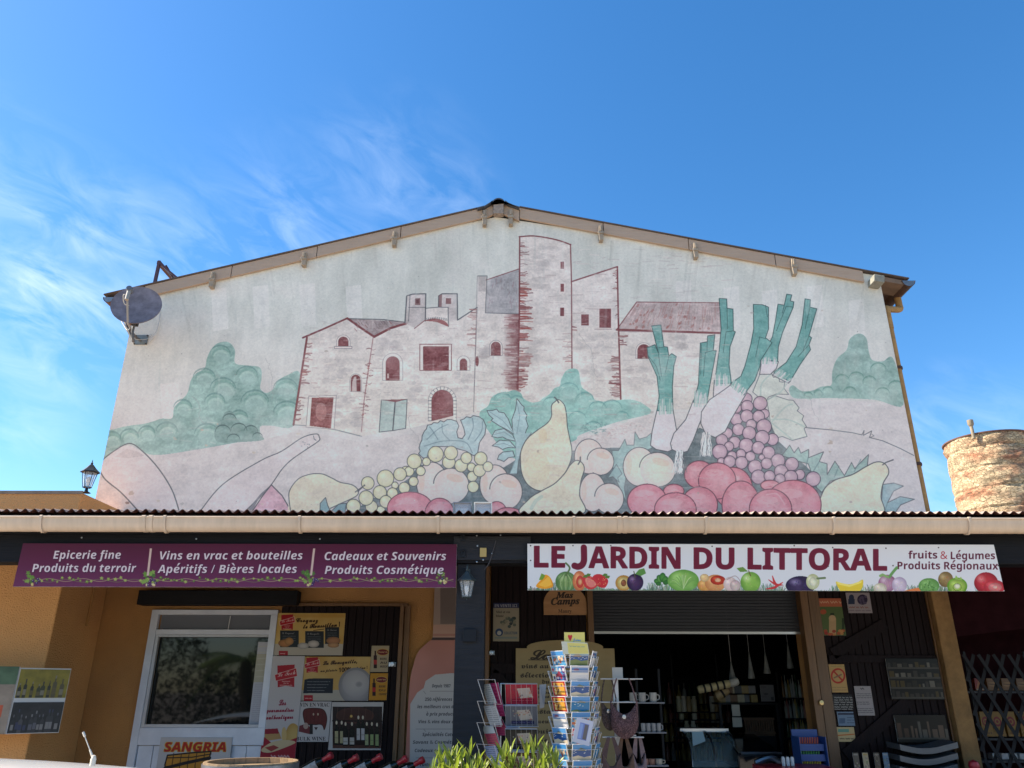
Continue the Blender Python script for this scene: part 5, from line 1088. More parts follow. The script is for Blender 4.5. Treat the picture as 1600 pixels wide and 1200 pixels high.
c.fill([(1408,925),(1424,920),(1440,918),(1438,924),(1424,927)], (226,130,70), 1, smooth=True)
FX = 1450; E_(0,-10,14,10,(120,170,90),(90,140,70))
for i in range(40): a = random.uniform(0,6.28); rr = random.random(); c.ell(1450+13*rr*math.cos(a), 916+9*rr*math.sin(a), 1.3, 1.2, random.choice([(80,130,60),(150,196,120),(110,160,90)]), .9)
FX = 1476; E_(0,-19,10,10,(156,130,84),(120,96,56),hl=(190,170,120)); FX = 1494; E_(0,-10,13.5,11,(130,180,60),(100,150,40)); E_(0,-10,11,8.6,(170,206,90)); E_(0,-10,4,3.4,(232,236,200)); 
for k in range(16): a = k*PI/8; c.ell(1494+6.4*math.cos(a), 917.4+5.4*math.sin(a), .6, .6, (40,50,20), 1)
c.fill([(1490,905),(1492,899),(1497,905),(1500,901),(1502,907)], (150,190,90), 1)
FX = 1540; E_(-1,-15,16,13.5,(200,56,62),(150,28,40),hl=(236,150,150)); E_(12,-9,14,9.5,(206,70,76),(170,40,50)); E_(13,-9,9,5.6,(226,130,130)); E_(13,-9,3,2,(240,190,180))
for (x,y) in [(829,853),(829,876),(895,853),(954,853),(1112,854),(1240,853),(1300,856),(1383,857),(1465,856),(1555,858),(1558,884),(1394,884),(1293,885),(829,917)]: c.ell(x, y, 1.1, 1.1, (70,60,60), 1)
sign_panel('white_shop_sign', c, ext, 6.2, .012, .92, 'long white shop sign LE JARDIN DU LITTORAL with a row of fruit and vegetables', 'sign')
bpy.data.objects[-1] if False else None

# ================================================================= posters on the shop wall
def poster(name, tl, br, y, draw, lab, cat='poster', base=(200,200,206), gain=.62, ppm=520, th=.006, rough=.4, edge=None):
    D = y; ext = rect_from_px(D, tl, br); c = plane_canvas(D, *ext, ppm, base); draw(c); return sign_panel(name, c, ext, y, th, gain, lab, cat, rough, edge)
Yp = DW-.037
def tech_logo(c, x, y, s):
    c.fill([(x-.42*s,y-.5*s),(x+.42*s,y-.55*s),(x+.40*s,y+.55*s),(x,y+.48*s),(x-.40*s,y+.56*s)], (176,30,48), 1); c.fill([(x-.55*s,y-.05*s),(x+.5*s,y-.38*s),(x+.55*s,y+.02*s),(x-.5*s,y+.25*s)], (190,34,52), 1, line=(236,226,226), lw=.5)
    c.text('Le Tech', x-.42*s, y+.06*s, x+.46*s, .22*s, (244,238,238), 'script', slope=-.16)
    if s > 20:
        c.text('Saveurs', x-.2*s, y+.30*s, x+.2*s, .07*s, (240,220,220), 'sb'); c.text('de la', x-.12*s, y+.39*s, x+.12*s, .06*s, (240,220,220), 'sb'); c.text('Méditerranée', x-.3*s, y+.49*s, x+.3*s, .06*s, (240,220,220), 'sb')
def d_croquez(c):
    H = c.h; t = vnoise(c.h, c.w, 90, 3, 4)[..., None]; c.c[:] = np.array((206,166,82),np.float32)*(1-t)+np.array((228,206,140),np.float32)*t
    c.rect(425,1006,545,1030,(196,194,186)); c.rect(425,960,545,965,(196,150,70),a=.4); tech_logo(c, 449, 972, 22)
    c.text('Croquez', 463, 972, 497, 6.5, (60,34,20), 'script', slope=.0, fat=.25); c.text('le Roussillon !', 474, 982, 531, 6.5, (60,34,20), 'script', slope=-.06, fat=.3); c.line([(490,985),(506,983)], .8, (60,34,20))
    for (x,y,tt) in ((438,985,'Le Croquant'),(477,986,'Le Rousquille'),(508,980,'Le Touron')):
        c.rect(x, y, x+29 if x < 500 else x+22, y+26, (36,44,58)); c.text(tt, x+3, y+5.5, x+22 if x < 500 else x+18, 3, (200,200,206), 'script')
        for k in range(3): c.scribble(x+4, y+9+k*3.4, x+24 if x < 500 else x+18, 1.4, (130,136,146), .8, 3)
    for (x,y,a,b,col) in ((445,1005,10,6,(196,140,90)),(452,1002,7,6,(206,156,100)),(474,1009,9,5,(206,208,212)),(490,1006,9,5.5,(216,216,220)),(521,1001,11,6,(190,140,104)),(521,1008,9,4,(206,164,124))): c.ell(x,y,a,b,col,1,edge=tuple(v*.75 for v in col))
    c.rect(436,1017,450,1026,(176,30,48)); c.scribble(438,1021,448,2,(236,210,210),.9,2)
poster('croquant_poster', (433,958), (535,1024), Yp, d_croquez, 'golden biscuit poster Croquez le Roussillon, topmost on the dark plank leaf', rough=.3)
def d_tech(c):
    c.c[:] = (206,208,218); tech_logo(c, 447, 1056, 32)
    for (tt,x0,y,x1,h) in (('Les',436,1102,447,9),('gourmandises',416,1113,459,7),('authentiques',416,1124,458,7)): c.text(tt, x0, y, x1, h, (150,36,66), 'script', fat=.25, slope=-.03)
    c.ell(458,1152,12,22,(216,190,120),1,edge=(196,160,90)); c.ell(444,1148,4,12,(222,196,136),1); c.fill([(414,1145),(436,1143),(440,1154),(414,1158)], (196,160,110), 1); c.fill([(414,1139),(434,1138),(436,1146),(414,1147)], (156,40,60), 1)
    c.fill([(400,1155),(414,1152),(430,1165),(470,1150),(470,1190),(400,1190)], (168,34,58), 1, smooth=False); c.fill([(408,1172),(424,1160),(446,1156),(462,1160),(440,1170),(420,1176)], (222,206,170), 1, smooth=True)
    c.fill([(414,1168),(428,1164),(436,1168),(424,1174)], (170,70,70), 1)
    c.scribble(424,1182,452,5,(226,190,196),.9,2)
poster('tech_banner_poster', (424,1025), (461,1186), Yp-.008, d_tech, 'tall white poster with a red ribbon logo and red script above bread and jam')
def d_rous(c):
    t = vnoise(c.h, c.w, 110, 3, 14)[..., None]; c.c[:] = np.array((196,150,70),np.float32)*(1-t)+np.array((226,206,146),np.float32)*t
    c.rect(468,1078,585,1100,(190,190,184)); tech_logo(c, 488, 1039, 22)
    c.text('La Rousquille,', 505, 1039, 558, 6, (60,36,24), 'script', slope=-.06, fat=.28); c.text('un plaisir', 501, 1050, 527, 4, (60,36,24), 'script', slope=-.06, fat=.2); c.text('100%', 530, 1050, 549, 6, (60,36,24), 'script', slope=-.06, fat=.3); c.text('catalan !', 551, 1046, 574, 4, (60,36,24), 'script', slope=-.06, fat=.2)
    c.fill([(476,1062),(484,1060),(521,1060),(520,1083),(474,1083)], (34,42,56), 1)
    for k in range(4): c.scribble(480, 1065+k*4.6, 516-k*3, 1.6, (160,166,176), .8, 3)
    c.ell(556,1072,27,29,(190,192,200),1,edge=(140,144,156)); c.ell(556,1068,21,21,(202,204,212),1,edge=(176,180,190)); c.ell(561,1069,6,5,(160,164,174),1,edge=(196,198,206))
    c.rect(475,1086,489,1096,(176,30,48)); c.scribble(477,1091,487,2,(236,210,210),.9,2)
poster('rousquille_poster', (470,1026), (575,1095), Yp, d_rous, 'golden poster of a big white ring biscuit titled La Rousquille')
def d_vrac(c):
    c.c[:] = (208,210,220); c.text('VIN EN VRAC', 469, 1104, 515, 5.8, (62,58,66), 'serif'); c.text('BULK WINE', 463, 1157, 509, 5.8, (62,58,66), 'serif')
    c.ell(492,1120,18,13,(110,44,44),1,edge=(70,26,30)); c.fill([(474,1112),(480,1107),(500,1107),(508,1112),(511,1124),(507,1140),(502,1132),(480,1132),(475,1124)], (104,42,42), 1, smooth=True, line=(50,24,26), lw=.7)
    for x in (480,486,492,498,504): c.line([(x,1109),(x-1,1130)], .5, (70,30,30), .7)
    c.ell(490,1116,1.2,2,(206,190,170)); c.ell(497,1116,1.2,2,(206,190,170)); c.fill([(468,1134),(480,1130),(488,1142),(484,1147),(467,1143)], (120,52,62), 1); c.rect(484,1131,489,1147,(36,30,36)); c.ell(478,1134,4,5,(200,196,190),.8); c.fill([(491,1136),(497,1136),(494,1141)], (60,30,36), 1)
poster('bulk_wine_poster', (467,1096), (513,1159), Yp, d_vrac, 'white poster VIN EN VRAC BULK WINE with a dark red cask drawing')
def d_bott(c):
    c.c[:] = (206,208,214); c.rect(520,1104,597,1168,(44,30,34)); c.ell(555,1118,30,13,(84,52,48),.8)
    for k in range(6): c.line([(528+k*11,1106),(526+k*11,1124)], .6, (110,80,70), .6)
    c.line([(520,1126),(597,1127)], 1.5, (30,22,24)); c.fill([(544,1123),(549,1113),(554,1123)], (90,60,40), 1); c.ell(549,1119,2,2,(226,190,110)); c.rect(520,1164,597,1169,(90,60,56))
    for (x,yt,yb,w,lab,lt) in ((526,1128,1163,6,(190,186,150),1142),(534,1128,1163,6,(190,186,150),1142),(540,1130,1165,8,(206,206,206),1152),(550,1130,1165,8,(206,206,206),1152),(560,1120,1158,6,(210,212,222),1138),(567,1120,1158,6,(210,212,222),1138),(573,1130,1166,6,(176,190,150),1147),(581,1130,1166,6,(160,184,130),1147),(589,1131,1167,6,(160,180,130),1147)):
        c.rect(x-1.3, yt, x+1.3, yt+12, (26,30,28)); c.ell(x, yt+12, w/2, 5, (22,28,24)); c.rect(x-w/2, yt+12, x+w/2, yb, (22,28,24)); c.ell(x, yt+1, 1.5, 3, (226,222,206)); c.rect(x-w/2+.4, lt, x+w/2-.4, yb-2, lab)
        c.scribble(x-w/2+1, (lt+yb)/2, x+w/2-1, 1.5, (110,110,90), .7, 1)
poster('bottle_photo_board', (519,1097), (595,1172), Yp-.008, d_bott, 'white bordered photo of nine wine bottles standing on a shelf', 'photo board', rough=.25)
def d_beer(col, col2):
    def f(c):
        c.c[:] = col; x0 = PX_[0]; y0 = PX_[1]
        c.ell(x0+17, y0+9, 9, 5, (120,36,44), 1, line=(210,180,90), lw=.8); c.scribble(x0+10,y0+9,x0+24,2.4,(226,200,150),.9,2)
        c.rect(x0+3,y0+14,x0+8,y0+34,(50,22,22)); c.rect(x0+4.4,y0+7,x0+6.6,y0+15,(50,22,22)); c.rect(x0+3,y0+21,x0+8,y0+28,col2)
        for k, tt in enumerate(('BIÈRE','AU','MUSCAT') if y0 < 1030 else ('BIÈRE','DU','COUVENT')): c.text(tt.replace('È','E'), x0+13, y0+21+k*6, x0+23+(k==2)*2, 3.2, (60,40,40), 'sb')
    return f
PX_ = (581,1010); poster('beer_poster', (581,1009), (606,1050), Yp, d_beer((186,176,150),(190,60,60)), 'small cream beer poster with a dark bottle, above the yellow one')
PX_ = (579,1053); poster('beer_poster', (579,1052), (604,1094), Yp, d_beer((206,152,44),(190,50,50)), 'small yellow beer poster with a dark bottle beside the ring biscuit poster')
def d_sang(c):
    c.c[:] = (208,212,222); c.text('SANGRIA', 257, 1174, 353, 14, (226,190,60), 'sbi', fat=1.3); c.text('SANGRIA', 257, 1174, 353, 14, (190,44,30), 'sbi', fat=.3)
    c.fill([(262,1180),(300,1176),(330,1174),(326,1190),(330,1215),(262,1215),(258,1195)], (206,150,52), 1, line=(40,30,26), lw=1.6)
    for x in (272,284,296,308,320): c.line([(x,1177),(x-3,1196),(x-2,1215)], .9, (60,40,26), 1)
    c.line([(258,1200),(290,1192),(328,1184)], 3.4, (34,30,34)); c.line([(262,1184),(300,1183),(330,1178)], 1.2, (60,44,30))
poster('sangria_sign', (252,1152), (356,1212), DW-.058, d_sang, 'white sign SANGRIA in red and yellow with a barrel, on the boards under the window', 'sign')

# bottle-shaped rose wine board (partly behind the post)
by = DW-.03; xm = PX(699,1000,DW); zt_b = 2.86
def bz(py): return PZ(690,py,DW)
hw = abs(xm-PX(636,1150,DW)); nk = .15
o = [(xm-nk,bz(996)),(xm-nk,bz(900)),(xm+nk,bz(900)),(xm+nk,bz(996))]
def bx(px, py): return 2*xm-PX(px, py, by)
shoulder = [tuple(q) for q in sm([(bx(674,1000),bz(1000)),(bx(664,1008),bz(1008)),(bx(653,1020),bz(1020)),(bx(646,1040),bz(1040)),(xm+hw-.01,bz(1062)),(xm+hw,bz(1100))], k=4)]
outl = [(xm-hw,.25),(xm+hw,.25)]+[(x,z) for x,z in reversed([(xm+nk,bz(996))]+shoulder)][:-1]+[(xm+nk,bz(996)),(xm+nk,bz(880)),(xm-nk,bz(880)),(xm-nk,bz(996))]+[(2*xm-x,z) for x,z in shoulder]
bx0, bx1, bz0, bz1 = xm-hw, xm+hw, .25, bz(880)
c = plane_canvas(by-.012, bx0, bx1, bz0, bz1, 420, (204,136,124)); c.c += ((vnoise(c.h, c.w, 120, 2, 6)-.5)*26)[..., None]
c.rect(560,860,860,996,(176,160,156)); c.rect(688,880,712,975,(120,112,112),a=.8); c.rect(560,976,860,996,(206,170,160)); c.rect(560,996,860,1000,(60,20,24)); c.rect(560,990,860,994,(190,140,130))
c.fill([(500,1300),(640,1210),(641,1100),(652,1082),(662,1075),(665,1064),(680,1054),(702,1052),(730,1052),(760,1064),(775,1078),(790,1090),(800,1300)], (212,214,222), 1, smooth=False)
for tt, x0, y, x1 in (('Depuis 1987',675,1074,704),('250 références pour',664,1095,722),('les meilleurs crus du Roussillon',652,1106.5,744),('à prix producteur',666,1118,720),('Vins & vins doux au litre',654,1130,728),('Spécialités Catalanes',660,1150,726),('Savons & Cosmétiques',645,1162,724),('Cadeaux gourmands',648,1175,716),('Fruits & légumes',652,1197,712)):
    c.text(tt, x0, y, x1, 5, (66,66,76), 'sbi')
for y in (1080,1139,1184): c.line([(650 if y > 1100 else 672,y),(724,y)], .6, (150,150,158), .9); c.line([(662,y),(665,y+4)], .8, (150,150,158), .7)
c.line([(646,1200),(637,1100),(650,1040),(676,1012),(700,1006)], .9, (90,60,50), .0)
ob = panel('bottle_shaped_board', c.material('rose_bottle_print', .62, .3), bx0, bx1, bz0, bz1, by, .012, mat('dark_red_edge',(.2,.04,.04),.5), loc=(xm,by,.25), outline=outl)
tag(ob, 'tall board shaped like a pink rose wine bottle with a grey white price label', 'sign')
# en vente ici / mas camps / la cave board
def d_vente(c):
    c.c[:] = (168,166,150); c.rect(768,940,814,950,(50,62,104)); c.text('EN VENTE ICI', 773, 948.6, 808, 4.4, (190,196,214), 'sb')
    c.text('Miel et vin', 775, 958, 797, 3.6, (60,60,60), 'serif'); c.text('blanc', 775, 964, 787, 3.6, (60,60,60), 'serif')
    for i in range(22): a = random.uniform(0,6.28); rr = random.random()**.5; c.ell(795+12*rr*math.cos(a), 971+8*rr*math.sin(a), 2.6, 2.4, random.choice([(70,92,100),(96,112,108),(150,152,134),(60,76,84)]), .95)
    c.ell(780,988,6,6,(50,80,130),1); c.ell(780,989,3.4,3.4,(200,206,206),1); c.text('COLLECTION', 788, 991, 808, 4, (60,90,130), 'sb'); c.rect(773,995,808,998,(120,150,160),a=.7)
poster('for_sale_poster', (771,942), (811,1002), DW-.037, d_vente, 'small pale poster EN VENTE ICI with a blue band, on the door by the post')
x0,x1,z0,z1 = rect_from_px(DW-.04, (849,915), (917,961)); c = plane_canvas(DW-.04, x0, x1, z0, z1, 600, (196,152,106)); c.c += ((vnoise(c.h,c.w,60,3,3,3,.3)-.5)*30)[...,None]
c.text('Mas', 869, 934, 895, 8.5, (44,34,30), 'si', fat=.35); c.text('Camps', 861, 945, 905, 10, (44,34,30), 'si', fat=.4, slope=-.03); c.text('Maury', 872, 957.5, 893, 5.6, (70,50,40), 'serif')
cx = (x0+x1)/2; hw_ = (x1-x0)/2; rr = z1-z0-.12
o = [(x0,z0),(x1,z0)]+[(cx+hw_*math.cos(a), z0+.12+rr*math.sin(a)) for a in np.linspace(0.0,PI,18)]
tag(panel('wine_estate_plaque', c.material('plaque_print', .62, .5), x0, x1, z0, z1, DW-.037, .014, mat('plaque_edge',(.2,.12,.06),.6), loc=(cx,DW,z0), outline=o), 'arched wooden plaque lettered Mas Camps Maury, half under the white sign', 'plaque')
x0,x1,z0,z1 = rect_from_px(DW-.08, (806,1000), (930,1240)); x1 = x0+1.02; c = plane_canvas(DW-.08, x0, x1, z0, z1, 480, (178,162,118)); c.c += ((vnoise(c.h,c.w,50,4,3,2,.6)-.5)*18)[...,None]
K = (58,46,34); c.text('La Cave', 829, 1030, 932, 15, K, 'script', fat=.5); c.line([(826,1031),(925,1032)], .8, K)
for tt,x0_,y,x1_,h,st in (('vins au détail',815,1044,894,6.6,'frak'),('sélection de vins',813,1058.5,912,7,'frak'),('du Roussillon',847,1068,918,6.2,'frak'),('muscat de Rivesaltes',832,1077,914,4,'frak'),('vin de pays catalan',835,1084,912,4,'frak'),('côtes du Roussillon',840,1090.5,912,4,'frak'),('vins doux naturels',842,1100,910,4,'frak'),('dégustation offerte',815,1115,925,7,'frak'),('liqueurs',826,1130,868,6,'frak'),('- miels',874,1130,905,6,'frak'),('produits du pays',816,1146,922,7,'frak'),('huiles, vinaigres',820,1160,918,6,'frak')): c.text(tt, x0_, y, x1_, h, K, st, fat=.2)
zS = PZ(860,1013,DW-.08); n = 10
o = [(x0,z0),(x1,z0),(x1,zS)]+[(x1-.12-.0*i, zS) for i in range(1)]+[(x0+(x1-x0)*.5+(.40*math.cos(a)), zS+ (z1-zS)*math.sin(a)**.8) for a in np.linspace(.12,PI-.12,16)]+[(x0+.12,zS),(x0,zS)]
tag(panel('cellar_price_board', c.material('cellar_board_print', .62, .6), x0, x1, z0, z1, DW-.065, .016, mat('board_edge_wood',(.2,.15,.08),.6), loc=(x0+.5,DW-.07,z0), outline=o), 'tall curved-top beige board with black gothic lettering La Cave behind the card stands', 'sign')
# notices on the right-hand leaf
def d_green(c):
    c.c[:] = (92,116,70); c.rect(1276,934,1325,948,(196,112,84)); c.scribble(1281,941,1318,4,(226,190,160),.9,4); c.rect(1297,958,1303,966,(40,60,40)); c.rect(1295,966,1306,990,(196,170,130)); c.ell(1300,966,5.4,5,(206,180,140),1); c.rect(1315,966,1319,990,(46,66,34)); c.ell(1286,956,5,4,(190,90,60),.9)
    for i in range(12): c.ell(random.uniform(1280,1320), random.uniform(984,992), 3, 2.4, random.choice([(190,90,60),(206,150,90),(170,60,50)]), .9)
poster('wine_bottle_poster', (1278,935), (1322,993), DW-.037, d_green, 'small green poster of a pale wine bottle at the top of the right leaf')
def d_purp(c):
    c.c[:] = (168,166,178); c.ell(1347,937,8,8,(50,46,80),1)
    for k in range(14): c.ell(1347+random.uniform(-6,6), 937+random.uniform(-6,6), 1.8, 1.8, (90,84,120), 1)
    c.rect(1325,936,1335,944,(44,60,96)); c.ell(1330,934,4,5,(44,60,96),1); c.scribble(1326,949,1358,3,(150,96,90),.9,4); c.scribble(1324,954,1360,2.4,(120,110,130),.8,5)
poster('grape_sticker_poster', (1321,926), (1363,958), DW-.037, d_purp, 'pale lilac notice with round dark blue emblem, beside the green poster')
def d_nos(c):
    c.c[:] = (204,170,112); c.line([(1309+10.0*math.cos(a),1056+10.6*math.sin(a)) for a in np.linspace(0,2*PI,40)], 2, (190,50,36)); c.line([(1302,1048.5),(1316,1063.5)], 2, (190,50,36)); c.line([(1303,1059),(1314,1054)], 1.6, (140,110,90)); c.scribble(1298,1041,1320,1.8,(120,150,90),.8,4)
    for y in (1074,1078): c.scribble(1300,y,1322,1.6,(140,120,90),.8,4)
poster('no_smoking_sign', (1294,1038), (1325,1082), DW-.037, d_nos, 'yellow no smoking notice with a red crossed ring', 'sign')
def d_chalk(c):
    c.c[:] = (30,32,38)
    for k in range(6): c.scribble(1303, 1090+k*3.6, 1332, 2.6, (180,186,190), .9, 4)
poster('chalk_notice', (1300,1085), (1334,1109), DW-.037, d_chalk, 'small black notice with handwritten white lines', 'notice')
def d_blue(c):
    c.c[:] = (120,150,184); c.rect(1309,1114,1336,1117,(50,60,90)); c.rect(1311,1122,1320,1130,(80,110,150)); 
    for y in (1121,1125,1129): c.scribble(1323,y,1334,1.6,(60,80,110),.8,2)
poster('blue_card_notice', (1307,1112), (1336,1134), DW-.037, d_blue, 'small pale blue notice under the black handwritten one', 'notice')
def d_cream(c):
    c.c[:] = (206,194,150); c.rect(1309,1139,1326,1144,(110,170,160)); c.line([(1308,1149),(1334,1147)], 1.2, (206,120,60)); c.scribble(1312,1154,1333,2.2,(60,56,50),.9,3)
poster('cream_card_notice', (1306,1136), (1337,1159), DW-.037, d_cream, 'small cream notice, lowest of the column beside the shop opening', 'notice')
def d_note(c):
    c.c[:] = (172,172,180); c.scribble(1344,1076,1350,3,(60,60,70),.9,1)
    for y in (1084,1087,1090,1097,1100,1107,1110,1113): c.scribble(1338,y,1364-(y%3)*3,1.6,(90,90,104),.9,5)
poster('white_paper_notice', (1334,1072), (1367,1118), DW-.037, d_note, 'tall white typed notice pinned on the right-hand plank leaf', 'notice')
# framed shelf photos leaning on the leaf
def photo_shelf(seed, cols, n=4, bottom=False):
    def f(c):
        rs_ = random.Random(seed); c.c[:] = (34,32,34); H, W = c.h, c.w; c.tf = lambda p: p; c.sc = 1
        for k in range(n):
            y = H*(k+1)/(n+.15); c.rect(0, y-3, W, y+2, (110,108,104)); x = 4
            while x < W-8:
                w_ = rs_.uniform(6, 16); h_ = rs_.uniform(.3,.8)*H/n*.8; c.rect(x, y-3-h_, x+w_, y-3, rs_.choice(cols), a=.9); x += w_+rs_.uniform(2,8)
    return f
fr1 = poster('shelf_photo_board', (1383,1029), (1476,1093), DW-.075, photo_shelf(3, [(120,104,60),(140,136,128),(90,86,84),(170,168,160),(70,66,60)]), 'dark photo board of glass jars on shelves, upper one beside the ochre pier', 'photo board', ppm=300, rough=.3, gain=.32)
fr2 = poster('shelf_photo_board', (1396,1117), (1484,1160), DW-.075, photo_shelf(5, [(120,96,84),(150,130,116),(96,70,60),(140,140,136)], 1), 'brown photo board of hanging goods, lower one beside the ochre pier', 'photo board', ppm=300, rough=.3, gain=.32)

# yellow board panels on the annex corner: three bottle pictures on white backing
def blur_bottles(bg, cols, labs, seed, n=8):
    c = Canvas(360, 260, bg); rs_ = random.Random(seed); c.c += ((vnoise(260,360,50,3,seed)-.5)*50)[...,None]
    for i in range(n):
        x = 24+i*330/n+rs_.uniform(-8,8); h = rs_.uniform(.55,.95)*220; w_ = rs_.uniform(10,16); y0 = 258
        col = rs_.choice(cols); c.rect(x-w_,y0-h*.62,x+w_,y0,col); c.ell(x,y0-h*.62,w_,w_*1.4,col); c.rect(x-w_*.32,y0-h,x+w_*.32,y0-h*.6,col); c.rect(x-w_*.9,y0-h*.45,x+w_*.9,y0-h*.15,rs_.choice(labs)); c.rect(x-w_*.36,y0-h,x+w_*.36,y0-h*.86,rs_.choice(labs))
    return c
brd = thing('picture_board', 'white picture board at the annex corner with yellow and black bottle photographs', 'picture board', (-4.3, 7.3, 1.1))
A0 = P(30,1041,7.30); A1 = P(111,1047,7.56); B0 = P(12,1148,7.30); B1 = P(92,1144,7.56)
def lp(a, b, t): return a+(b-a)*t
xa = (A0.x+B0.x)/2; xb = (A1.x+B1.x)/2; A0.x = B0.x = xa; A1.x = B1.x = xb; zt_p = (A0.z+A1.z)/2; zb_p = (B0.z+B1.z)/2; zmidp = zb_p+(zt_p-zb_p)*.5
dirv = Vector((xb-xa, .26, 0)); off = Vector((dirv.y, -dirv.x, 0)).normalized()
p0 = Vector((xa,7.30,0)); p1 = Vector((xb,7.56,0)); Z = lambda p, z, o=0: Vector((p.x,p.y,z))+off*o
quad_panel('backing_board', m_edge, Z(p0,zt_p), Z(p1,zt_p), Z(p1,zb_p), Z(p0,zb_p), .012, m_edge, brd)
e = (p1-p0)*.01
quad_panel('bottle_photo', blur_bottles((150,140,20), [(36,36,26),(60,64,30),(96,90,60)], [(150,146,130),(110,100,60),(60,50,60)], 4).material('yellow_bottle_photo', .6, .4), Z(p0+e,zt_p-.01,.003), Z(p1-e,zt_p-.01,.003), Z(p1-e,zmidp+.02,.003), Z(p0+e,zmidp+.02,.003), .002, m_edge, brd)['label'] = 'yellow photo of dark bottles'
quad_panel('bottle_photo', blur_bottles((30,26,36), [(60,60,70),(90,90,100),(40,40,50)], [(150,150,156),(110,112,130),(60,66,110)], 9, 11).material('dark_bottle_photo', .6, .4), Z(p0+e,zmidp-.015,.003), Z(p1-e,zmidp-.015,.003), Z(p1-e,zb_p+.005,.003), Z(p0+e,zb_p+.005,.003), .002, m_edge, brd)['label'] = 'dark photo of pale bottles'
for z_ in (zb_p+.08, zt_p-.08): b_ = p0+(p1-p0)*.1; MB().bar(Z(b_,z_,-.014), (b_.x,7.628,z_), .02).build('bracket', m_dark, brd)
c = Canvas(300, 260, (150,140,130)); c.rect(0,0,300,70,(70,110,80)); c.c += ((vnoise(260,300,40,4,12)-.5)*70)[...,None]; c.ell(120,170,110,110,(166,130,120),.9,tex=.6); c.ell(40,60,30,20,(40,60,50),.8); c.ell(210,240,60,80,(130,120,116),.7,tex=.6); c.rect(244,150,284,196,(206,90,50)); c.rect(254,160,274,186,(150,50,36))
pl0 = Vector((xa-1.25,7.26,0)); pl1 = Vector((xa-.01,7.298,0)); off = Vector((0,-1,0))
lb = thing('picture_board', 'picture board with a green and rose country photograph at the far left edge', 'picture board', (xa-.6,7.43,1.1))
quad_panel('country_photo', c.material('country_photo_print', .6, .4), Z(pl0,zt_p+.03), Z(pl1,zt_p+.01), Z(pl1,zb_p), Z(pl0,zb_p), .014, m_edge, lb)
for s_ in (.2,.8): b_ = pl0+(pl1-pl0)*s_; MB().bar((b_.x,b_.y+.016,zb_p+.1), (b_.x,7.628,zb_p+.1), .02).build('bracket', m_dark, lb)
# ================================================================= postcard spinner
def ringp(cx, cy, r, z, n=24): return [(cx+r*math.cos(2*PI*i/n), cy+r*math.sin(2*PI*i/n), z) for i in range(n)]
RD = 5.93; rc = P(900, 1100, RD); rcx = rc.x; rcy = RD+.15
rack = thing('postcard_rack', 'round wire postcard spinner standing at the porch edge', 'postcard rack', (rcx, rcy, .14))
MB().tube([(rcx,rcy,.16),(rcx,rcy,PZ(900,1012,RD))], .014, 8).build('pole', m_wire, rack)
MB().lathe([(.24,0),(.24,.02),(.05,.05),(.02,.06)], (rcx,rcy,.145), 20).build('base', m_dark, rack, smooth=True)
ztop = PZ(900,1019,RD); pitch = (PZ(900,1019,RD)-PZ(900,1165,RD))/6.0
def face_M(k): 
    a = R(-90+12+60*k); return a, Vector((math.cos(a), math.sin(a), 0)), Vector((-math.sin(a), math.cos(a), 0))
TIERN = ['top','second','third','fourth','fifth','sixth','seventh','eighth','ninth']
def card_canvas(kind, seed):
    rs_ = random.Random(seed); c = Canvas(96, 68, (90,170,220))
    if kind == 'sea': 
        c.rect(0,0,96,26,rs_.choice([(110,180,232),(90,160,226),(190,206,226)])); c.rect(0,24,96,68,rs_.choice([(30,110,180),(20,130,190),(40,90,160)])); f = rs_.choice([0,1,2]); x_ = rs_.uniform(0,50); c.fill([(0,44+f*9),(30,38+f*9),(60,46+f*9),(96,40+f*9),(96,68),(0,68)], rs_.choice([(214,196,150),(120,140,90),(226,214,190)])); c.fill([(x_,26),(x_+20,12+f*3),(x_+46,22),(x_+46,29)], rs_.choice([(110,120,90),(150,130,110),(226,226,220)]))
        for i in range(8): c.ell(rs_.uniform(0,96), rs_.uniform(26,42), 4, 1.4, (226,236,240), .9)
    elif kind == 'village':
        c.rect(0,0,96,20,(70,150,220))
        for i in range(22): x = rs_.uniform(0,90); y = rs_.uniform(18,54); c.rect(x,y,x+rs_.uniform(6,18),y+rs_.uniform(6,16), rs_.choice([(226,200,170),(206,110,80),(240,236,226),(160,90,70),(70,110,150)]))
    elif kind == 'red':
        c.c[:] = (176,36,44); c.rect(12,8,84,60,(226,170,70)); 
        for i in range(14): c.ell(rs_.uniform(14,82), rs_.uniform(10,58), rs_.uniform(3,9), rs_.uniform(3,8), rs_.choice([(150,50,30),(240,210,150),(96,60,40),(226,120,50)]), .95)
    elif kind == 'multi':
        for i in range(4):
            for j in range(2): c.rect(i*24+1,j*34+1,i*24+23,j*34+33, rs_.choice([(50,120,190),(206,80,110),(236,226,206),(90,60,130),(110,170,210)])); c.ell(i*24+12,j*34+18,7,8,rs_.choice([(240,240,240),(190,40,60),(40,60,110)]),.9)
        c.fill([(20,50),(50,20),(76,48)], (170,30,50), .8)
    elif kind == 'white':
        c.c[:] = (222,226,234); c.rect(6,8,90,30,(110,150,206)); c.rect(6,32,90,40,(236,236,236)); c.ell(30,18,14,6,(160,90,110),.8)
    c.line([(1,1),(95,1),(95,67),(1,67),(1,1)], 2, (232,232,232)); return c
CM = {}
for k, s in (('sea',1),('sea',2),('sea',11),('sea',12),('village',3),('red',4),('multi',5),('white',6),('white',13),('village',8),('village',14),('multi',9),('multi',15)):
    CM.setdefault(k, []).append(card_canvas(k, s).material('postcard_%s_print' % k, .8, .25))
DESC = {'sea': 'blue beach postcard', 'village': 'sunlit village postcard', 'red': 'red and orange postcard', 'multi': 'many-view postcard', 'white': 'pale blue postcard'}
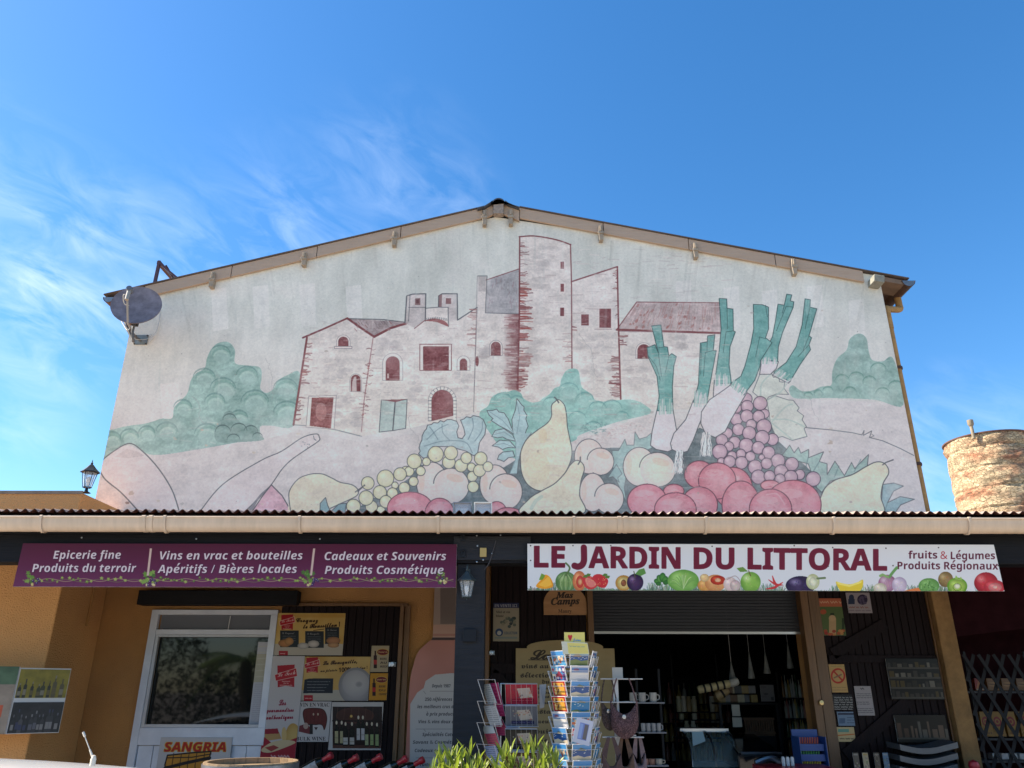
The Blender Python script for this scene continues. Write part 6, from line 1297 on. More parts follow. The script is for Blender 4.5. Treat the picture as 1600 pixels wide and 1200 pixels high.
order0 = ['sea','white','sea','sea','village','multi','sea','village','sea']; order5 = ['village','multi','red','red','white','sea','village','sea','multi']; order1 = ['white','sea','multi','village','white','multi','sea','village','white']
COLN = {0: 'front column', 5: 'left column', 1: 'right edge column'}
ap = .142; hw6 = .078
for t in range(8):
    z = ztop-t*pitch
    rg = MB().tube(ringp(rcx, rcy, .10, z-.10), .0025, 5, closed=True)
    for k in range(6):
        a, n_, s_ = face_M(k); c0 = Vector((rcx,rcy,0))+n_*(ap-.01); zt0 = z; zb0 = z-.098
        bl = c0-s_*hw6+Vector((0,0,zb0)); br = c0+s_*hw6+Vector((0,0,zb0)); tl = c0-s_*hw6+n_*.028+Vector((0,0,zt0-.025)); tr = c0+s_*hw6+n_*.028+Vector((0,0,zt0-.025))
        rg.tube([bl+n_*.02, br+n_*.02, tr+n_*.016, tl+n_*.016], .0022, 5, closed=True).tube([bl-n_*.008, bl+n_*.02], .002, 4).tube([br-n_*.008, br+n_*.02], .002, 4).tube([tl+n_*.016, tl-n_*.03+Vector((0,0,.0))], .002, 4).tube([tr+n_*.016, tr-n_*.03], .002, 4)
        rg.tube([c0+n_*.02+Vector((0,0,zb0)), Vector((rcx,rcy,zb0))], .002, 4)
    rg.build('wire_pocket', m_wire, rack)
    for k, od in ((0, order0), (5, order5), (1, order1)):
        a, n_, s_ = face_M(k); kind = od[t]; mm = CM[kind][(t+k) % len(CM[kind])]; c0 = Vector((rcx,rcy,0))+n_*(ap-.002); w_ = .070; h_ = .104; tl_ = .030
        x_ = c0; bl = x_-s_*w_+Vector((0,0,z-.094)); br = x_+s_*w_+Vector((0,0,z-.094)); up = n_*tl_+Vector((0,0,h_))
        o = quad_panel('postcard', mm, bl+up, br+up, br, bl, .006, m_edge, loc=(bl+br)/2)
        tag(o, '%s in the %s pocket of the spinner, %s' % (DESC[kind], TIERN[t], COLN[k]), 'postcard', 'postcards in the spinner')
# crooked pale card in front and the yellow header cards
q = P(911, 1143, 5.70); c = Canvas(90,120,(206,212,232)); c.rect(22,20,70,100,(120,140,206)); c.rect(48,24,68,96,(110,106,110)); c.rect(24,24,40,96,(150,176,230))
M_ = Matrix.Rotation(R(14),3,'Y'); hx, hz = .058, .078
f_ = lambda a,b: q+M_@Vector((a,0,b)) 
tag(quad_panel('postcard', c.material('crooked_card_print', .8, .3), f_(-hx,hz), f_(hx,hz), f_(hx,-hz), f_(-hx,-hz), .004, m_edge, loc=q), 'pale blue framed card standing crooked in front of the fifth pocket', 'postcard', 'postcards in the spinner')
q = P(898, 1007, RD); c = Canvas(120,90,(226,216,120)); c.text('J aime', 50, 40, 96, 14, (110,150,190), 'script', fat=.6); c.fill([(26,30),(20,16),(28,10),(34,16),(40,10),(48,16),(42,30),(34,40)], (200,30,40)); c.scribble(30,66,92,5,(120,120,80),.8,4); c.ell(80,50,16,5,(110,150,110),.5)
o = quad_panel('header_card', c.material('header_card_print', .85, .4), q+Vector((-.075,0,.085)), q+Vector((.075,0,.085)), q+Vector((.075,0,-.055)), q+Vector((-.075,0,-.055)), .004, m_edge, loc=q); tag(o, 'yellow card with a red heart on top of the postcard spinner', 'card')
q = P(899, 1018, RD-.03); c = Canvas(120,60,(214,216,196)); c.rect(26,4,118,56,(226,214,120)); c.scribble(36,20,104,6,(90,140,170),.7,4)
o = quad_panel('header_card', c.material('header_card_low_print', .85, .4), q+Vector((-.10,0,.07)), q+Vector((.09,0,.06)), q+Vector((.10,0,-.02)), q+Vector((-.09,0,-.02)), .004, m_edge, loc=q); tag(o, 'wide pale and yellow card leaning below the heart card on the spinner', 'card')

# ================================================================= magazine stand left of the spinner
MD = 6.25; mx0 = PX(790,1090,MD)
mag = thing('magazine_stand', 'four-sided wire magazine stand with slanted pockets beside the black post', 'magazine stand', (PX(800,1150,MD), MD+.15, .14))
mcx, mcy = PX(796,1150,MD), MD+.2
fr = MB()
for dx in (-.07,.07):
    for dy in (-.07,.07): fr.tube([(mcx+dx,mcy+dy,.16),(mcx+dx,mcy+dy,PZ(800,1068,MD))], .006, 6)
fr.tube([(mcx-.25,mcy,.16),(mcx+.25,mcy,.16)], .012, 6).tube([(mcx,mcy-.25,.16),(mcx,mcy+.25,.16)], .012, 6)
for k in range(7):
    z = PZ(800,1068,MD)-k*.155; fr.tube([(mcx-.07,mcy-.07,z),(mcx+.07,mcy-.07,z),(mcx+.07,mcy+.07,z),(mcx-.07,mcy+.07,z)], .004, 5, closed=True)
fr.build('stand_frame', m_wire, mag)
def pocket(bl, br, up, tilt, name='wire_pocket'):
    b = MB(); bl = Vector(bl); br = Vector(br); n_ = (br-bl).cross(Vector((0,0,1))).normalized(); tl = bl+Vector((0,0,up))+n_*tilt; tr = br+Vector((0,0,up))+n_*tilt; o = n_*.018
    b.tube([bl+o,br+o,tr+o,tl+o], .003, 5, closed=True)
    for i in range(1, 6): t = i/6; b.tube([bl+o+(br-bl)*t, tl+o+(tr-tl)*t], .0011, 4)
    b.tube([bl+o, bl-n_*.03], .003, 4).tube([br+o, br-n_*.03], .003, 4).build(name, m_wire, mag); return bl, br, tl, tr, n_
def mag_canvas(bg, band, kind, seed):
    rs_ = random.Random(seed); c = Canvas(200,140,bg); c.rect(8,8,192,132,tuple(v*.85+20 for v in bg)); c.fill([(70,30),(150,24),(168,90),(90,100)], (214,206,196), .95)
    for i in range(12): x = 74+i*6.6; c.line([(x,34+rs_.uniform(-3,3)),(x+10,92)], 1.4, (150,140,140), .8)
    for i in range(20): c.ell(rs_.uniform(40,170), rs_.uniform(30,96), rs_.uniform(3,9), rs_.uniform(2,6), rs_.choice([(206,120,100),(236,226,206),(120,60,60),(90,90,110),(190,170,120)]), .6)
    c.rect(30,104,176,126,band); c.scribble(40,115,166,10,tuple(min(255,v+110) for v in band),.7,4); return c
for (i, bg, band, y0, y1, lab) in ((0,(190,36,64),(150,20,50),1068,1101,'wide red picture booklet in the top front pocket of the magazine stand'), (1,(110,114,128),(34,36,80),1102,1135,'grey and navy picture booklet in the second front pocket of the magazine stand'), (2,(60,58,56),(44,42,44),1138,1172,'dark picture booklet in the third front pocket, half behind the oleander'), (3,(90,60,50),(60,40,40),1174,1206,'brown picture booklet low in the magazine stand behind the leaves')):
    a = P(791,y1,MD-.02); b_ = P(841,y1,MD-.06); zt3 = PZ(815,y0,MD-.04); bl, br, tl, tr, n_ = pocket((a.x,MD-.0,a.z),(b_.x,MD-.03,a.z), zt3-a.z, .05)
    o = quad_panel('booklet', mag_canvas(bg,band,'',i+3).material('booklet_print_%s' % ('red','navy','dark','brown')[i], .8, .25), tl+Vector((0,0,-.006)), tr+Vector((0,0,-.006)), br+Vector((0,0,.004)), bl+Vector((0,0,.004)), .008, m_edge, loc=(bl+br)/2); tag(o, lab, 'booklet', 'booklets in the magazine stand')
for (i, x0_, y0, x1_, y1, bg, lab) in ((0,764,1068,777,1120,(214,60,110),'long pink leaflet in the top left pocket of the magazine stand'), (1,752,1070,764,1100,(196,196,190),'pale leaflet in the top left pocket, behind the pink one'), (2,755,1103,772,1134,(190,186,184),'white printed leaflet in the second left pocket of the magazine stand'), (3,768,1125,783,1150,(200,60,104),'short pink leaflet in the third left pocket of the magazine stand'), (4,753,1135,768,1166,(226,90,110),'coral and white leaflet low in the left pockets'), (5,755,1166,772,1196,(170,176,206),'pale blue leaflet lowest in the left pockets')):
    D_ = MD+.12-.03*(i%3); tl = P(x0_,y0,D_); br = P(x1_+8,y1,D_-.04); w_ = max(.045,(x1_-x0_)*.0055); dx = .055
    c = Canvas(60,160,bg)
    for k in range(9): c.scribble(8,12+k*17,52,7,tuple(min(255,v+60) for v in bg) if i in (0,3) else (70,70,80),.8,2)
    if i == 4: c.rect(0,0,60,60,(226,226,222))
    bl_ = Vector((tl.x+dx, D_-.02, br.z)); o = quad_panel('leaflet', c.material('leaflet_print_%s' % ('pink','pale','white','rose','coral','blue')[i], .8, .3), tl, tl+Vector((w_,-.05,.006)), bl_+Vector((w_,-.05,.006)), bl_, .004, m_edge, loc=bl_); tag(o, lab, 'leaflet', 'leaflets in the magazine stand')
for k in range(4):
    z = PZ(760,1100+k*34,MD); x = mcx-.09; MB().tube([(x-.09,MD-.02,z),(x+.03,MD-.10,z),(x-.02,MD-.14,z+.17),(x-.15,MD-.05,z+.17)], .0028, 5, closed=True).build('wire_pocket', m_wire, mag)
q0 = P(843,1070,MD+.1); MB().add([(q0.x,MD+.1,q0.z),(q0.x+.05,MD+.06,q0.z+.005),(q0.x+.035,MD+.12,q0.z-.16),(q0.x,MD+.12,q0.z-.17)], [(0,3,2,1)]).build('side_plate', mat('clear_pocket_plastic', (.55,.56,.58), .15, alpha=.7), mag)

# ================================================================= oleander hedge in front
def leafmesh():
    me = bpy.data.meshes.new('leaf'); L_ = 1.; w_ = .062; pts = [(0,0,0)]; 
    vs = [(0,0,0)]; prof_ = [(.18,.6),(.45,1.),(.72,.75)]
    for t, k in prof_: vs += [(t,-w_*k,.02*k+.0),(t,0,-.012-.10*t*t+.04*t),(t,w_*k,.02*k)]
    vs.append((1,0,-.07)); f = [(0,1,2),(0,2,3)]
    for i in range(2): a = 1+3*i; f += [(a,a+3,a+4,a+1),(a+1,a+4,a+5,a+2)]
    f += [(7,10,8),(8,10,9)]; me.from_pydata(vs, [], f); me.update(); me.polygons.foreach_set('use_smooth', [True]*len(me.polygons)); return me
def leafmat(name, col, col2):
    m = mat(name, col, .38, spec=.5); nt = m.node_tree; b = nt.nodes['Principled BSDF']; tr_ = nt.nodes.new('ShaderNodeBsdfTranslucent'); mx_ = nt.nodes.new('ShaderNodeMixShader')
    oi = nt.nodes.new('ShaderNodeObjectInfo'); r_ = nt.nodes.new('ShaderNodeValToRGB'); r_.color_ramp.elements[0].color = (*col2,1); r_.color_ramp.elements[1].color = (*col,1); r_.color_ramp.elements.new(.04).color = (*col2,1); r_.color_ramp.elements[0].color = (.30,.20,.07,1); r_.color_ramp.elements.new(.5).color = tuple(col2[i]*.4+col[i]*.6 for i in range(3))+(1,); nt.links.new(oi.outputs['Random'], r_.inputs[0]); nt.links.new(r_.outputs[0], b.inputs['Base Color'])
    tr_.inputs[0].default_value = (col[0]*1.3, col[1]*1.5, col[2]*.6, 1); mx_.inputs[0].default_value = .35; nt.links.new(b.outputs[0], mx_.inputs[1]); nt.links.new(tr_.outputs[0], mx_.inputs[2]); nt.links.new(mx_.outputs[0], nt.nodes['Material Output'].inputs[0]); return m
m_leaf = leafmat('oleander_leaf', (.30,.34,.07), (.12,.17,.03)); lm = leafmesh(); lm.materials.append(m_leaf)
m_bark = mat('oleander_stem', (.16,.13,.07), .7)
random.seed(21)
def oleander(tips, D, lab, nl):
    bx_ = sum(PX(t[0],t[1],D) for t in tips)/len(tips); t_ = thing('oleander', lab, 'plant', (bx_, D, 0), 'oleanders along the porch edge')
    stems = MB(); cnt = 0; leaves = []
    for (px, py) in tips:
        tip = P(px, py, D+random.uniform(-.10,.10)); base_ = Vector((bx_+(tip.x-bx_)*.35, D, 0)); tip.z -= .115; mid = (tip+base_)/2+Vector((random.uniform(-.03,.03),0,0)); path = sm([base_, mid, tip], k=8); stems.tube(path, [.009-.006*i/len(path) for i in range(len(path))], 5)
        for w_ in range(9):
            p = Vector(path[-1])-Vector((0,0,w_*.042)); p.x = tip.x+(bx_-tip.x)*.2*w_/11
            for j in range(3 if w_ else 5):
                az = random.uniform(0,2*PI) if w_ else j*1.26+random.uniform(-.2,.2); el = R(random.uniform(50,82)) if w_ < 2 else R(random.uniform(25,66)); ln = random.uniform(.09,.19)*(.7 if w_ == 0 else 1)
                leaves.append((p, az, el, ln))
    random.shuffle(leaves)
    for (p, az, el, ln) in leaves[:nl]:
        o = bpy.data.objects.new('leaf', lm); COL.objects.link(o); o.parent = t_; o.location = p-wl(t_); 
        o.rotation_euler = (random.uniform(-.6,.6), -el, az); o.scale = (ln, ln*random.uniform(.9,1.6), ln)
    stems.build('stem', m_bark, t_, smooth=True); return t_
oleander([(676,1176),(690,1166),(704,1158),(713,1152),(700,1180),(684,1192)], 5.5, 'leafy oleander clump with bright narrow leaves under the bottle-shaped board', 150)
oleander([(722,1160),(735,1152),(745,1166),(728,1176),(738,1186),(752,1184)], 5.55, 'leafy oleander clump in front of the foot of the black post', 150)
oleander([(775,1166),(788,1156),(797,1150),(803,1166),(783,1180),(812,1178)], 5.45, 'leafy oleander clump in front of the magazine stand', 160)
oleander([(822,1150),(834,1146),(848,1160),(858,1154),(868,1170),(840,1176)], 5.5, 'leafy oleander clump just left of the postcard spinner', 150)
oleander([(660,1200),(710,1200),(762,1196),(790,1198),(826,1198),(866,1192)], 5.35, 'low oleander shoots at the bottom edge between the barrel side and the spinner', 120)

# ================================================================= wine barrel used as a table
q = P(393, 1189, 5.35); br_ = .285; bh = q.z; bcx, bcy = q.x, 5.35
bar = thing('wine_barrel', 'upright wooden wine barrel with a pale rim in front of the window', 'barrel', (bcx, bcy, 0))
ns_ = 22
for i in range(ns_):
    a0_ = 2*PI*i/ns_+.004; a1_ = 2*PI*(i+1)/ns_-.004; b = MB(); prof_ = [(br_, 0),(br_+.035,.2),(br_+.055,.45),(br_+.06,.58),(br_+.055,.72),(br_+.035,.96),(br_,bh)]; k = len(prof_); vs = []
    for r_, z in prof_:
        for a in (a0_, a1_): vs.append((bcx+r_*math.cos(a), bcy+r_*math.sin(a), z))
        for a in (a0_, a1_): vs.append((bcx+(r_-.022)*math.cos(a), bcy+(r_-.022)*math.sin(a), z))
    fs = []
    for j in range(k-1): s0 = 4*j; fs += [(s0,s0+1,s0+5,s0+4),(s0+3,s0+2,s0+6,s0+7),(s0+2,s0,s0+4,s0+6),(s0+1,s0+3,s0+7,s0+5)]
    s0 = 4*(k-1); fs += [(s0,s0+1,s0+3,s0+2),(0,2,3,1)]; b.add(vs, fs).build('stave', mat('barrel_oak', (.36,.24,.13), .6, var=.5, vscale=5, bump=.3, stretch=(6,6,.6)), bar)
MB().lathe([(.001,bh-.035),(br_-.024,bh-.035),(br_-.024,bh-.06),(.001,bh-.06)], (bcx,bcy,0), 28).build('head', mat('barrel_head', (.40,.27,.14), .55, var=.5, vscale=4, bump=.2, stretch=(.5,6,1)), bar)
for z, rr in ((bh-.04,br_+.004),(bh-.17,br_+.025),(.78,br_+.057),(.38,br_+.055),(.16,br_+.03),(.04,br_+.008)):
    MB().lathe([(rr,z-.03),(rr+.004,z-.03),(rr+.004,z+.03),(rr,z+.03)], (bcx,bcy,0), 32).build('hoop', mat('grey_hoop', (.30,.30,.32), .45, .7, var=.4, vscale=12), bar, smooth=True)

# ================================================================= bottles lying neck-up in crates below the dark leaf
crate = thing('wine_crate', 'low dark wine rack below the bulk wine poster, holding leaning bottles', 'wine rack', (PX(550,1200,7.6), 7.6, .14))
cxa, cxb = PX(455,1200,7.6), PX(700,1200,7.6); zcr = PZ(560,1200,7.6)
MB().box(cxa, cxb, 7.5, 7.52, .14, zcr-.12).box(cxa, cxb, 8.0, 8.02, .14, zcr-.05).box(cxa, cxa+.02, 7.521, 7.999, .14, zcr-.1).box(cxb-.02, cxb, 7.521, 7.999, .14, zcr-.1).build('side_board', m_plank, crate)
MB().box(cxa+.021, cxb-.021, 7.521, 7.999, .55, .57).build('shelf', m_plank, crate)
POSW = ['farthest left, next to the barrel','second from the barrel','third from the barrel','fourth from the barrel','farthest right, below the bottle-shaped board']
for i, (px, py) in enumerate([(497,1192),(537,1195),(574,1194),(614,1197),(640,1199)]):
    q = P(px, py, 7.62); M_ = Matrix.Rotation(R(62),3,'Y') @ Matrix.Rotation(R(12),3,'X')
    t_ = thing('wine_bottle', 'leaning wine bottle with white label and red capsule, '+POSW[i], 'bottle', q, 'bottles leaning in the low rack')
    MB().lathe([(.001,-.2),(.047,-.2),(.047,-.02),(.038,.02),(.019,.055),(.0185,.075)], q, 16, M_).build('glass_body', mat('dark_bottle_glass', (.012,.016,.012), .08), t_, smooth=True)
    MB().lathe([(.0485,-.17),(.0485,-.0),(.0483,-.0)], q, 16, M_, a0=-PI*.7, a1=PI*.7).build('label', mat('bottle_label', (.68,.67,.64), .5, var=.5, vscale=30, col2=(.15,.14,.14)), t_, smooth=True)
    MB().lathe([(.0205,.05),(.022,.10),(.030,.11),(.030,.145),(.001,.148)], q, 14, M_).build('capsule', m_red, t_, smooth=True)

# ================================================================= bag stand with crochet bags
BD = 7.0; bsx = PX(964,1130,BD)
st = thing('bag_stand', 'white tubular display stand hung with bags, just inside the shop opening', 'display stand', (bsx, BD, .14))
zt_s = PZ(965,1062,BD)
MB().box(bsx-.022, bsx+.022, BD-.022, BD+.022, .16, zt_s).build('pole', m_whitew, st, bevel=.003)
MB().tube([(bsx-.3,BD,.17),(bsx+.3,BD,.17)], .015, 6).tube([(bsx,BD-.3,.17),(bsx,BD+.3,.17)], .015, 6).build('foot', m_whitew, st)
for k, (py, w0, w1) in enumerate(((1061,937,1001),(1097,937,992),(1151,940,1003))):
    z = PZ(965,py,BD); xa, xb = PX(w0,py,BD), PX(w1,py,BD)
    MB().tube([(xa,BD-.10,z),(xb,BD-.10,z),(xb,BD-.06,z),(xa,BD-.06,z)], .005, 6, closed=True).tube([(xa,BD-.08,z),(bsx,BD,z)], .005, 6).tube([(bsx,BD,z),(xb-.02,BD+.2,z)], .005, 6).build('cross_arm', m_whitew, st)
q0, q1 = P(956,1043,BD), P(973,1060,BD); tag(MB().box(q0.x,q1.x,BD-.02,BD-.012,q1.z,q0.z).build('price_card', mat('off_white_card',(.5,.48,.44),.7), loc=q0), 'blank off-white card on top of the bag stand', 'card')
def crochet(px, py, w_, h_, y, col, name, lab, strap_top):
    c0 = P(px, py, y); t_ = thing('crochet_bag', lab, 'bag', (c0.x, y, c0.z))
    hw_ = w_/2; n = 26; vs = []; fs = []
    # crescent pouch: thick half moon with a scooped top
    us = 24; vsn = 14
    for side in (-1, 1):
        base_i = len(vs)
        for j in range(vsn+1):
            v = j/vsn
            for i in range(us+1):
                u = -1+2*i/us; top = h_*.5*(1-(1-u*u)*.72); bot = -h_*.5*math.sqrt(max(0,1-u*u*.93)); z = bot+(top-bot)*v; th = .045*math.sqrt(max(0,1-u*u))*math.sin(PI*min(1,max(0,(1-v)*.9+.05)))
                bumpy = .004*math.sin(u*60+v*9)*math.sin(v*55+u*4); vs.append((c0.x+u*hw_, y+side*(th+.003+bumpy), c0.z+z))
        for j in range(vsn):
            for i in range(us): a = base_i+j*(us+1)+i; q_ = (a, a+1, a+us+2, a+us+1); fs.append(q_ if side < 0 else q_[::-1])
    m_ = mat(name, col, .95, var=.12, vscale=110, bump=1.0, bscale=120, col2=tuple(v*.25 for v in col)); MB().add(vs, fs).build('pouch', m_, t_, smooth=True)
    zt_ = PZ(px, strap_top, y)
    for s in (-1, 1): MB().tube(sm([(c0.x+s*hw_*.92,y,c0.z+h_*.45),(c0.x+s*hw_*.7,y,c0.z+h_*.8),(c0.x+s*hw_*.55,y+.0,zt_-.02),(c0.x+s*hw_*.45,y,zt_+.01)],k=4), .006, 6).build('strap', m_, t_, smooth=True)
    MB().lathe([(.001,-.004),(.016,-.003),(.016,.003),(.001,.004)], (c0.x-.01,y-.05,c0.z+.02), 10, Matrix.Rotation(R(90),3,'X')).build('clasp', m_steel, t_, smooth=True)
crochet(976,1124,.225,.29,BD-.14,(.36,.19,.19),'dusty_rose_crochet','dusty pink crochet half-moon bag hanging on the right of the stand',1062)
crochet(952,1115,.13,.26,BD-.02,(.30,.20,.17),'beige_pink_crochet','beige pink crochet bag half hidden behind the pink one',1062)
def tri_bag(px, w_, lab, y, col, name, y0=1152, y1=1215):
    a = P(px-w_/2, y1, y); b_ = P(px+w_/2, y1, y); tp = PZ(px, y0, y); zc = PZ(px, y0+(y1-y0)*.55, y); cx_ = (a.x+b_.x)/2
    t_ = thing('fabric_bag', lab, 'bag', (cx_, y, a.z)); m_ = mat(name, col, .85, var=.4, vscale=20, bump=.3)
    MB().prism([(a.x,a.z),(b_.x,b_.z),(b_.x-.01,zc+.05),(cx_+.02,zc-.05),(cx_-.02,zc-.05),(a.x+.01,zc+.05)], y-.03, y+.03).build('body', m_, t_, bevel=.012)
    for s in (-1,1): MB().add([(cx_+s*(b_.x-cx_-.01),y,zc+.05),(cx_+s*(b_.x-cx_-.045),y,zc+.0),(cx_+s*.005,y,tp),(cx_+s*.03,y,tp)], [(0,1,2,3)]).build('strap', m_, t_)
tri_bag(957, 34, 'mauve brown cloth bag hanging low on the left of the stand', BD-.12, (.17,.095,.085), 'mauve_brown_cloth')
tri_bag(978, 30, 'dark tan cloth bag hanging low in the middle of the stand', BD-.09, (.20,.11,.07), 'tan_brown_cloth')
tri_bag(1000, 24, 'pale rose cloth bag hanging low at the right of the stand', BD-.05, (.32,.22,.22), 'pale_rose_cloth', 1153, 1212)

# ================================================================= shop interior
ix0, ix1, iy1 = -1.0, 4.30, 13.2
room = MB(); room.add([(ix0,DW+TH+.01,.14),(ix1,DW+TH+.01,.14),(ix1,iy1,.14),(ix0,iy1,.14)], [(0,1,2,3)])
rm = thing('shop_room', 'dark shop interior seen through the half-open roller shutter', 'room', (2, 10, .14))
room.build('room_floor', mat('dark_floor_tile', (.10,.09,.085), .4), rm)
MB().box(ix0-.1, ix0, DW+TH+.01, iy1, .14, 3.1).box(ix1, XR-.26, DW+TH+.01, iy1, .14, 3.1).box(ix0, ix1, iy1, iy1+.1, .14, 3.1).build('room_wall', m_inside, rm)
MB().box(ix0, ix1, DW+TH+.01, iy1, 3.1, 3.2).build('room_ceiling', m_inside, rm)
def shelf(name, lab, x0, x1, y, zs, depth=.25, m=None):
    t_ = thing(name, lab, 'shelf', ((x0+x1)/2, y, .14)); m = m or m_inside
    MB().tube([(x0+.02,y,.15),(x0+.02,y,zs[-1]+.3)], .012, 6).tube([(x1-.02,y,.15),(x1-.02,y,zs[-1]+.3)], .012, 6).build('upright', m_whitew if m is m_whitew else m_dark, t_)
    for z in zs: MB().box(x0, x1, y-depth/2, y+depth/2, z-.012, z).build('shelf_board', m, t_)
    return t_
SD = 8.0; zsh = [PZ(1020,1194,SD), PZ(1020,1143,SD), PZ(1020,1097,SD)]
sx0, sx1 = PX(998,1100,SD), PX(1032,1100,SD)
m_gshelf = mat('pale_shelf_metal', (.20,.20,.22), .6)
shelf('mug_shelf', 'narrow display shelf of mugs and bowls behind the bag stand', sx0-.03, sx1+.02, SD, zsh, .22, m_gshelf)
def mug(px, z, y, lab, col, r_=.036, h_=.085, cat='mug', grp='mugs on the display shelf'):
    x = PX(px,1100,y); t_ = thing('mug', lab, cat, (x,y,z), grp); m_ = mat('mug_'+cat+'_%d' % int(col[0]*100), col, .3)
    MB().lathe([(.001,.001),(r_*.85,.001),(r_,.02),(r_,h_),(r_-.004,h_),(r_-.004,.02),(.001,.012)], (x,y,z), 16).build('cup', m_, t_, smooth=True)
    MB().tube(sm([(x+r_*.95,y,z+h_*.8),(x+r_*1.6,y,z+h_*.7),(x+r_*1.6,y,z+h_*.35),(x+r_*.95,y,z+h_*.22)],k=4), .005, 6).build('handle', m_, t_, smooth=True)
mug(990,zsh[2],SD-.05,'grey patterned mug at the left of the top mug shelf',(.30,.29,.28)); mug(1004,zsh[2],SD-.06,'pale mug second on the top mug shelf',(.30,.29,.27)); mug(1021,zsh[2],SD-.05,'white printed mug at the right of the top mug shelf',(.36,.35,.33))
for k, px in enumerate((1003,1011,1019,1027)): mug(px,zsh[1],SD-.06,['black and white tumbler at the left of the second shelf','black and white tumbler left of the middle of the second shelf','black and white tumbler right of the middle of the second shelf','black and white tumbler at the right of the second shelf'][k],(.26,.26,.27),.022,.075,'tumbler','tumblers on the second shelf')
for k, px in enumerate((1003,1013,1024)): mug(px,zsh[0],SD-.06,['reddish bowl at the left of the lowest shelf','brown bowl in the middle of the lowest shelf','cream patterned bowl at the right of the lowest shelf'][k],[(.30,.14,.11),(.22,.11,.08),(.36,.32,.26)][k],.034,.05,'bowl','bowls on the lowest shelf')
# rear shelving with lit jars
rsx = shelf('rear_shelf', 'dark rear shelving with pale jars deep in the shop', PX(1052,1110,11), PX(1128,1110,11), 11, [PZ(1090,1152,11),PZ(1090,1124,11),PZ(1090,1112,11),PZ(1090,1060,11)], .3)
random.seed(5)
for k in range(11):
    px = [1060,1068,1076,1084,1112,1118,1063,1083,1112,1070,1080][k]; row = 0 if k < 6 else (1 if k < 9 else 2); z = [PZ(1090,1112,11),PZ(1090,1124,11),PZ(1090,1152,11)][row]; x = PX(px,1110,10.95); hgt = [.19,.09,.20][row]
    t_ = MB().lathe([(.001,0),(.032,0),(.035,.01),(.035,hgt*.75),(.025,hgt*.85),(.027,hgt*.86),(.027,hgt),(.001,hgt)], (x,10.9,z+.001), 10).build('jar', mat(['olive_jar','pale_jar','amber_jar'][k%3], [(.45,.42,.28),(.55,.53,.45),(.34,.25,.12)][k%3], .25), loc=(x,10.9,z), smooth=True)
    tag(t_, '%s jar on the %s row of the rear shelving, %s' % (['olive green','pale','amber'][k%3], ['upper','middle','lowest'][row], 'leftmost' if px in (1060,1063,1070) else ('second' if px in (1068,1080) else ('third' if px in (1076,1083) else ('fourth' if px == 1084 else ('left of the tall pair' if px == 1112 and row == 0 else 'at the right'))))), 'jar', 'jars on the rear shelving')
# display of rolled goods and dried flowers over the counter
def roll(px0, py0, px1, py1, y, r_, col, lab, bands=3):
    a = P(px0,py0,y); b_ = P(px1,py1,y); d_ = b_-a; M_ = d_.to_track_quat('Z','Y').to_matrix(); t_ = thing('wrapped_roll', lab, 'wrapped roll', (a+b_)/2)
    MB().lathe([(.001,0),(r_*.8,0),(r_,.02),(r_,d_.length-.02),(r_*.8,d_.length),(.001,d_.length)], a, 14, M_).build('roll', mat(lab.split()[0]+'_wrapping', col, .6, var=.3, vscale=10), t_, smooth=True)
    for k in range(bands): z = d_.length*(k+1)/(bands+1); MB().lathe([(r_+.001,z-.012),(r_+.003,z-.012),(r_+.003,z+.012),(r_+.001,z+.012)], a, 14, M_).build('band', m_dark, t_)
    return t_
roll(1090,1078,1140,1068,9.4,.045,(.55,.47,.25),'cream wrapped sausage roll with dark bands lying slanted above the counter',4)
roll(1118,1089,1136,1076,9.6,.06,(.40,.30,.15),'brown wrapped roll under the cream one',1)
roll(1140,1068,1153,1064,9.5,.045,(.6,.6,.55),'pale round package beside the cream roll',0)
for k, (px, y0, y1, w_) in enumerate(((1142,1034,1062,7),(1170,1018,1061,9),(1195,1018,1053,8),(1230,1003,1045,9))):
    a = P(px,y0,9.6); z0_ = PZ(px,y1,9.6); L_ = a.z-z0_; t_ = thing('hanging_sausage', 'pale cone-shaped cured sausage hanging inside the shop, '+['leftmost and dimmest of the four','second from the left of the four','third from the left of the four','rightmost and brightest of the four'][k], 'cured sausage', a, 'cured sausages hanging inside the shop')
    MB().lathe([(.002,0),(.012,-L_*.25),(.03,-L_*.7),(.042,-L_*.98),(.001,-L_)], a, 12).build('casing', mat('pale_sausage_net', (.30,.31,.30) , .5, var=.4, vscale=12), t_, smooth=True)
    MB().tube([a, (a.x,a.y,3.1)], .003, 4).build('string', m_edge, t_)
q = P(1160,1095,9.9); gs = thing('goods_shelf', 'shelf heaped with mixed packets above the wicker rack inside the shop', 'shelf', (q.x,9.9,1)); 
xa, xb = PX(1118,1098,9.9), PX(1210,1098,9.9); zz_ = PZ(1160,1098,9.9); MB().box(xa,xb,9.75,10.1,zz_-.02,zz_).build('shelf_board', m_dark, gs); MB().box(xa,xa+.03,9.76,9.79,.15,zz_-.021).box(xb-.03,xb,9.76,9.79,.15,zz_-.021).build('upright', m_dark, gs)
random.seed(12); cols = [('ochre_packet',(.34,.26,.10)),('grey_packet',(.22,.22,.22)),('brown_packet',(.18,.10,.05)),('cream_packet',(.45,.42,.30)),('slate_packet',(.10,.12,.14))]; wd = ['near the left end','left of the middle','in the middle','right of the middle','near the right end']
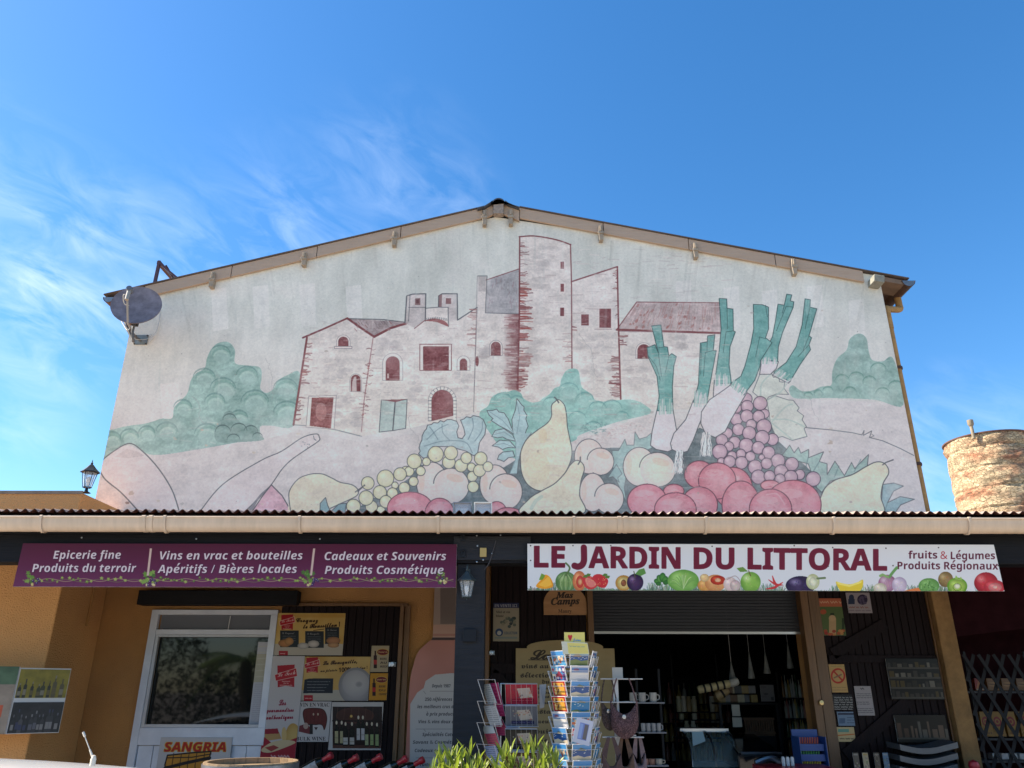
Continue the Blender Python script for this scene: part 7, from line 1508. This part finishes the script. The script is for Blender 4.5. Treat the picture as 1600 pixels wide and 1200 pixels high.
for k in range(12):
    x = xa+.08+(xb-xa-.35)*(k%6)/5+random.uniform(-.02,.02); z = zz_+.001+(.10 if k > 5 else 0); nm, cc = cols[k%5]; s = random.uniform(.05,.08)
    b = MB().obox((x,9.86,z+.045), (s*1.5,.07,.088), Matrix.Rotation(random.uniform(-.12,.12),3,'Z')); o = b.build('packet', mat(nm, cc, .5, var=.5, vscale=25), loc=(x,9.86,z), bevel=.008)
    tag(o, '%s packet in the %s layer of the heaped shelf, %s' % (nm.split('_')[0], 'upper' if k > 5 else 'lower', wd[min(4,(k%6))]), 'packet', 'packets on the heaped shelf')
q0,q1 = P(1185,1070,9.75),P(1209,1096,9.75); c = Canvas(80,90,(120,124,132)); 
for y in (10,16,60,66): c.scribble(6,y,36,3,(60,64,70),.8,3)
c.ell(30,50,14,5,(70,74,80)); c.rect(58,66,74,84,(50,54,60)); tag(panel('price_list', c.material('price_list_print',.5,.5), q0.x,q1.x,q1.z,q0.z,9.7,.005,m_edge,loc=(q0.x,9.7,q1.z)), 'grey price list standing at the right end of the heaped shelf', 'price list')
for k,(a_,b_) in enumerate((((1143,1101),(1157,1119)),((1144,1121),(1160,1136)))):
    q0,q1 = P(*a_,9.6),P(*b_,9.6); tag(MB().box(q0.x,q1.x,9.6,9.61,q1.z,q0.z).build('hanging_card', mat('dim_white_card',(.42,.42,.38),.7), loc=(q0.x,9.6,q1.z)), ['upper white card hanging under the heaped shelf','lower white card hanging under the heaped shelf'][k], 'card')
q0,q1 = P(1160,1121,9.9),P(1211,1147,9.9); wk = thing('slatted_crate', 'brown slatted crate under the shelf inside the shop', 'crate', (q0.x,9.9,q1.z)); 
n = 13; pr = None
MB().box(q0.x,q1.x,9.86,9.9,q0.z-.025,q0.z).box(q0.x,q1.x,9.86,9.9,q1.z,q1.z+.025).box(q0.x,q1.x,9.9,10.15,q1.z-.02,q1.z-.001).build('rail', mat('crate_wood',(.12,.065,.035),.7), wk)
for i in range(n): x = q0.x+.02+(q1.x-q0.x-.04)*i/(n-1); MB().box(x-.009,x+.009,9.862,9.885,q1.z+.026,q0.z-.026).build('slat', mat('crate_wood',(.12,.065,.035)), wk)
MB().box(q0.x,q1.x,9.87,10.15,.15,q1.z-.021).build('plinth', m_dark, wk)
# more dim stock on either side of the room
ORDN = ['first','second','third','fourth','fifth','sixth','seventh','eighth','ninth','tenth','eleventh','twelfth','thirteenth']
def stock(name, lab, x0, x1, y, zs, seed, n, glab, cols):
    t_ = shelf(name, lab, x0, x1, y, zs, .28); rs_ = random.Random(seed)
    for r_, z in enumerate(zs):
        for i in range(n):
            x = x0+.05+(x1-x0-.1)*(i+.5)/n+rs_.uniform(-.006,.006); h = rs_.uniform(.20,.29); w_ = min(.036,(x1-x0)/n*.40); cn2, cc = rs_.choice(cols)
            o = MB().lathe([(.001,0),(w_,0),(w_,h*.58),(w_*.75,h*.66),(w_*.34,h*.76),(w_*.34,h),(.001,h)], (x,y-.04,z+.001), 10).build('bottle', mat('stock_'+cn2, cc, .2), loc=(x,y,z), smooth=True)
            tag(o, '%s bottle, %s from left, %s shelf %s' % (cn2.replace('_',' '), ORDN[i], ['lowest','third','second','top'][r_], glab.replace(' of the shop','')), 'bottle', 'dim bottles '+glab)
BC = [('dark_green',(.03,.06,.02)),('amber',(.20,.09,.02)),('rose',(.30,.12,.10)),('clear_gold',(.35,.26,.08)),('grey_white',(.30,.30,.28))]
stock('wine_shelf', 'tall dim shelf of bottles at the left rear of the shop', PX(1032,1100,12.0), PX(1052,1100,12.0)+.9, 12.2, [PZ(1060,1190,12),PZ(1060,1160,12),PZ(1060,1130,12),PZ(1060,1100,12)], 3, 13, 'at the left rear of the shop', BC)
stock('wine_shelf', 'dim shelf of bottles and glasses on the right side of the shop', PX(1216,1100,10.4), PX(1262,1100,10.4), 10.4, [PZ(1240,1180,10.4),PZ(1240,1152,10.4),PZ(1240,1122,10.4),PZ(1240,1090,10.4)], 9, 8, 'on the right side of the shop', BC)
# curved glass counter
cn = thing('glass_counter', 'chilled counter with curved glass front at the back of the opening', 'counter', (PX(1130,1180,9.0),9.0,.14))
xa, xb = PX(1078,1180,9.0), PX(1158,1180,9.0); zt_c = PZ(1110,1146,9.0)
MB().box(xa,xb,8.95,9.75,.15,.95).build('cabinet', mat('dark_teal_cabinet',(.03,.045,.05),.35), cn, bevel=.02)
arc_ = [(9.0+.42-.42*math.sin(t), .951+(zt_c-.951)*math.cos(t)*1.0) for t in np.linspace(0,PI/2,10)]
b = MB(); vs = [(xa+.02,y,z) for y,z in arc_]+[(xb-.02,y,z) for y,z in arc_]; b.add(vs, [(i,i+1,i+11,i+10) for i in range(9)]); b.build('curved_glass', mat('counter_glass',(.30,.40,.42),.05,alpha=.35), cn, smooth=True)
for x in (xa+.02, (xa+xb)/2, xb-.02): MB().tube([(x,y-.004,z+.004) for y,z in arc_], .007, 6).build('glass_rib', m_steel, cn)
MB().box(xa,xb,9.42,9.75,zt_c-.001,zt_c+.03).build('counter_top', m_steel, cn)
x0_, x1_ = PX(1080,1150,8.95), PX(1100,1150,8.95); tag(MB().prism([(x0_,PZ(1085,1166,8.9)),(x1_,PZ(1085,1158,8.9)),(x1_-.02,PZ(1085,1143,8.9)),(x0_,PZ(1085,1143,8.9))], 8.9, 8.906).build('blue_card', mat('pale_blue_card',(.22,.36,.44),.5), loc=(x0_,8.9,zt_c-.2)), 'pale blue card at the left end of the glass counter', 'card')
ck = thing('black_cooler', 'glossy black sloping cooler with a steel edge right of the glass counter', 'cooler', (PX(1190,1180,8.9),8.9,.14))
xa, xb = PX(1148,1180,8.9), PX(1222,1180,8.9); za, zb_c = PZ(1180,1146,9.6), PZ(1180,1178,8.8)
b = MB().add([(xa,8.8,zb_c),(xb,8.8,zb_c),(xb-.06,9.6,za),(xa+.06,9.6,za),(xa,8.8,.15),(xb,8.8,.15),(xb-.06,9.6,.15),(xa+.06,9.6,.15)], [(0,1,2,3),(4,5,1,0),(5,6,2,1),(6,7,3,2),(7,4,0,3),(4,7,6,5)]); b.build('cooler_body', mat('gloss_black',(.012,.014,.018),.12), ck, bevel=.02)
MB().tube([(xa+.04,8.79,zb_c+.008),(xb-.04,8.79,zb_c+.008)], .014, 8).build('steel_edge', m_steel, ck)
MB().tube(sm([(PX(1180,1192,8.6),8.6,PZ(1180,1192,8.6)),(PX(1205,1186,8.6),8.6,PZ(1205,1184,8.6)),(PX(1225,1196,8.6),8.6,PZ(1225,1196,8.6))]), .03, 8).build('handle_bar', m_steel, ck, smooth=True)
# blue snack rack
sk_ = thing('snack_rack', 'blue cardboard rack with rows of red, green and yellow snack sticks by the jamb', 'snack rack', (PX(1262,1180,8.3),8.3,.14))
xa, xb = PX(1243,1170,8.3), PX(1274,1170,8.3); m_blue = mat('royal_blue_card',(.02,.07,.26),.5)
MB().box(xa,xb+.06,8.36,8.38,.15,PZ(1262,1140,8.3)).box(xa-.005,xa,8.15,8.38,.15,PZ(1262,1150,8.3)).box(xb+.055,xb+.06,8.15,8.36,.15,PZ(1262,1150,8.3)).build('back_card', m_blue, sk_)
for k,(y,cn_,cc) in enumerate(((1162,'red',(.45,.12,.08)),(1178,'green',(.10,.30,.10)),(1194,'yellow',(.55,.42,.05)))):
    z = PZ(1262,y,8.25); MB().box(xa,xb+.05,8.2,8.355,z-.06,z-.0).build('tray', m_blue, sk_)
    for i in range(8):
        x = xa+.02+(xb-xa)*i/8; o = MB().tube([(x,8.22,z-.01),(x+.02,8.25,z+.055)], .008, 6).build('snack_stick', mat(cn_+'_wrapper',cc,.4), loc=(x,8.22,z))
        tag(o, '%s snack stick in the %s tray of the blue rack, %s' % (cn_, ['top','middle','lowest'][k], ['leftmost','second from left','third from left','fourth from left','fourth from right','third from right','second from right','rightmost'][i]), 'snack', '%s snack sticks in the blue rack' % cn_)
rt_ = thing('red_table', 'bright red table edge at the bottom of the shop opening', 'table', (PX(1240,1199,8.0),8.0,.14))
zr_ = PZ(1240,1196,8.0); MB().box(PX(1185,1199,8),PX(1292,1199,8),7.75,8.2,zr_-.05,zr_).build('table_top', m_red, rt_, bevel=.008)
for x in (PX(1190,1199,8),PX(1286,1199,8)):
    for y in (7.78,8.15): MB().box(x,x+.03,y,y+.03,.14,zr_-.051).build('leg', m_red, rt_)
for k,(px,lab) in enumerate(((1222,'left of the three white tubes standing on the red table'),(1229,'middle of the three white tubes standing on the red table'),(1236,'right of the three white tubes standing on the red table'))):
    q = P(px,1196,8.0); tag(MB().lathe([(.001,0),(.016,0),(.018,.06),(.013,.075),(.001,.078)], (q.x,7.95,zr_+.001), 10).build('white_tube', m_edge, loc=(q.x,7.95,zr_), smooth=True), lab, 'tube', 'white tubes on the red table')
# leaflet holder under the right leaf
lh = thing('leaflet_rack', 'row of upright leaflets at the foot of the right-hand plank leaf', 'leaflet rack', (PX(1363,1200,8.2),8.2,.8))
MB().box(PX(1328,1199,8.2),PX(1398,1199,8.2),8.15,8.3,PZ(1360,1215,8.2),PZ(1360,1202,8.2)).build('holder', m_dark, lh)
for k,(p0_,cc,lab) in enumerate(((1331,(60,64,70),'grey leaflet, leftmost in the low row'),(1346,(186,180,150),'cream and green leaflet, second in the low row'),(1364,(34,36,38),'black leaflet with a round emblem, third in the low row'),(1378,(60,130,180),'blue and green leaflet, rightmost in the low row'))):
    q0,q1 = P(p0_,1176,8.2),P(p0_+14,1210,8.2); c = Canvas(60,130,cc); rs_ = random.Random(k)
    for i in range(16): c.ell(rs_.uniform(6,54), rs_.uniform(30,120), rs_.uniform(3,10), rs_.uniform(2,8), rs_.choice([(90,140,70),(200,200,190),tuple(int(v*.7) for v in cc),(110,90,130)]), .7)
    c.rect(8,6,52,16,(190,190,190) if k != 1 else (190,150,60),a=.6)
    if k == 2: c.ell(30,34,18,18,(130,130,130),1); c.ell(30,34,15,15,(34,36,38),1)
    tag(panel('leaflet', c.material('leaflet_print_%s' % ('grey','cream','black','sky')[k],.55,.3), q0.x,q1.x,q1.z,q0.z,8.19+.002*k,.004,m_edge,loc=(q0.x,8.2,q1.z)), lab, 'leaflet', 'leaflets in the low row')
# curved grey trays under the photo boards
ty = thing('wire_tray_stack', 'stack of curved grey trays below the brown photo board', 'tray stack', (PX(1440,1190,8.2),8.2,.14))
for k in range(5):
    py = 1162+k*17; xs_ = [PX(1398+i*9,py,8.2) for i in range(11)]; zz0 = PZ(1440,py,8.2); b = MB(); vs = []
    for i, x in enumerate(xs_): z = zz0-.035*math.sin(i/10*PI*1.2); vs += [(x,8.1,z),(x,8.1,z-.05),(x,8.38,z+.01),(x,8.38,z-.04)]
    fs = []
    for i in range(10): a = 4*i; fs += [(a+1,a+5,a+4,a),(a,a+4,a+6,a+2),(a+3,a+7,a+5,a+1),(a+2,a+6,a+7,a+3)]
    b.add(vs, fs+[(0,2,3,1),(40,41,43,42)]).build('tray', mat('grey_tray',(.10,.11,.125),.4,.3), ty, smooth=True)
MB().box(PX(1402,1190,8.2),PX(1480,1190,8.2),8.12,8.36,.15,PZ(1440,1236,8.2)).build('stand', m_dark, ty)

# ================================================================= maroon side bay with a folding lattice gate
RB = 9.6
bay = thing('side_bay', 'dark maroon side bay at the right of the shop behind a folding gate', 'building', (6.2, RB, 0))
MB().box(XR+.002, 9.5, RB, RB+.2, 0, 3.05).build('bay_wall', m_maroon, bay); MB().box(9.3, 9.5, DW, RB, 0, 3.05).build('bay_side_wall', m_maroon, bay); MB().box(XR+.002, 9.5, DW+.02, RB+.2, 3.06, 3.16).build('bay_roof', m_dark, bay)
zl0, zl1 = PZ(1520,996,DW), PZ(1600,975,DW); xh0 = PX(1497,990,DW)
MB().add([(XR+.004,DW-.03,zl0),(9.3,DW-.03,zl1+.4),(9.3,DW-.03,3.04),(XR+.004,DW-.03,3.04),(XR+.004,DW+.02,zl0),(9.3,DW+.02,zl1+.4),(9.3,DW+.02,3.04),(XR+.004,DW+.02,3.04)], [(0,1,2,3),(7,6,5,4),(0,4,5,1),(1,5,6,2),(2,6,7,3),(3,7,4,0)]).build('lintel_board', m_maroon, bay)
gate = thing('folding_gate', 'black folding lattice gate across the side bay at the right edge', 'gate', (5.6, DW-.1, .14))
m_lat = mat('dull_black_lattice', (.006,.006,.008), .8); gx0, gx1 = XR+.02, 8.6; step = .155
for i in range(-8, 27):
    for s in (-1, 1):
        xa = gx0+i*step; za = .18; zb_ = 2.05; dx = (zb_-za)*.48; x0, x1 = (xa, xa+dx) if s > 0 else (xa+dx, xa); z0_, z1_ = za, zb_
        # clip to the gate
        def cl(xq): t = (xq-x0)/(x1-x0); return z0_+(z1_-z0_)*t
        if min(x0,x1) > gx1 or max(x0,x1) < gx0: continue
        if x0 < gx0: z0_, x0 = cl(gx0), gx0
        elif x0 > gx1: z0_, x0 = cl(gx1), gx1
        if x1 < gx0: z1_, x1 = cl(gx0), gx0
        elif x1 > gx1: z1_, x1 = cl(gx1), gx1
        if abs(x1-x0) < .02: continue
        MB().bar((x0,DW-.12+.012*s,z0_),(x1,DW-.12+.012*s,z1_), .006, .034).build('lattice_bar', m_lat, gate)
for i in range(7): x = gx0+.03+i*.62; MB().box(x-.012,x+.012,DW-.105,DW-.085,.16,2.08).build('upright_bar', m_dark, gate)
MB().box(gx0,gx1,DW-.14,DW-.10,.145,.175).build('bottom_rail', m_dark, gate)
# goods behind the gate
gsh = thing('bay_shelf', 'metal shelves of yellow coffee packs behind the folding gate', 'shelf', (5.4, 9.2, .14))
for py in (1080,1152,1186): z = PZ(1560,py,9.2); MB().box(XR+.05, 7.4, 9.0, 9.4, z-.02, z).build('shelf_board', mat('grey_bay_shelf',(.08,.08,.085),.6), gsh)
for x in (XR+.07, 7.37): MB().box(x-.015,x+.015,9.01,9.04,.15,2.0).build('upright', m_dark, gsh)
def pack(px, y0, y1, w_, base_, kind, lab, grp):
    a = P(px,y0,9.05); z0_ = PZ(px,y1,9.05); c = Canvas(90,130,(200,150,40)); 
    if kind == 'big': c.ell(45,52,34,26,(176,26,30),1); c.ell(45,52,22,15,(206,150,50),1); c.ell(45,52,12,8,(176,26,30),1); c.scribble(20,112,70,10,(96,60,30),.9,2)
    elif kind == 'tri': c.c[:] = (190,70,40); c.fill([(0,130),(45,10),(90,130)], (226,150,90)); c.rect(10,112,80,124,(226,220,200))
    else: c.c[:] = (176,130,76); c.ell(45,60,36,30,(206,160,100),1); c.line([(10,60),(80,66)], 6, (90,60,30)); c.line([(20,40),(70,30)], 3, (120,80,40))
    mm = MATS.setdefault('pack_'+kind+str(base_), None) or c.material('coffee_pack_print_'+kind, .5, .35); MATS['pack_'+kind+str(base_)] = mm
    x0_ = a.x-w_/2; b = MB().add([(x0_,9.05,z0_+.001),(x0_+w_,9.05,z0_+.001),(x0_+w_-.01,9.06,a.z),(x0_+.01,9.06,a.z),(x0_,9.17,z0_+.001),(x0_+w_,9.17,z0_+.001),(x0_+w_-.01,9.10,a.z),(x0_+.01,9.10,a.z)], [(0,1,2,3),(7,6,5,4),(0,4,5,1),(1,5,6,2),(2,6,7,3),(3,7,4,0)])
    o = b.build('coffee_pack', mm, loc=(a.x,9.05,z0_)); me = o.data; uv = me.uv_layers.new(name='UVMap'); qq = {0:(0,0),1:(1,0),2:(1,1),3:(0,1)}
    for p in me.polygons:
        for li in p.loop_indices: uv.data[li].uv = qq.get(me.loops[li].vertex_index % 4)
    tag(o, lab, 'packet', grp)
ORD = ['nearest the ochre pier','second from the ochre pier','third from the ochre pier','fourth from the ochre pier','fifth, at the photo edge']
pack(1529,1060,1079,.11,0,'tri','orange red pack on the upper shelf behind the gate',None or 'packs on the upper bay shelf')
for k, px in enumerate((1549,1572,1595)): pack(px,1060,1079,.12,0,'tan','tan printed pack on the upper bay shelf, '+ORD[k+1],'packs on the upper bay shelf')
for k, px in enumerate((1538,1556,1577,1598)): pack(px,1112,1151,.125,0,'big','yellow pack with red round mark on the lower shelf, '+ORD[k],'yellow packs on the lower bay shelf')
for k, px in enumerate((1552,1566,1580,1594)):
    a = P(px,1180,9.1); o = MB().box(a.x-.035,a.x+.035,9.05,9.15,PZ(px,1186,9.1)+.001,a.z+.02).build('white_carton', m_edge, loc=(a.x,9.1,a.z)); tag(o, 'white carton on the bottom bay shelf, '+ORD[k], 'carton', 'white cartons on the bottom bay shelf')
q = P(1522,1196,8.0); tag(MB().lathe([(.001,-.05),(.04,-.03),(.05,0),(.04,.03),(.001,.05)], q, 12).build('red_fruit', m_red, loc=q, smooth=True), 'round red item just showing at the foot of the ochre pier', 'fruit')
MB().box(q.x-.5,q.x+.5,7.8,8.2,.14,q.z-.05).build('produce_stand', m_dark, None, loc=(q.x,8,.14)); tag(bpy.data.objects['produce_stand'], 'dark low stand under the red item near the gate', 'stand')

# ================================================================= white car in front, at the lower left
CD = 4.15; zrf = PZ(60,1185,CD)
car = thing('white_car', 'white parked car of which the curved roof and stubby aerial show at the lower left', 'car', (-3.0, CD, 0))
m_car = mat('white_car_paint', (.74,.74,.74), .2, coat=.6, var=.0); m_cg = mat('car_window_glass', (.02,.025,.03), .04)
# roof shell: crowned sheet, highest at the left of the picture and dropping to the windscreen on the right
xr0, xr1 = -4.7, PX(305,1200,CD)+.02; ny_, nx_ = 12, 30; vs = []
def roofz(u, v): return zrf-.055*(abs(2*v-1)**2.2)-.10*max(0,(u-.45)/.55)**2.0-.12*max(0,(.25-u)/.25)**2
for i in range(nx_+1):
    for j in range(ny_+1): u = i/nx_; v = j/ny_; vs.append((xr0+(xr1-xr0)*u, CD-.62+1.24*v, roofz(u, v)))
fs = [(i*(ny_+1)+j, (i+1)*(ny_+1)+j, (i+1)*(ny_+1)+j+1, i*(ny_+1)+j+1) for i in range(nx_) for j in range(ny_)]
MB().add(vs, fs).build('roof', m_car, car, smooth=True)
zbelt = .92
def ring_(x, hw_, z): return [(x, CD-hw_, z), (x, CD+hw_, z)]
zf = roofz(1,.5)-.05; zrr = roofz(0,.5)-.05
MB().add([(xr1,CD-.60,zf-.005),(xr1,CD+.60,zf-.005),(xr1+.75,CD+.72,zbelt),(xr1+.75,CD-.72,zbelt)], [(0,3,2,1)]).build('windscreen', m_cg, car)
MB().add([(xr0,CD-.60,zrr-.005),(xr0,CD+.60,zrr-.005),(xr0-.35,CD+.72,zbelt),(xr0-.35,CD-.72,zbelt)], [(0,1,2,3)]).build('rear_window', m_cg, car)
for s in (-1,1): MB().add([(xr0,CD+s*.61,zrr),(xr1,CD+s*.61,zf),(xr1+.75,CD+s*.74,zbelt),(xr0-.35,CD+s*.74,zbelt)], [(0,1,2,3) if s > 0 else (3,2,1,0)]).build('side_window', m_cg, car)
bp_ = [(xr0-.55,.35),(xr0-.5,.25),(xr1+1.9,.22),(xr1+2.0,.35),(xr1+1.95,.62),(xr1+1.6,.80),(xr1+.75,zbelt),(xr0-.35,zbelt),(xr0-.55,.80)]
MB().prism(bp_, CD-.80, CD+.80).build('body', m_car, car, bevel=.05)
for x in (xr0+.15, xr1+1.2):
    for s in (-1,1):
        wv = MB().lathe([(.20,-.09),(.30,-.09),(.31,-.05),(.31,.05),(.30,.09),(.20,.09)], (x,CD+s*.74,.31), 24, Matrix.Rotation(R(90),3,'X')).build('wheel', mat('tyre_rubber',(.02,.02,.02),.8), car, smooth=True)
        MB().lathe([(.001,-.07),(.2,-.06),(.2,.06),(.001,.07)], (x,CD+s*.74,.31), 16, Matrix.Rotation(R(90),3,'X')).build('rim', m_steel, wv)
for s in (-1,1):
    MB().obox((xr1+1.93,CD+s*.58,.60),(.12,.3,.12)).build('headlight', m_clear, car, bevel=.02); MB().obox((xr1+.62,CD+s*.86,.98),(.12,.16,.10)).build('door_mirror', m_car, car, bevel=.02)
q = P(146,1186,CD); tp = P(130,1144,CD+.02)
MB().lathe([(.001,.018),(.007,.016),(.013,.0),(.013,-.03)], (q.x,q.y,q.z), 10).tube([q, q+(tp-q)*.35], [.007,.004], 8).tube([q+(tp-q)*.35, q+(tp-q)*.85], .0025, 6).tube([q+(tp-q)*.84, tp], [.0055,.006], 8).build('aerial', mat('cream_aerial',(.62,.55,.44),.5), car, smooth=True)

# ================================================================= what the window mirrors: a palm and planting across the forecourt
def frond(b, base_, az, L_, droop, nl=26):
    d = Vector((math.cos(az), math.sin(az), 0)); pts = []
    for i in range(nl+1): t = i/nl; pts.append(base_+d*(L_*t)+Vector((0,0,.9*t*L_*.55-droop*t*t*L_)))
    b.tube(pts, [.02-.016*i/nl for i in range(nl+1)], 4); s_ = d.cross(Vector((0,0,1)))
    for i in range(3, nl):
        p = pts[i]; l = L_*.26*math.sin(PI*min(1,i/nl*.9+.1))
        for s in (-1,1): e_ = p+s_*(s*l)+d*(l*.6)+Vector((0,0,-l*.55)); w_ = d*.02; b.add([p-w_, p+w_, e_], [(0,1,2)])
def palm(x, y, h, lab, n=22, L_=1.9):
    t_ = thing('palm_tree', lab, 'palm tree', (x,y,0)); path = [(x+.1*math.sin(i*.4),y,h*i/12) for i in range(13)]
    MB().tube(path, [.2-.06*i/12+.012*(i%2) for i in range(13)], 10).build('trunk', mat('palm_bark',(.12,.09,.06),.95,var=.5,vscale=14,bump=.8), t_); b = MB()
    for k in range(n): frond(b, Vector(path[-1]), k*2.4+random.uniform(-.2,.2), L_*random.uniform(.8,1.1), .4+.75*(k/n)*1.4)
    b.build('crown', mat('palm_leaf',(.20,.28,.07),.5), t_)
random.seed(31)
palm(-9.8,-3.2,3.6,'palm tree behind the camera, mirrored in the shop window'); palm(-6.9,-4.6,2.4,'lower palm tree behind the camera, mirrored in the shop window',18,1.6)
hd = thing('forecourt_hedge', 'dense dark hedge across the forecourt, seen only as a reflection', 'hedge', (-8,-7,0)); b = MB()
for i in range(22000):
    c_ = Vector((random.uniform(-14,6), random.uniform(-7.6,-6.6), random.uniform(.05,4.2))); c_.z *= .75+.25*math.sin(c_.x*1.7); d_ = Vector((random.gauss(0,1),random.gauss(0,1),random.gauss(.3,1))).normalized()*.14; s_ = d_.orthogonal().normalized()*.045; b.add([c_-s_, c_+s_, c_+d_], [(0,1,2)])
b.build('foliage', mat('hedge_leaf',(.022,.04,.014),.7), hd)
